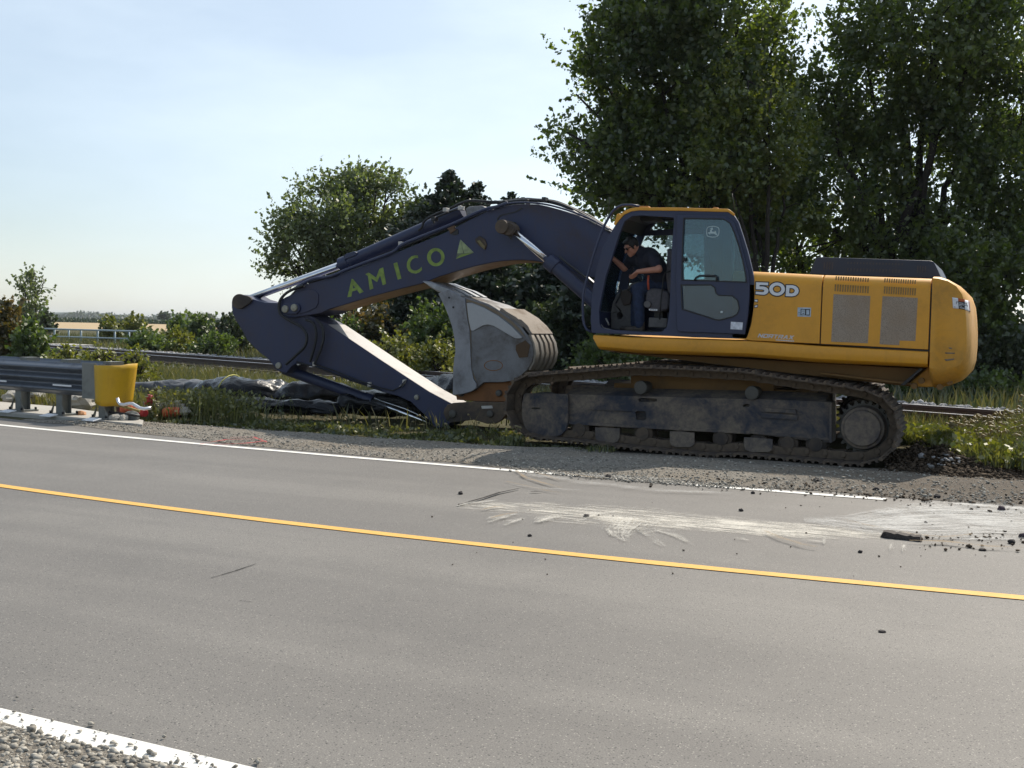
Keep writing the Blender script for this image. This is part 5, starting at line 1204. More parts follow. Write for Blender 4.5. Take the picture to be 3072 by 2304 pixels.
for s_ in (-1, 1):
    blob(sg, hpt(.034 * s_, .091, .008), (.031, .008, .019), HR); sg.tube([hpt(.062 * s_, .082, .014), hpt(.08 * s_, .03, .012), hpt(.08 * s_, -.015, .008)], .0045, 6)
sg.tube([hpt(-.02, .095, .014), hpt(.02, .095, .014)], .004, 6)
sg.build('sunglasses', plain('lens_black', (.004, .004, .006), .12), person)
for an_, s_ in ((ann, 0), (anf, 1)):
    b_ = MB(); capsule(b_, an_ + Vector((.02, 0, .02)), an_ + Vector((.02, 0, -.04)), .052, .05); capsule(b_, an_ + Vector((.03, 0, -.055)), an_ + Vector((-.16, -.03, -.065)), .045, .036)
    fuse(b_, 'boot', m_boot, person, .009, 2)
# ================================================================== VEGETATION
m_bark = plain('bark', (.028, .022, .018), .95, 0, .4, 12, .4)
m_maple = leaf_mat('leaf_maple', (.032, .060, .014), (.125, .160, .032), .55)
m_maple_y = leaf_mat('leaf_maple_sunlit', (.05, .085, .012), (.17, .20, .03), .5, (1.5, 1.4, .5))  # lighter copy of the maple leaf, sunlight on the upper crown painted in
m_grey = leaf_mat('leaf_grey_green', (.060, .088, .034), (.17, .20, .085), .42)
m_spruce = leaf_mat('needle_dark', (.010, .022, .012), (.030, .050, .022), .15)
m_bush = leaf_mat('leaf_bush', (.036, .070, .016), (.14, .185, .04), .35)
m_bushy = leaf_mat('leaf_bush_yellow', (.075, .10, .016), (.24, .24, .045), .4, (1.4, 1.4, .6))
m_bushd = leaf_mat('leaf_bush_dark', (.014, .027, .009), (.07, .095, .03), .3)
m_sumac = leaf_mat('leaf_mixed_autumn', (.035, .05, .010), (.20, .13, .03), .35, (1.4, 1.3, .6))

def leaves(C, D, size, r):
    """diamond leaves at C (n,3), long axis along D"""
    n = len(C); nrm = r.standard_normal((n, 3)); nrm[:, 2] += .6
    D = D / np.linalg.norm(D, axis=1, keepdims=True)
    S = np.cross(D, nrm); S /= np.linalg.norm(S, axis=1, keepdims=True) + 1e-9
    L = (size * r.uniform(.4, 1.6, n))[:, None]
    V = np.stack([C - D * L * .5, C + S * L * .36 + D * L * .05, C + D * L * .55, C - S * L * .36 + D * L * .05], 1)
    return V.reshape(-1, 3)
def quads(n, k=4): return np.arange(n * k, dtype=np.int32).reshape(n, k)
def crown(lobes, n_shoot, per, size, r, shoot=.7, up=.55, hollow=.45, gap=.0, gscale=.8, drop=.12):
    """leafy shoots spread through ellipsoid lobes, with noise gaps; returns verts, rnd, shoot origins"""
    vol = np.array([l[3] * l[4] * l[5] for l in lobes]) ** .8; vol /= vol.sum()
    P_ = []; Dv = []
    for l, f_ in zip(lobes, vol):
        n = int(n_shoot * f_) + 1
        u = r.standard_normal((n * 2, 3)); u /= np.linalg.norm(u, axis=1, keepdims=True)
        rad = r.uniform(hollow ** 3, 1.0, n * 2) ** (1 / 3.) * (1 + .16 * r.standard_normal(n * 2).clip(-1.5, 2))
        p = np.array(l[:3]) + u * rad[:, None] * np.array(l[3:6])
        if gap:
            g = np.array([.75 * mnoise.noise(Vector((q[0] * gscale * .6, q[1] * gscale * .6, q[2] * gscale * .6 + 7))) + .55 * mnoise.noise(Vector((q[0] * gscale * 1.7, q[1] * gscale * 1.7, q[2] * gscale * 1.7 + 3))) for q in p])
            keep = g > (-.35 + gap)
            p, u = p[keep], u[keep]
        p, u = p[:n], u[:n]
        P_.append(p); Dv.append(u)
    P_ = np.concatenate(P_); Dv = np.concatenate(Dv)
    n = len(P_)
    d = Dv * .8 + np.array([0, 0, up]) + .5 * r.standard_normal((n, 3)); d /= np.linalg.norm(d, axis=1, keepdims=True)
    ln = shoot * r.uniform(.5, 1.3, n)
    t_ = r.uniform(-.15, 1, (n, per))
    C = P_[:, None, :] + d[:, None, :] * (t_ * ln[:, None])[..., None] + r.standard_normal((n, per, 3)) * (.12 * shoot * (1.1 - t_.clip(0, 1)))[..., None]
    ld = d[:, None, :] * .5 + r.standard_normal((n, per, 3)) * .7 - np.array([0, 0, drop])
    V = leaves(C.reshape(-1, 3), ld.reshape(-1, 3), size, r)
    tone = np.array([mnoise.noise(Vector((q[0] * .55, q[1] * .55, q[2] * .55))) for q in P_])
    rnd = (.5 + .55 * np.repeat(tone, per) + .22 * r.standard_normal(n * per)).clip(0, 1)
    return V, np.repeat(rnd, 4), P_
def limbs(mb, base, lobes, P_, r, tr, stems=1, n_br=40, lean=0.0, fork=.28):
    """trunk(s), a limb to every lobe, and branches out to shoots"""
    base = Vector(base); nodes = []
    tops = [Vector(l[:3]) for l in lobes]
    hmax = max(l[2] for l in lobes)
    for s_ in range(stems):
        b0 = base + Vector((r.normal(0, .35), r.normal(0, .35), 0)) * (s_ > 0)
        sel = tops[s_::stems]
        cen_ = sum(sel, Vector((0, 0, 0))) / len(sel)
        fk = b0 + Vector(((cen_.x - b0.x) * .25, (cen_.y - b0.y) * .25, hmax * fork))
        mb.tube([b0, b0.lerp(fk, .5) + Vector((r.normal(0, .08), 0, 0)), fk], [tr * 1.15, tr * .95, tr * .8], 9)
        for t_ in sel:
            m1 = fk.lerp(t_, .4) + Vector((r.normal(0, .25), r.normal(0, .25), .5)); end = t_ + Vector((0, 0, .4))
            pts = [fk]; 
            for k in range(1, 9):
                u = k / 8; pts.append(fk * (1 - u) ** 2 + m1 * 2 * u * (1 - u) + end * u * u + Vector(r.normal(0, .06, 3)))
            mb.tube(pts, [tr * .62 * (1 - .88 * k / 8) + .012 for k in range(9)], 7); nodes += pts[2:]
    nd = np.array([n_[:] for n_ in nodes])
    for i in r.choice(len(P_), min(n_br, len(P_)), replace=False):
        q = P_[i]; d_ = np.linalg.norm(nd - q, axis=1) + 1.2 * np.maximum(0, nd[:, 2] - q[2]); j = int(np.argmin(d_)); a_ = Vector(nd[j]); b_ = Vector(q)
        m_ = a_.lerp(b_, .5) + Vector((0, 0, .15 * (b_ - a_).length)) * (1 if b_.z > a_.z else -.3)
        L_ = (b_ - a_).length
        mb.tube([a_, m_, b_], [min(.05, .012 + .012 * L_), .011 + .006 * L_, .007], 5)
TREE_SEED = [100]
def tree(name, label, cat, base, lobes, mat, n_shoot, per, size, tr=.16, group=None, stems=1, n_br=60, shoot=.7, up=.55, gap=.1, hollow=.45, fork=.28, gscale=.8):
    TREE_SEED[0] += 1; r = np.random.default_rng(TREE_SEED[0])
    base = Vector(base); lob = [tuple((Vector(l[:3]) - base)[:]) + tuple(l[3:6]) for l in lobes]
    V, rnd, P_ = crown(lob, n_shoot, per, size, r, shoot, up, hollow, gap, gscale)
    root = thing(name, label, cat, base, group)
    link_mesh('crown', np_mesh('crown', V, quads(len(V) // 4), mat, rnd), root)
    mb = MB(); limbs(mb, (0, 0, 0), lob, P_, r, tr, stems, n_br, fork=fork)
    o = mb.build('trunk', m_bark); o.parent = root
    return root
def lobes_px(Z, lst, dj=1.0, seed=0):
    """ellipsoid lobes placed from photo pixels (cx, cy, rx, ry[, dz]) at depth Z with a real depth radius"""
    rr = random.Random(seed); out = []; s_ = Z / 2427.
    for l in lst:
        dz = l[4] if len(l) > 4 else rr.uniform(-.8, .8)
        c = AT('P', (l[0], l[1]), Z + dz); rx, ry = l[2] * s_, l[3] * s_
        out.append((c.x, c.y, c.z, rx, max(rx, .6 * ry) * dj, ry))
    return out
# --- the tall trees on the right
TB = ground_at('P', (1560, 800), 30)
tree('broadleaf_tree', 'tall dark green tree behind the cab, left edge open to the sky', 'tree', TB,
     lobes_px(30, [(1370, 105, 90, 80), (1310, 165, 70, 80), (1295, 290, 65, 65), (1270, 350, 50, 42), (1320, 400, 90, 58), (1420, 30, 110, 90), (1440, 190, 130, 130), (1400, 330, 130, 100), (1560, 60, 130, 130), (1560, 260, 120, 130), (1470, 430, 170, 75), (1630, 110, 60, 90), (1700, 185, 55, 60), (1675, 110, 40, 50), (1640, 380, 110, 110), (1500, -90, 150, 90), (1610, -60, 60, 80), (1240, 240, 42, 55), (1255, 125, 40, 46), (1228, 320, 36, 44), (1560, 510, 130, 60)], 1.0, 1),
     m_maple, 5200, 22, .115, .17, 'tall trees behind the excavator', 3, 240, .9, .85, .33, .3, .28, 1.3)
TB = ground_at('P', (1930, 840), 31)
tree('broadleaf_tree', 'very tall dense dark tree above the engine hood at the right', 'tree', TB,
     lobes_px(31, [(1865, 100, 75, 110), (1920, -40, 120, 110), (2010, 90, 150, 150), (2160, 30, 130, 150), (1830, 270, 110, 130), (1960, 300, 140, 140), (2120, 260, 130, 150), (1800, 430, 90, 90), (1900, 480, 120, 110), (2060, 480, 140, 140), (2200, 440, 110, 150), (1790, 230, 50, 60), (1770, 520, 90, 60), (2050, -120, 160, 90), (2240, 250, 90, 140)], 1.0, 2),
     m_maple, 5600, 22, .115, .2, 'tall trees behind the excavator', 4, 240, .9, .8, .36, .3, .28, 1.3)
TB = ground_at('P', (2140, 850), 29.5)
tree('broadleaf_tree', 'dark leafy tree at the far right behind the counterweight', 'tree', TB,
     lobes_px(29.5, [(2060, 600, 100, 90), (2170, 600, 110, 110), (2120, 720, 130, 100), (2230, 740, 90, 110), (1960, 640, 90, 70), (2050, 760, 90, 70), (2180, 820, 110, 40)], 1.0, 3),
     m_maple, 1900, 22, .12, .14, 'tall trees behind the excavator', 3, 80, .65, .5, .27, .3, .28, 1.5)
TB = ground_at('P', (1640, 790), 28)
tree('broadleaf_tree', 'smaller tree with sunlit yellow green painted into its crown between the tall dark trees', 'tree', TB,
     lobes_px(28, [(1610, 205, 60, 55), (1660, 235, 55, 45), (1580, 270, 75, 60), (1650, 320, 90, 75), (1560, 370, 80, 60), (1700, 420, 70, 60), (1640, 450, 90, 60)], .8, 4),
     m_maple_y, 800, 22, .10, .10, 'tall trees behind the excavator', 3, 80, .6, .8, .18, .3)
TB = ground_at('P', (1750, 830), 33)
tree('broadleaf_tree', 'thin leafy tree showing sky through it between cab and engine hood', 'tree', TB,
     lobes_px(33, [(1700, 480, 90, 70), (1780, 560, 90, 70), (1680, 580, 90, 60), (1720, 660, 110, 60), (1640, 520, 70, 60), (1850, 620, 80, 60), (1740, 380, 60, 60), (1745, 190, 35, 40)], 1., 5),
     m_maple, 700, 16, .12, .10, 'tall trees behind the excavator', 2, 100, .7, .5, .34, .25, .28, 1.5)
# --- rounded grey-green tree behind the boom
TB = ground_at('P', (770, 735), 42)
tree('broadleaf_tree', 'rounded grey green tree rising behind the boom lettering', 'tree', TB,
     lobes_px(42, [(760, 425, 60, 36), (705, 440, 62, 44), (815, 430, 55, 40), (655, 490, 56, 42), (725, 500, 85, 55), (815, 500, 65, 65), (605, 555, 34, 30), (625, 585, 44, 22), (665, 555, 60, 38), (740, 570, 75, 45), (598, 510, 26, 20), (845, 460, 32, 50), (785, 395, 28, 20), (840, 410, 22, 30)], 1.0, 6),
     m_grey, 1900, 18, .12, .14, None, 4, 170, .8, .8, .30, .2, .12, 1.3)
# --- spruces behind the boom
def conifer(label, px, top, bot, half, Z, dens=1.0):
    TREE_SEED[0] += 1; r = np.random.default_rng(TREE_SEED[0])
    base = ground_at('P', (px, 720), Z); s_ = Z / 2427.; zt = AT('P', (px, top), Z).z; H = zt; Rm = half * s_
    C = []; Dd = []; tw = MB(); nl = int(H / .15)
    tw.tube([(0, 0, 0), (0, 0, H * .6), (0, 0, H)], [.12, .07, .01], 7)
    for i in range(nl):
        z = H * (1 - (i / nl) ** 1.0 * .93) - .1; rad = max(.12, Rm * min(1., (1 - z / H) * 3.4 + .03)) * r.uniform(.8, 1.15)
        for k in range(int(8 * dens + 4 * rad)):
            an = r.uniform(0, 6.283); L_ = rad * r.uniform(.65, 1.15); e = np.array([math.cos(an), math.sin(an), 0])
            m_ = int(14 + 30 * L_); tt = r.uniform(.08, 1, m_)
            p = e * (tt * L_)[:, None] + np.stack([0 * tt, 0 * tt, z - .35 * L_ * tt + .28 * L_ * tt ** 3], 1)
            p = p + r.standard_normal((m_, 3)) * .05
            C.append(p); Dd.append(e[None] * .8 + r.standard_normal((m_, 3)) * .5 + np.array([0, 0, .12]))
    C = np.concatenate(C); Dd = np.concatenate(Dd)
    V = leaves(C, Dd, .15, r)
    V = V.reshape(-1, 4, 3); c_ = V.mean(1, keepdims=True); V = V.reshape(-1, 3)
    root = thing('spruce_tree', label, 'tree', base, 'spruces behind the boom')
    link_mesh('crown', np_mesh('crown', V, quads(len(V) // 4), m_spruce, np.repeat(r.random(len(C)), 4)), root)
    o = tw.build('trunk', m_bark); o.parent = root
conifer('tallest dark spruce rising over the boom hump', 965, 370, 720, 120, 40)
conifer('second dark spruce over the boom, right of the tallest', 1024, 396, 720, 115, 42)
conifer('small spruce tip just showing above the boom crest', 1100, 418, 720, 100, 44)
conifer('broad spruce standing left of the tallest, behind the boom pipes', 905, 442, 720, 125, 41)
conifer('dark spruce seen under the boom arch, left of the cylinder', 1050, 520, 760, 120, 33)
conifer('dark spruce seen under the boom arch beside the boom cylinder', 1190, 540, 780, 120, 32)
conifer('dark spruce behind the bucket tooth under the boom', 900, 590, 760, 110, 34)
conifer('dark spruce seen between boom cylinder and cab', 1265, 570, 790, 95, 30)
TB = ground_at('P', (905, 730), 43)
tree('broadleaf_tree', 'dark leafy tree filling the gap between round tree and spruces', 'tree', TB, lobes_px(43, [(905, 465, 34, 34), (880, 490, 40, 40), (935, 468, 26, 24), (915, 520, 60, 50), (980, 470, 40, 30)], 1., 12), m_bushd, 420, 16, .14, .1, None, 2, 40, .6, .7, .15, .2, .2)
# --- undergrowth
def bush(label, px, py_top, py_bot, half, Z, mat, n, size=.11, group=None, name='bush', shoot=.45, cat='bush', up=.6):
    rr = random.Random(int(px * 7 + py_top)); s_ = Z / 2427.
    zt = AT('P', (px, py_top), Z).z; base = ground_at('P', (px, py_bot), Z)
    h = max(.4, zt); R_ = half * s_; lob = []
    for i in range(5):
        ox, oy = rr.uniform(-.55, .55) * R_, rr.uniform(-.5, .5) * R_; hh = h * rr.uniform(.62, 1.0) if i else h
        lob.append((base.x + ox * (i > 0), base.y + oy * (i > 0), hh * .52, R_ * rr.uniform(.5, .72), R_ * rr.uniform(.5, .7), hh * .50))
    return tree(name, label, cat, base, lob, mat, n, 14, size, .035, group, 3, 22, shoot, up, .08, .15, .12, 1.5)
U = 'undergrowth under the boom'
bush('mixed green and rusty shrub left of the bucket under the boom', 800, 655, 770, 75, 33, m_sumac, 300, .12, U)
bush('leafy green shrub beside the arm top plate', 740, 690, 760, 45, 32, m_bush, 200, .11, U)
bush('glossy green shrub just left of the bucket side cutter', 935, 672, 775, 75, 31, m_bush, 340, .12, U)
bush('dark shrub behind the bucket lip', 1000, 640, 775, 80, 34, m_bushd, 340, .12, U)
bush('low yellow green weeds under the arch left of the bucket', 850, 735, 780, 75, 29.5, m_bushy, 260, .09, U)
bush('low green weeds touching the bucket side', 945, 745, 785, 60, 29, m_bushy, 200, .09, U)
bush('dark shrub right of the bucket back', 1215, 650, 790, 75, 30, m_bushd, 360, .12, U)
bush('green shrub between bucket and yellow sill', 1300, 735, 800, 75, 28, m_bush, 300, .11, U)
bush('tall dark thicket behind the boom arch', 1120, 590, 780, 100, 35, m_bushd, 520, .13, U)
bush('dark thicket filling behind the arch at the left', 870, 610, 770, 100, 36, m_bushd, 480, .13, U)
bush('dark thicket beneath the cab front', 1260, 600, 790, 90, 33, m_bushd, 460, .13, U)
bush('yellow green weeds in front of the rails, right of the orange bush', 150, 772, 792, 32, 27, m_bushy, 160, .09, 'weeds by the rails')
bush('yellow green weeds in front of the rails by the bridge kerb', 215, 780, 796, 36, 26, m_bushy, 200, .08, 'weeds by the rails')
bush('small yellow green weed clump in front of the rails, rightmost of the row', 290, 783, 797, 28, 25, m_bushy, 140, .08, 'weeds by the rails')
R_ = 'undergrowth behind the rails on the right'
bush('dark shrub behind the counterweight tail', 2090, 720, 862, 70, 28, m_bushd, 420, .12, R_)
bush('dark shrub at the right picture edge behind the rails', 2195, 730, 868, 75, 27.5, m_bushd, 420, .12, R_)
bush('low green growth on the far side of the rails under the counterweight', 1980, 815, 862, 75, 27, m_bush, 260, .10, R_)
bush('low dark growth behind the sprocket, beyond the rails', 1830, 780, 850, 80, 28, m_bushd, 300, .10, R_)
bush('low green growth at the right edge beyond the rails', 2140, 835, 872, 70, 26.5, m_bush, 220, .10, R_)
bush('dark growth behind the upper track run', 1600, 745, 830, 110, 29, m_bushd, 360, .11, R_)
bush('green growth behind the front of the track', 1420, 755, 815, 80, 28.5, m_bush, 260, .11, R_)
# --- left side
Lg = 'bushes on the left beyond the rails'
bush('large green and orange bush behind the guard rail at the left edge', 12, 672, 800, 62, 31, m_sumac, 520, .12, Lg)
bush('green bush behind the guard rail, right of the orange one', 66, 712, 795, 30, 30, m_bush, 300, .11, Lg)
bush('dark distant bush clump left of the slender tree', 45, 672, 715, 38, 85, m_bushd, 260, .3, Lg, shoot=.8)
bush('dark bush at the foot of the slender tree', 95, 682, 712, 24, 84, m_bushd, 180, .25, Lg, shoot=.7)
bush('yellow green bush behind the pipe railing', 240, 690, 735, 36, 62, m_bushy, 260, .18, Lg)
bush('small yellow green bush at the right end of the pipe railing', 292, 692, 735, 26, 60, m_bushy, 190, .17, Lg)
bush('dull green bush right of the railing', 385, 692, 750, 38, 56, m_bush, 280, .16, Lg)
bush('dark green bush left of the arm heel', 435, 688, 755, 42, 52, m_bush, 320, .16, Lg)
bush('dark bush touching the arm heel', 500, 690, 770, 44, 47, m_bushd, 360, .15, Lg)
bush('yellow tinged low bush before the dark ones', 385, 722, 768, 60, 46, m_bushy, 260, .13, Lg)
bush('low green bush by the far rail', 310, 728, 765, 50, 45, m_bush, 260, .13, Lg)
bush('low green bush left of the arm heel by the rail', 470, 735, 772, 55, 43, m_bush, 260, .12, Lg)
TB = ground_at('P', (72, 712), 80)
tree('slender_tree', 'slender sparse tree standing alone at the far left', 'tree', TB,
     lobes_px(80, [(58, 612, 18, 20), (75, 600, 16, 18), (92, 622, 16, 22), (66, 640, 22, 22), (80, 655, 20, 24), (46, 622, 10, 14), (100, 612, 8, 12), (60, 668, 18, 14), (82, 682, 16, 16)], 1., 9),
     m_grey, 150, 14, .19, .10, None, 1, 60, .9, .9, .32, .2, .2, .9)
# horizon trees and the distant crop
for i, (px, top, half, Z, lb) in enumerate(((354, 674, 8.5, 420, 'round dark tree alone on the horizon, the largest there'), (422, 681, 6, 520, 'small tree on the horizon right of the round one'), (450, 681, 8, 520, 'wide low tree on the horizon, middle of three'), (494, 683, 7, 560, 'low tree on the horizon left of the arm heel'), (560 - 40, 684, 8, 600, 'faint tree on the horizon touching the arm heel'))):
    base = ground_at('P', (px, 690), Z); s_ = Z / 2427.; zt = AT('P', (px, top), Z).z
    lob = [(base.x, base.y, zt * .55, half * s_, half * s_, zt * .42), (base.x + half * s_ * .5, base.y, zt * .45, half * s_ * .6, half * s_ * .6, zt * .35)]
    tree('horizon_tree', lb, 'tree', base, lob, m_bushd, 90, 8, 1.1, .25, 'trees on the horizon', 1, 6, 1.2, .4, 0, .2, .2)
r = np.random.default_rng(5); n = 9000
a_, b_ = ground_at('P', (-300, 690), 298), ground_at('P', (900, 690), 318)
u = r.random(n); dpt = r.uniform(0, 14, n); dirv = (b_ - a_).normalized(); nv_ = Vector((-dirv.y, dirv.x))
C = np.stack([a_.x + (b_.x - a_.x) * u + nv_.x * dpt, a_.y + (b_.y - a_.y) * u + nv_.y * dpt, r.uniform(.1, 1.15, n) * (1 + .1 * np.sin(u * 300))], 1)
V = leaves(C, r.standard_normal((n, 3)) * .4 + np.array([0, 0, 1.]), .6, r)
tag(link_mesh('distant_crop', np_mesh('distant_crop', V, quads(n), leaf_mat('crop_leaf', (.016, .035, .012), (.035, .06, .022), .2), np.repeat(r.random(n), 4))), 'dark green band of standing crop beyond the stubble field', 'crop', kind='stuff')
r = np.random.default_rng(6); n = 5000
a_, b_ = ground_at('P', (-300, 690), 1300), ground_at('P', (900, 690), 1500); u = r.random(n)
hh = (5 + 3 * np.sin(u * 40) + 2 * np.sin(u * 131)) * np.where(u > .3, 1.0, .8)
C = np.stack([a_.x + (b_.x - a_.x) * u, a_.y + (b_.y - a_.y) * u + r.uniform(0, 60, n), r.random(n) * hh], 1)
V = leaves(C, r.standard_normal((n, 3)), 4.0, r)
tag(link_mesh('far_woods', np_mesh('far_woods', V, quads(n), m_bushd, np.repeat(r.random(n), 4))), 'hazy far woods along the horizon', 'woods', kind='stuff')

# --- grasses
def grass(name, label, X, Y, H, W, mat, lean=.35, z=None, seed=1, cat='grass'):
    r = np.random.default_rng(seed); n = len(X)
    Z_ = np.zeros(n) - .02 if z is None else z
    an = r.uniform(0, 6.283, n); wx, wy = np.cos(an) * W, np.sin(an) * W
    la = r.uniform(0, 6.283, n); lx, ly = np.cos(la) * H * lean * r.uniform(.2, 1.4, n), np.sin(la) * H * lean * r.uniform(.2, 1.4, n)
    a0 = np.stack([X - wx, Y - wy, Z_], 1); a1 = np.stack([X + wx, Y + wy, Z_], 1)
    b0 = np.stack([X - wx * .7 + lx * .35, Y - wy * .7 + ly * .35, Z_ + H * .55], 1); b1 = np.stack([X + wx * .7 + lx * .35, Y + wy * .7 + ly * .35, Z_ + H * .55], 1)
    c0 = np.stack([X + lx, Y + ly, Z_ + H], 1)
    V = np.stack([a0, a1, b1, b0, c0], 1).reshape(-1, 3)
    o = np.arange(n)[:, None] * 5
    F_ = np.concatenate([o + np.array([[0, 1, 2]]), o + np.array([[0, 2, 3]]), o + np.array([[3, 2, 4]])], 0)
    tone = np.array([mnoise.noise(Vector((x * .6, y * .6, 4))) for x, y in zip(X, Y)])
    rnd = (.42 + .5 * tone + .32 * r.standard_normal(n)).clip(0, 1)
    me = np_mesh(name, V, F_, mat, np.repeat(rnd, 5))
    return tag(link_mesh(name, me), label, cat, kind='stuff')
m_grass = leaf_mat('grass_dry_green', (.055, .075, .018), (.19, .165, .055), .4, (1.3, 1.3, .7))
m_grass_g = leaf_mat('grass_fresh', (.03, .05, .014), (.17, .15, .055), .38, (1.3, 1.3, .7))
m_weed = leaf_mat('weed_leaf', (.032, .056, .014), (.19, .195, .055), .35, (1.4, 1.35, .6))
m_tall = leaf_mat('grass_tall', (.035, .058, .014), (.22, .21, .065), .42, (1.3, 1.35, .7))
m_head = leaf_mat('seed_head', (.22, .19, .08), (.42, .36, .19), .4, (1.2, 1.1, .8))
def inst(f, n, seed):
    r = np.random.default_rng(seed); xs, ys = [], []
    while len(xs) < n:
        x, y = f(r)
        if x is None: continue
        xs.append(x); ys.append(y)
    return np.array(xs), np.array(ys), r
def rail_side(x, y): return (Vector((x, y, 0)) - Vector((R0.x, R0.y, 0))).dot(rn)
# verge meadow between shoulder and rails
def f_verge(r):
    x = r.uniform(-42, -2.0); y = 14.2 + r.random() ** 1.2 * 24
    d = rail_side(x, y)
    if d > -.35 or abs(x) / y > 1.45 or y < sh_far(x) + .3: return None, None
    if -6.6 < x < -1.2 and 13.5 < y < 17.2: return None, None
    if -14 < x < -4 and y < 17.0 and r.random() < .93: return None, None
    return x, y
X, Y, r = inst(f_verge, 52000, 11)
grass('verge_grass', 'dry green grass between the road shoulder and the rails', X, Y, r.uniform(.10, .30, len(X)), r.uniform(.006, .014, len(X)), m_grass, .5, seed=12)
def f_far(r):
    x = r.uniform(-75, 4); y = 20 + r.random() ** 1.5 * 45
    if rail_side(x, y) < 3.7 or abs(x) / y > 1.3: return None, None
    return x, y
X, Y, r = inst(f_far, 42000, 13)
grass('field_grass', 'rough grass beyond the rails', X, Y, r.uniform(.2, .55, len(X)), r.uniform(.012, .028, len(X)), m_grass_g, .45, seed=14)
# grass right behind the machine up to the rails
def f_mid(r):
    x = r.uniform(-9, 4); y = r.uniform(17.1, 24)
    if rail_side(x, y) > -.1: return None, None
    return x, y
X, Y, r = inst(f_mid, 16000, 15)
grass('trackside_grass', 'grass between the excavator and the rails', X, Y, r.uniform(.15, .42, len(X)), r.uniform(.007, .014, len(X)), m_grass_g, .5, seed=16)
# tall seeding grass at the right
def f_tall(r):
    x = r.uniform(-1.6, 6.5); y = r.normal(16.5, 1.5)
    lim = 13.55 + .2 * math.sin(x * 2.3) + max(0, min(1.1, (.5 - x) * .9))
    if y < lim or rail_side(x, y) > -.5 or (x < -.9 and y < 16): return None, None
    return x, y
X, Y, r = inst(f_tall, 26000, 17)
hmax = .24 + .32 * np.exp(-((X - .9) / 1.1) ** 2) * np.exp(-((Y - 16.2) / 1.6) ** 2) + .12 * (X > .2)
grass('tall_grass', 'tall bright green seeding grass at the right', X, Y, r.uniform(.45, 1.1, len(X)) * hmax, r.uniform(.005, .011, len(X)), m_tall, .7, seed=18)
n = 20000; k = r.choice(len(X), n); C = np.stack([X[k] + r.normal(0, .05, n), Y[k] + r.normal(0, .05, n), hmax[k] * r.uniform(.05, .85, n)], 1)
V = leaves(C, r.standard_normal((n, 3)) * .7 + np.array([0, 0, .3]), .06, r)
tag(link_mesh('tall_weed_foliage', np_mesh('tall_weed_foliage', V, quads(n), m_bushy, np.repeat((.4 + .3 * r.standard_normal(n)).clip(0, 1), 4))), 'broad weed leaves among the tall grass at the right', 'weeds', kind='stuff')
# arching seed heads
def heads(name, label, X, Y, H, size, seed):
    r = np.random.default_rng(seed); Vs = []; Fs = []; rn_ = []; o = 0
    mb = MB()
    for x, y, h in zip(X, Y, H):
        an = r.uniform(0, 6.283); dx, dy = math.cos(an), math.sin(an); s_ = size * r.uniform(.7, 1.3)
        pts = [(x, y, 0), (x + dx * h * .08, y + dy * h * .08, h * .8), (x + dx * (h * .14), y + dy * (h * .14), h)]
        hd_ = [pts[2]]
        for k in range(1, 6):
            a2 = k / 5 * 2.2; hd_.append((pts[2][0] + dx * s_ * math.sin(a2) * .8, pts[2][1] + dy * s_ * math.sin(a2) * .8, pts[2][2] + s_ * (.35 * math.sin(a2 * 1.0) - .5 * (1 - math.cos(a2)) * .6)))
        mb.tube(pts, .0022, 3, False, False); mb.tube(hd_, [.004, .010, .013, .013, .010, .004], 5, False, False)
    V = np.array(mb.v); F4 = np.array([f for f in mb.f if len(f) == 4])
    return tag(link_mesh(name, np_mesh(name, V, F4, m_head, r.random(len(V)))), label, 'grass', kind='stuff')
i = r.choice(len(X), 700, replace=False); i = i[hmax[i] > .27]
heads('seed_heads', 'pale arching seed heads over the tall grass', X[i], Y[i], hmax[i] * r.uniform(.95, 1.25, len(i)), .09, 19)
# weeds along the shoulder in front of the arm
def f_weed(r):
    x = r.uniform(-12.6, -5.9); y = r.normal(13.75 + .12 * math.sin(x * 1.7) - .035 * (x + 8), .36)
    if y < sh_far(x) - .35 + .15 * math.sin(x * 4.1): return None, None
    if mnoise.noise(Vector((x * 2.1, y * 2.1, 31))) < -.05: return None, None
    return x, y
X, Y, r = inst(f_weed, 5200, 21)
hw = (.05 + .10 * np.array([mnoise.noise(Vector((x * 1.1, y * 1.1, 9))) for x in [0] for x, y in zip(X, Y)])).clip(.02, .14)
hw = hw * np.where(r.random(len(hw)) < .05, 1.9, 1.0)
grass('shoulder_weeds', 'straggly green and brown weeds along the edge of the shoulder', X, Y, hw * r.uniform(.6, 1.4, len(X)), r.uniform(.004, .009, len(X)), m_weed, .6, seed=22, z=np.full(len(X), -.08))
n = 3600; k = r.choice(len(X), n); C = np.stack([X[k] + r.normal(0, .03, n), Y[k] + r.normal(0, .03, n), hw[k] * r.uniform(.1, .95, n) - .06], 1)
V = leaves(C, r.standard_normal((n, 3)) * .6 + np.array([0, 0, .4]), .055, r)
tag(link_mesh('weed_foliage', np_mesh('weed_foliage', V, quads(n), m_weed, np.repeat((.5 + .3 * r.standard_normal(n)).clip(0, 1), 4))), 'small leaves of the weeds along the shoulder', 'weeds', kind='stuff')
i = r.choice(len(X), 80, replace=False)
heads('weed_seed_heads', 'small pale seed heads above the shoulder weeds', X[i], Y[i], hw[i] * r.uniform(1.0, 1.5, len(i)), .06, 23)
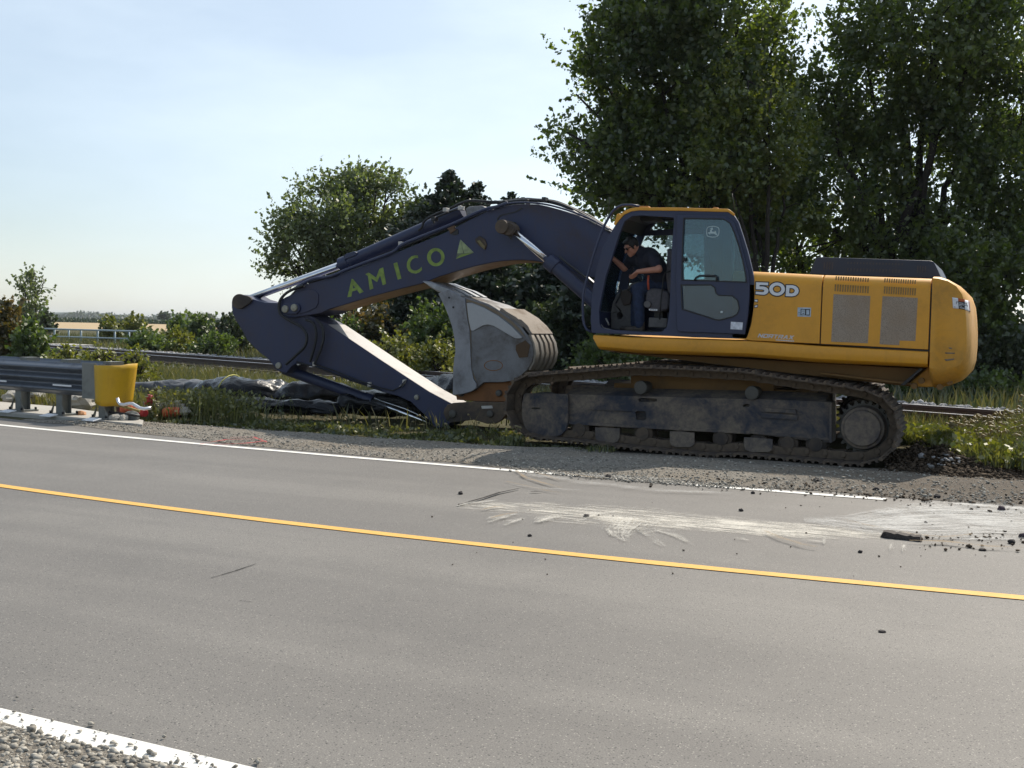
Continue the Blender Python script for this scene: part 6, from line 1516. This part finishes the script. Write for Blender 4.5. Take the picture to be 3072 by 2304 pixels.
# taller stalky weeds around the debris and tube end
def f_stalk(r):
    x = r.normal(-11.5, .5); y = r.normal(13.9, .35)
    if y < 13.2 or x > -9.8: return None, None
    return x, y
X, Y, r = inst(f_stalk, 1100, 25)
grass('stalky_weeds', 'taller stalky weeds around the end of the black roll', X, Y, r.uniform(.15, .5, len(X)), r.uniform(.004, .008, len(X)), m_weed, .35, seed=26)
n = 2000; k = r.choice(len(X), n); C = np.stack([X[k] + r.normal(0, .05, n), Y[k] + r.normal(0, .05, n), r.uniform(.05, .42, n)], 1)
V = leaves(C, r.standard_normal((n, 3)) * .6 + np.array([0, 0, .4]), .05, r)
tag(link_mesh('stalk_foliage', np_mesh('stalk_foliage', V, quads(n), m_weed, np.repeat((.6 + .3 * r.standard_normal(n)).clip(0, 1), 4))), 'leaves of the taller weeds by the black roll', 'weeds', kind='stuff')
# weeds poking out under the track front and beside it
def f_tw(r):
    x = r.uniform(-7.0, -4.6); y = r.normal(13.62, .14)
    return x, y
X, Y, r = inst(f_tw, 700, 27)
hm = .03 + .18 * np.maximum(0, np.array([mnoise.noise(Vector((x * 2.2, 3, 9))) for x in X]))
grass('track_weeds', 'sparse dark weeds in front of the crawler track', X, Y, hm * r.uniform(.6, 1.3, len(X)), r.uniform(.004, .008, len(X)), m_weed, .6, seed=28, z=np.full(len(X), -.08))
# ================================================================== ROADSIDE THINGS
m_galv = paint('galvanised_steel', (.13, .145, .17), .42, (.06, .06, .06), .5, 2.2, metal=.55, bump=.05)
m_post = paint('post_steel', (.20, .21, .20), .55, (.08, .07, .06), .5, 3, metal=.4)
m_nose = paint('nose_yellow', (.56, .335, .012), .5, (.25, .15, .04), .5, 2.5, bump=.05, streak=.4)
m_refl = plain('reflector_white', (.75, .76, .78), .3, 0, .05)
# --- guard rail: beam follows the line through its two posts
GA = GP('I', (190, 1335), .03); GB = GP('I', (885, 1402), .03)
gd = (GB - GA).normalized(); gn = Vector((gd.y, -gd.x, 0))       # towards the road
if gn.y > 0: gn = -gn
yaw = math.atan2(gd.y, gd.x)
gr = thing('guard_rail', 'galvanised corrugated guard rail on steel posts with yellow wrapped end nose', 'guard rail', GB)
Pz = lambda tg_, p_, base: AT(tg_, p_, (base - CAM).dot(FWD))
ztop = Pz('I', (700, 948), GB + gn * .2).z; zbot = Pz('I', (700, 1222), GB + gn * .2).z
Lb = (GB - GA).length
def beam_profile(z0, z1, depth, n=3):
    out = []; N_ = 48
    for i in range(N_ + 1):
        u = i / N_; out.append((depth * .5 * (1 - math.cos(2 * math.pi * n * u)), z0 + (z1 - z0) * u))
    return out
def beam(name, a_, b_, prof, mat, parent, th=.006):
    mb = MB(); k = len(prof); vs = []
    for p_ in (a_, b_):
        for o_, z in prof: q = p_ + gn * o_; vs.append((q.x, q.y, z))
        for o_, z in prof: q = p_ + gn * (o_ - th); vs.append((q.x, q.y, z))
    fs = []
    for j in range(k - 1): fs += [(j, j + 1, 2 * k + j + 1, 2 * k + j), (k + j, 3 * k + j, 3 * k + j + 1, k + j + 1)]
    fs += [(0, 2 * k, 3 * k, k), (k - 1, 2 * k - 1, 4 * k - 1, 3 * k - 1)]
    mb.add(vs, fs, True); return mb.build(name, mat, parent)
bend = GB - gd * .24
bm_ = beam('beam', GA - gd * 9 + gn * .12, bend + gn * .12, beam_profile(zbot, ztop, .085), m_galv, gr)
beam('rear_beam', GA - gd * 9 - gn * .32, bend + gd * .1 - gn * .32, beam_profile(zbot + .12, ztop + .02, .07, 2), m_galv, gr)
mb = MB(); c_ = bend + gd * .13 + gn * .215; mb.box((c_.x, c_.y, (ztop + zbot) / 2), (.155, .008, (ztop - zbot) / 2 + .02), Matrix.Rotation(yaw, 3, 'Z')); mb.build('end_plate', m_post, gr)
for u, z_ in ((-.15, 0), (-1.75, 0)):
    for du, dz in ((0, (ztop - zbot) * .30),):
        c_ = bend + gd * (u - .35) + gn * .215; MB().box((c_.x, c_.y, zbot + dz), (.22, .004, .012), Matrix.Rotation(yaw, 3, 'Z')).build('beam_slot', m_refl, bm_)
# posts
for i, px in enumerate((-330, 190, 530, 885)):
    b_ = GP('I', (px, 1335 + (px - 190) * .096), .03)
    t_ = (b_ - GA).dot(gd); b_ = GA + gd * t_
    R3 = Matrix.Rotation(yaw, 3, 'Z'); mb = MB(); hh = ztop - .02
    for o_ in (-.075, .075): q = b_ + gn * o_; mb.box((q.x, q.y, hh / 2 + .02), (.075, .005, hh / 2), R3)
    mb.box((b_.x, b_.y, hh / 2 + .02), (.004, .069, hh / 2), R3)
    p_ = mb.build('post', m_post, gr)
    mb = MB().box((b_.x, b_.y, .045), (.18, .15, .012), R3); mb.build('base_plate', m_post, p_)
    for sx in (-1, 1):
        q = b_ + gd * (.16 * sx); mb = MB(); vv = [q + gn * .13, q + gn * .07, q + gn * .1 - gd * sx * .1]
        mb.add([(vv[0].x, vv[0].y, .057), (vv[1].x, vv[1].y, .057), (vv[2].x, vv[2].y, .26), (vv[0].x + gn.x * -.06, vv[0].y, .057)], [(0, 1, 2), (1, 3, 2), (3, 0, 2), (0, 3, 1)])
        mb.build('gusset', m_post, p_)
        for sy in (-1, 1):
            q = b_ + gd * .15 * sx + gn * .12 * sy; MB().tube([(q.x, q.y, .057), (q.x, q.y, .095)], .018, 8).build('anchor_bolt', m_black, p_)
    c_ = b_ - gn * .12; MB().box((c_.x, c_.y, ztop - .13), (.09, .11, .17), R3).build('blockout', m_post, p_)
    if i > 0:
        c_ = b_ + gn * .34 + gd * .12; MB().box((c_.x, c_.y, .05), (.13, .07, .005), R3 @ Matrix.Rotation(.2, 3, 'X')).build('reflector_plate', m_refl, p_)
# yellow nose: a bent sheet wrapped round the end of the beams
nz0 = Pz('I', (900, 1268), GB + gn * .2).z; nz1 = Pz('I', (900, 955), GB + gn * .2).z
sN = [(.28, .225), (.45, .228), (.62, .225), (.74, .20), (.83, .12), (.86, 0), (.85, -.12), (.78, -.26), (.62, -.36), (.40, -.40), (.15, -.40)]
vs = []; k = len(sN)
for j in range(9):
    v_ = j / 8; flare = -.05 + .16 * v_
    for u_, o_ in sN:
        uu = .28 + (u_ - .28) * .30 + (flare * max(0, (u_ - .45) / .41)); q = bend + gd * uu + gn * (o_ * (1 + .1 * v_))
        zz_ = nz0 + (nz1 - nz0) * v_ - .05 * (1 - v_) * max(0, min(1, (u_ - .3) / .5)) + .02 * v_ * (o_ < 0); vs.append((q.x, q.y, zz_))
mb = MB().add(vs, [(j * k + i, j * k + i + 1, (j + 1) * k + i + 1, (j + 1) * k + i) for j in range(8) for i in range(k - 1)], True)
no = mb.build('end_nose', m_nose, gr); so = no.modifiers.new('thick', 'SOLIDIFY'); so.thickness = .006

# --- black plastic rolls
t = NT('black_plastic'); v = t.coord(); w1_ = t.noise(3.0, 6, .6, t.coord((1, 1.0, 2.2)), 1.2); w2_ = t.noise(14, 5, .6, v, .8)
h_ = t.math('ADD', t.math('MULTIPLY', w1_, 1.0), t.math('MULTIPLY', w2_, .25)); n_ = t.noise(2, 4, .6, v)
m_plastic = t.done(t.bsdf(t.mix(t.ramp(n_, .45, .75, 0, .5), (.005, .0055, .008), (.018, .018, .021)), t.ramp(n_, .3, .7, .16, .30), normal=t.bump(h_, .55, .07), spec=.35))
t = NT('grey_plastic'); v = t.coord(); w1_ = t.noise(2.0, 6, .6, t.coord((1, 1.0, 2.)), 1.2); n_ = t.noise(3, 5, .6, v)
m_plastic2 = t.done(t.bsdf(t.mix(t.ramp(n_, .35, .7), (.05, .055, .065), (.15, .15, .155)), .5, normal=t.bump(w1_, .8, .08), spec=.4))
def roll(name, label, tg, pts, rad, Zs, mat, seed, squash=.8, amp=.22, group='black plastic wrapped rolls'):
    c = []
    for p_, r_ in zip(pts, rad):
        g = GP(tg, p_, 0.02); c.append((g, r_))
    sub = []; rs = []
    for i in range(len(c) - 1):
        for k_ in range(14): u = k_ / 14; sub.append(c[i][0].lerp(c[i + 1][0], u)); rs.append(c[i][1] * (1 - u) + c[i + 1][1] * u)
    sub.append(c[-1][0]); rs.append(c[-1][1])
    n = 40; vs = []
    for i, (p_, r_) in enumerate(zip(sub, rs)):
        d_ = (sub[min(i + 1, len(sub) - 1)] - sub[max(0, i - 1)]).normalized(); s_ = Vector((-d_.y, d_.x, 0))
        endk = min(1., (min(i, len(sub) - 1 - i) + .6) / 3.) ** .5
        for k_ in range(n):
            an = 2 * math.pi * k_ / n; L_ = i * .07
            fold = 1 + amp * mnoise.noise(Vector((L_ * 1.6 + seed, math.cos(an) * 1.3, math.sin(an) * 1.3))) + amp * .5 * mnoise.noise(Vector((L_ * 4 + seed, math.cos(an) * 3 + L_ * 1.5, math.sin(an) * 3)))
            fold -= amp * .35 * abs(mnoise.noise(Vector((L_ * 3 + math.cos(an) * 1.5 + seed, math.sin(an) * 2.5 - L_, 5))))
            rr_ = r_ * fold * endk
            q = p_ + s_ * (math.cos(an) * rr_ * 1.15) + Vector((0, 0, max(-.04, r_ * squash * .95 + math.sin(an) * rr_ * squash)))
            vs.append(q)
    fs = [(i * n + k_, i * n + (k_ + 1) % n, (i + 1) * n + (k_ + 1) % n, (i + 1) * n + k_) for i in range(len(sub) - 1) for k_ in range(n)]
    fs += [tuple(range(n)), tuple((len(sub) - 1) * n + k_ for k_ in range(n))]
    o = MB().add(vs, fs, True).build(name, mat); return tag(o, label, 'plastic roll', group)
roll('plastic_roll', 'long weathered grey plastic roll lying behind the yellow guard rail nose', 'I', [(980, 1215), (1300, 1215), (1600, 1225), (1790, 1245)], [.17, .20, .22, .22], 0, m_plastic2, 1)
main = roll('plastic_roll', 'crumpled black plastic roll tied with yellow rope, lying before the arm', 'E', [(10, 970), (120, 985), (260, 1000), (450, 1010), (640, 1000), (760, 990)], [.2, .25, .29, .28, .26, .2], 0, m_plastic, 5, .85, .22)
roll('plastic_roll', 'black plastic roll bulging in the middle under the bucket cylinder', 'E', [(680, 1020), (800, 1030), (950, 1035), (1150, 1040), (1300, 1050)], [.2, .27, .28, .27, .2], 0, m_plastic, 11, .85, .22)
roll('plastic_roll', 'low flattened black plastic fold in front of the tied roll', 'E', [(250, 1062), (450, 1068), (700, 1075), (950, 1085), (1150, 1100)], [.12, .15, .13, .15, .12], 0, m_plastic, 17, .8, .35)
roll('plastic_roll', 'dark plastic roll in the shade beneath the arm tip', 'E', [(1150, 1085), (1400, 1095), (1700, 1105), (1950, 1110)], [.22, .25, .25, .2], 0, m_plastic, 23, .85, .22)
roll('plastic_roll', 'black plastic end showing between arm tip and bucket ear', 'F', [(180, 1090), (300, 1110), (430, 1130), (560, 1150)], [.2, .3, .33, .3], 0, m_plastic, 29, .85, .22)
b_ = GP('E', (262, 1000), .02); rp = []
for k_ in range(15):
    an = math.pi * (-.15 + 1.3 * k_ / 14); rp.append((b_.x - .03 + .06 * math.sin(an), b_.y - math.cos(an) * .37, .24 + math.sin(an) * .295))
rp = [(rp[0][0] - .05, rp[0][1] - .04, .02)] + rp
tag(MB().tube(rp, .012, 6).build('yellow_rope', plain('rope_yellow', (.45, .42, .10), .7, 0, .2, 20)), 'yellow rope tied round the crumpled black roll', 'rope')

# --- debris heap at the nose
def mp(p_, z=.05): return GP('M', p_, z)
m_orange = paint('plastic_orange', (.62, .13, .06), .5, (.25, .08, .05), .5, 6); m_redp = paint('plastic_red', (.42, .03, .035), .45, (.2, .03, .03), .5, 6)
def drum(name, label, c, axis, r_, L_, mat, group):
    axis = Vector(axis).normalized(); a_ = c - axis * L_ / 2; pts = []; rr_ = []
    for u, f_ in ((0, .82), (.04, .98), (.1, 1.), (.28, .97), (.32, 1.04), (.38, 1.04), (.42, .96), (.62, .92), (.66, .99), (.72, .99), (.76, .9), (.96, .84), (1, .7)): pts.append(a_ + axis * L_ * u); rr_.append(r_ * f_)
    return tag(MB().tube(pts, rr_, 20).build(name, mat), label, 'plastic scrap', group)
g0 = mp((395, 800)); drum('plastic_scrap', 'faded orange crushed plastic piece lying under the yellow nose', Vector((g0.x, g0.y + .2, .1)), (1, .15, .1), .085, .22, m_orange, 'crushed plastic scraps')
g0 = mp((880, 800)); drum('plastic_scrap', 'bright red plastic piece standing behind the bent pipe', Vector((g0.x, g0.y + .2, .24)), (.1, .1, 1), .062, .16, m_redp, 'crushed plastic scraps')
g0 = mp((800, 870)); drum('plastic_scrap', 'dark red crushed plastic piece under the bent pipe', Vector((g0.x, g0.y + .1, .1)), (1, -.2, -.1), .065, .22, m_redp, 'crushed plastic scraps')
g0 = mp((1500, 850)); drum('plastic_scrap', 'orange red plastic piece half buried in weeds at the right of the heap', Vector((g0.x, g0.y + .1, .09)), (1, .2, .1), .075, .28, m_orange, 'crushed plastic scraps')
def chunk(name, label, cat, c, r_, mat, seed, group=None, sq=.7):
    bm = bmesh.new(); bmesh.ops.create_icosphere(bm, subdivisions=3, radius=1)
    for v in bm.verts:
        k_ = 1 + .35 * mnoise.noise(v.co * 1.3 + Vector((seed, 0, 0))) + .18 * mnoise.noise(v.co * 3.2 + Vector((0, seed, 0)))
        v.co = Vector((v.co.x * r_[0], v.co.y * r_[1], v.co.z * r_[2])) * k_
    me = bpy.data.meshes.new(name); bm.to_mesh(me); bm.free(); me.materials.append(mat)
    o = bpy.data.objects.new(name, me); COL.objects.link(o); o.location = (c.x, c.y, r_[2] * sq); WORLD_OF[o.name] = Vector((0, 0, 0)); return tag(o, label, cat, group)
m_rock = paint('rock_pale', (.40, .38, .34), .9, (.2, .18, .15), .5, 9, bump=.4)
for i, (p_, s_, lb) in enumerate((((1030, 760), .13, 'pale broken rock beside the bright red plastic'), ((1330, 800), .12, 'pale rock at the foot of the dark stake'), ((1500, 800), .13, 'whitish rock in the middle of the rubble, right of the stake'), ((1650, 830), .15, 'largest whitish rock at the right end of the rubble'), ((1750, 860), .10, 'small rock at the far right end of the rubble'), ((690, 920), .12, 'dark grey rubble lump on the concrete under the bent pipe'), ((330, 930), .09, 'white lump of concrete beside the last guard rail post'), ((500, 930), .09, 'cream lump of concrete right of the white one'))):
    g0 = mp(p_); dz = .12 if p_[1] < 870 else .0
    o = chunk('rock', lb, 'rock', Vector((g0.x, g0.y + dz, 0)), (s_ * 1.0, s_ * .8, s_ * .65), plain('rubble_dark', (.10, .11, .11), .9, 0, .4, 12) if 'dark grey' in lb else m_rock, i * 3.1, 'broken rocks by the guard rail end', 1.0 + dz * 6)
for i, (p_, s_, lb) in enumerate((((280, 1235), .17, 'pale rock behind the guard rail beam between two posts'), ((90, 1240), .14, 'small pale rock behind the first post'), ((660, 1290), .2, 'grey rock behind the beam beside the last post'))):
    g0 = GP('I', p_, .05); chunk('rock', lb, 'rock', g0, (s_ * 1.2, s_, s_ * .8), m_rock, 20 + i * 2.3, 'broken rocks behind the guard rail')
q = [AT('M', p_, (mp((800, 960)) - CAM).dot(FWD) - dz) for p_, dz in (((380, 470), .0), ((405, 560), .0), ((440, 605), .02), ((520, 620), .04), ((650, 592), .06), ((720, 598), .06), ((790, 640), .1), ((880, 695), .12), ((980, 712), .12), ((1130, 690), .1))]
tag(MB().tube(q, .024, 10).build('bent_pipe', plain('pipe_alu', (.72, .72, .74), .3, .7, .1)), 'bent shiny white metal pipe lying over the red debris', 'pipe')
q = [AT('M', p_, (mp((800, 900)) - CAM).dot(FWD)) for p_ in ((330, 625), (600, 680), (880, 765))]
tag(MB().tube(q, .02, 8).build('wood_lath', plain('wood_yellow', (.35, .26, .09), .8, 0, .3, 12)), 'thin yellowish wooden lath slanting under the bent pipe', 'lath')
m_stake = plain('stake_dark', (.06, .022, .018), .85, 0, .4, 20)
for p_, lb, dp in (((400, 640), 'dark rusty stake standing against the yellow nose', -.45), ((1215, 700), 'dark rusty stake standing in the weeds right of the debris', .3)):
    g0 = GP('M', (p_[0], 850), .0); Zd = (g0 - CAM).dot(FWD) + dp
    a_, b_ = AT('M', (p_[0], p_[1] + 150), Zd), AT('M', (p_[0] + (-15 if dp < 0 else 25), 320), Zd)
    mb = MB().tube([(a_.x, a_.y, -.05), a_, b_], .034, 4, True, False); mb.tube([b_, b_ + Vector((0, 0, .035))], .04, 4, True, False)
    tag(mb.build('stake', m_stake), lb, 'stake', 'rusty stakes by the debris')
g0 = GP('I', (672, 1368), .03); o = chunk('orange_ball', 'small orange lump on the concrete between two posts', 'lump', g0, (.07, .07, .06), plain('lump_orange', (.5, .25, .12), .7), 2.)
g0 = mp((1800, 830)); tag(MB().add([(g0.x - .2, g0.y, .0), (g0.x + .12, g0.y - .1, .0), (g0.x + .1, g0.y + .05, .3), (g0.x - .2, g0.y + .1, .06), (g0.x - .1, g0.y + .16, .0)], [(0, 1, 2), (0, 2, 3), (1, 4, 2), (4, 3, 2), (0, 3, 4), (0, 4, 1)]).build('rusty_plate', m_stake), 'rusty bent plate sticking up in the weeds right of the rubble', 'plate')
g0 = mp((520, 880)); tag(MB().tube([AT('M', p_, (mp((520, 930)) - CAM).dot(FWD)) for p_ in ((200, 780), (640, 835), (880, 870))], .018, 8).build('steel_cable', m_black), 'thin dark cable trailing over the concrete by the last post', 'cable')

# --- pipe railing on the bridge deck
m_pipe = paint('railing_paint', (.30, .38, .42), .5, (.2, .2, .18), .4, 4)
Zr0, Zr1 = 66., 56.
def rl(px, py): 
    u = (px - 360) / (2212 - 360); return AT('O', (px, py), Zr0 + (Zr1 - Zr0) * u)
ra = thing('pipe_railing', 'pale blue grey pipe railing along the small bridge left of the bushes', 'railing', ground_at('I', (700, 770), 62))
MB().tube([rl(360, 1130), rl(1100, 1150), rl(2212, 1182), AT('I', (1222, 677), 54)], .045, 8).build('top_pipe', m_pipe, ra)
MB().tube([rl(700, 1262), rl(1100, 1275), rl(2212, 1310)], .04, 8).build('middle_pipe', m_pipe, ra)
for px in (905, 1140, 1345, 1620, 1905, 2140):
    a_ = rl(px, 1145 + (px - 900) * .029); MB().tube([a_, (a_.x, a_.y, 0)], .05, 8).build('railing_post', m_pipe, ra)
a_ = AT('I', (1215, 680), 54); MB().tube([a_, (a_.x, a_.y, 0)], .05, 8).build('railing_post', m_pipe, ra)
q = [AT('O', p_, Z_) for p_, Z_ in (((765, 1385), 52), ((1190, 1410), 50))]
d_ = (q[1] - q[0]); s_ = Vector((-d_.y, d_.x, 0)).normalized(); vs = []
for p_ in q:
    for o_ in (0, 1.2): vs += [p_ + s_ * o_, Vector((p_.x, p_.y, -.05)) + s_ * o_]
tag(MB().add(vs, [(0, 1, 5, 4), (2, 6, 7, 3), (0, 4, 6, 2), (0, 2, 3, 1), (4, 5, 7, 6), (1, 3, 7, 5)]).build('concrete_kerb', m_conc), 'low concrete bridge kerb beside the rails, left', 'kerb')

# --- things lying on the road
m_plank = paint('plank_wood', (.055, .045, .04), .85, (.03, .025, .02), .6, 7, bump=.4)
a_, b_ = GP('T', (1062, 735), .0), GP('T', (1335, 765), .0)
d_ = b_ - a_; sd = Vector((-d_.y, d_.x, 0)).normalized(); vs = []; rp_ = random.Random(4)
for i in range(13):
    u = i / 12; c_ = a_.lerp(b_, u) + sd * rp_.uniform(-.006, .006); hgt = .046 + rp_.uniform(-.006, .006) - .012 * u; w_ = .045 + rp_.uniform(-.006, .006)
    for sx, hz_ in ((-1, .004), (1, .004), (.95, hgt), (-.9, hgt * .92)): q = c_ + sd * (w_ * sx) + d_.normalized() * rp_.uniform(-.012, .012) * (i in (0, 12)); vs.append((q.x, q.y, hz_))
fs = [(i * 4 + j, i * 4 + (j + 1) % 4, i * 4 + 4 + (j + 1) % 4, i * 4 + 4 + j) for i in range(12) for j in range(4)] + [(0, 1, 2, 3), (48, 49, 50, 51)]
tag(MB().add(vs, fs).build('wooden_block', m_plank), 'dark broken plank lying on the pale smear', 'plank')
m_cl = plain('clod_dark', (.030, .025, .024), .9, 0, .4, 40, .5); m_cl2 = plain('clod_purple', (.05, .035, .045), .9, 0, .4, 40, .5)
G_ = 'clods of earth on the lane'
for i, (tg_, p_, s_, lb, fl) in enumerate((('T', (1905, 552), .062, 'round dark clod on the white line at the right', .9), ('T', (2055, 742), .055, 'brown clod at the right edge of the picture', .8), ('T', (1770, 834), .05, 'flat dark clod right of the plank', .4), ('T', (1058, 1414), .038, 'flat dark chip alone on the near lane below the yellow line', .35), ('S', (402, 405), .042, 'dark clod alone on the lane before the bucket shadow', .8), ('S', (1382, 300), .06, 'dark clod sitting on the scraped white line', .9), ('S', (1238, 556), .05, 'dark clod on the white smear, left of the middle', .6), ('S', (862, 684), .03, 'small clod just above the yellow line', .7), ('T', (55, 554), .04, 'dark clod on the lane under the middle of the track', .7), ('T', (138, 430), .038, 'small grey clod close to the white line', .8), ('T', (902, 850), .03, 'small clod between the smear and the yellow line', .8), ('T', (1368, 640), .028, 'tiny clod on the broad pale patch', .7), ('T', (1450, 462), .06, 'dark clod where the white line is buried', .8), ('T', (1978, 786), .05, 'dark clod beside the right end of the crumbs', .8), ('T', (590, 342), .06, 'brownish clod on the gravel before the track', .7), ('T', (1015, 408), .06, 'pale topped clod at the gravel edge', .7))):
    g0 = GP(tg_, p_, .0); chunk('earth_clod', lb, 'clod', g0, (s_ * .5, s_ * .46, s_ * .46 * fl), m_cl2 if i in (0, 1) else m_cl, 40 + i * 1.7, G_, .75)

# --- thin autumn haze over the plain
hz = bpy.data.materials.new('haze_air'); hz.use_nodes = True; nt_ = hz.node_tree; nt_.nodes.clear()
ho = nt_.nodes.new('ShaderNodeOutputMaterial'); pv = nt_.nodes.new('ShaderNodeVolumePrincipled')
pv.inputs['Color'].default_value = (.82, .88, .95, 1); pv.inputs['Density'].default_value = .00016; pv.inputs['Anisotropy'].default_value = .0
nt_.links.new(pv.outputs[0], ho.inputs['Volume'])
hb = MB().box((0, 2350, 8.4), (4400, 2900, 9.9)).build('haze', hz)
tag(hb, 'thin pale haze over the fields', 'haze', kind='stuff')
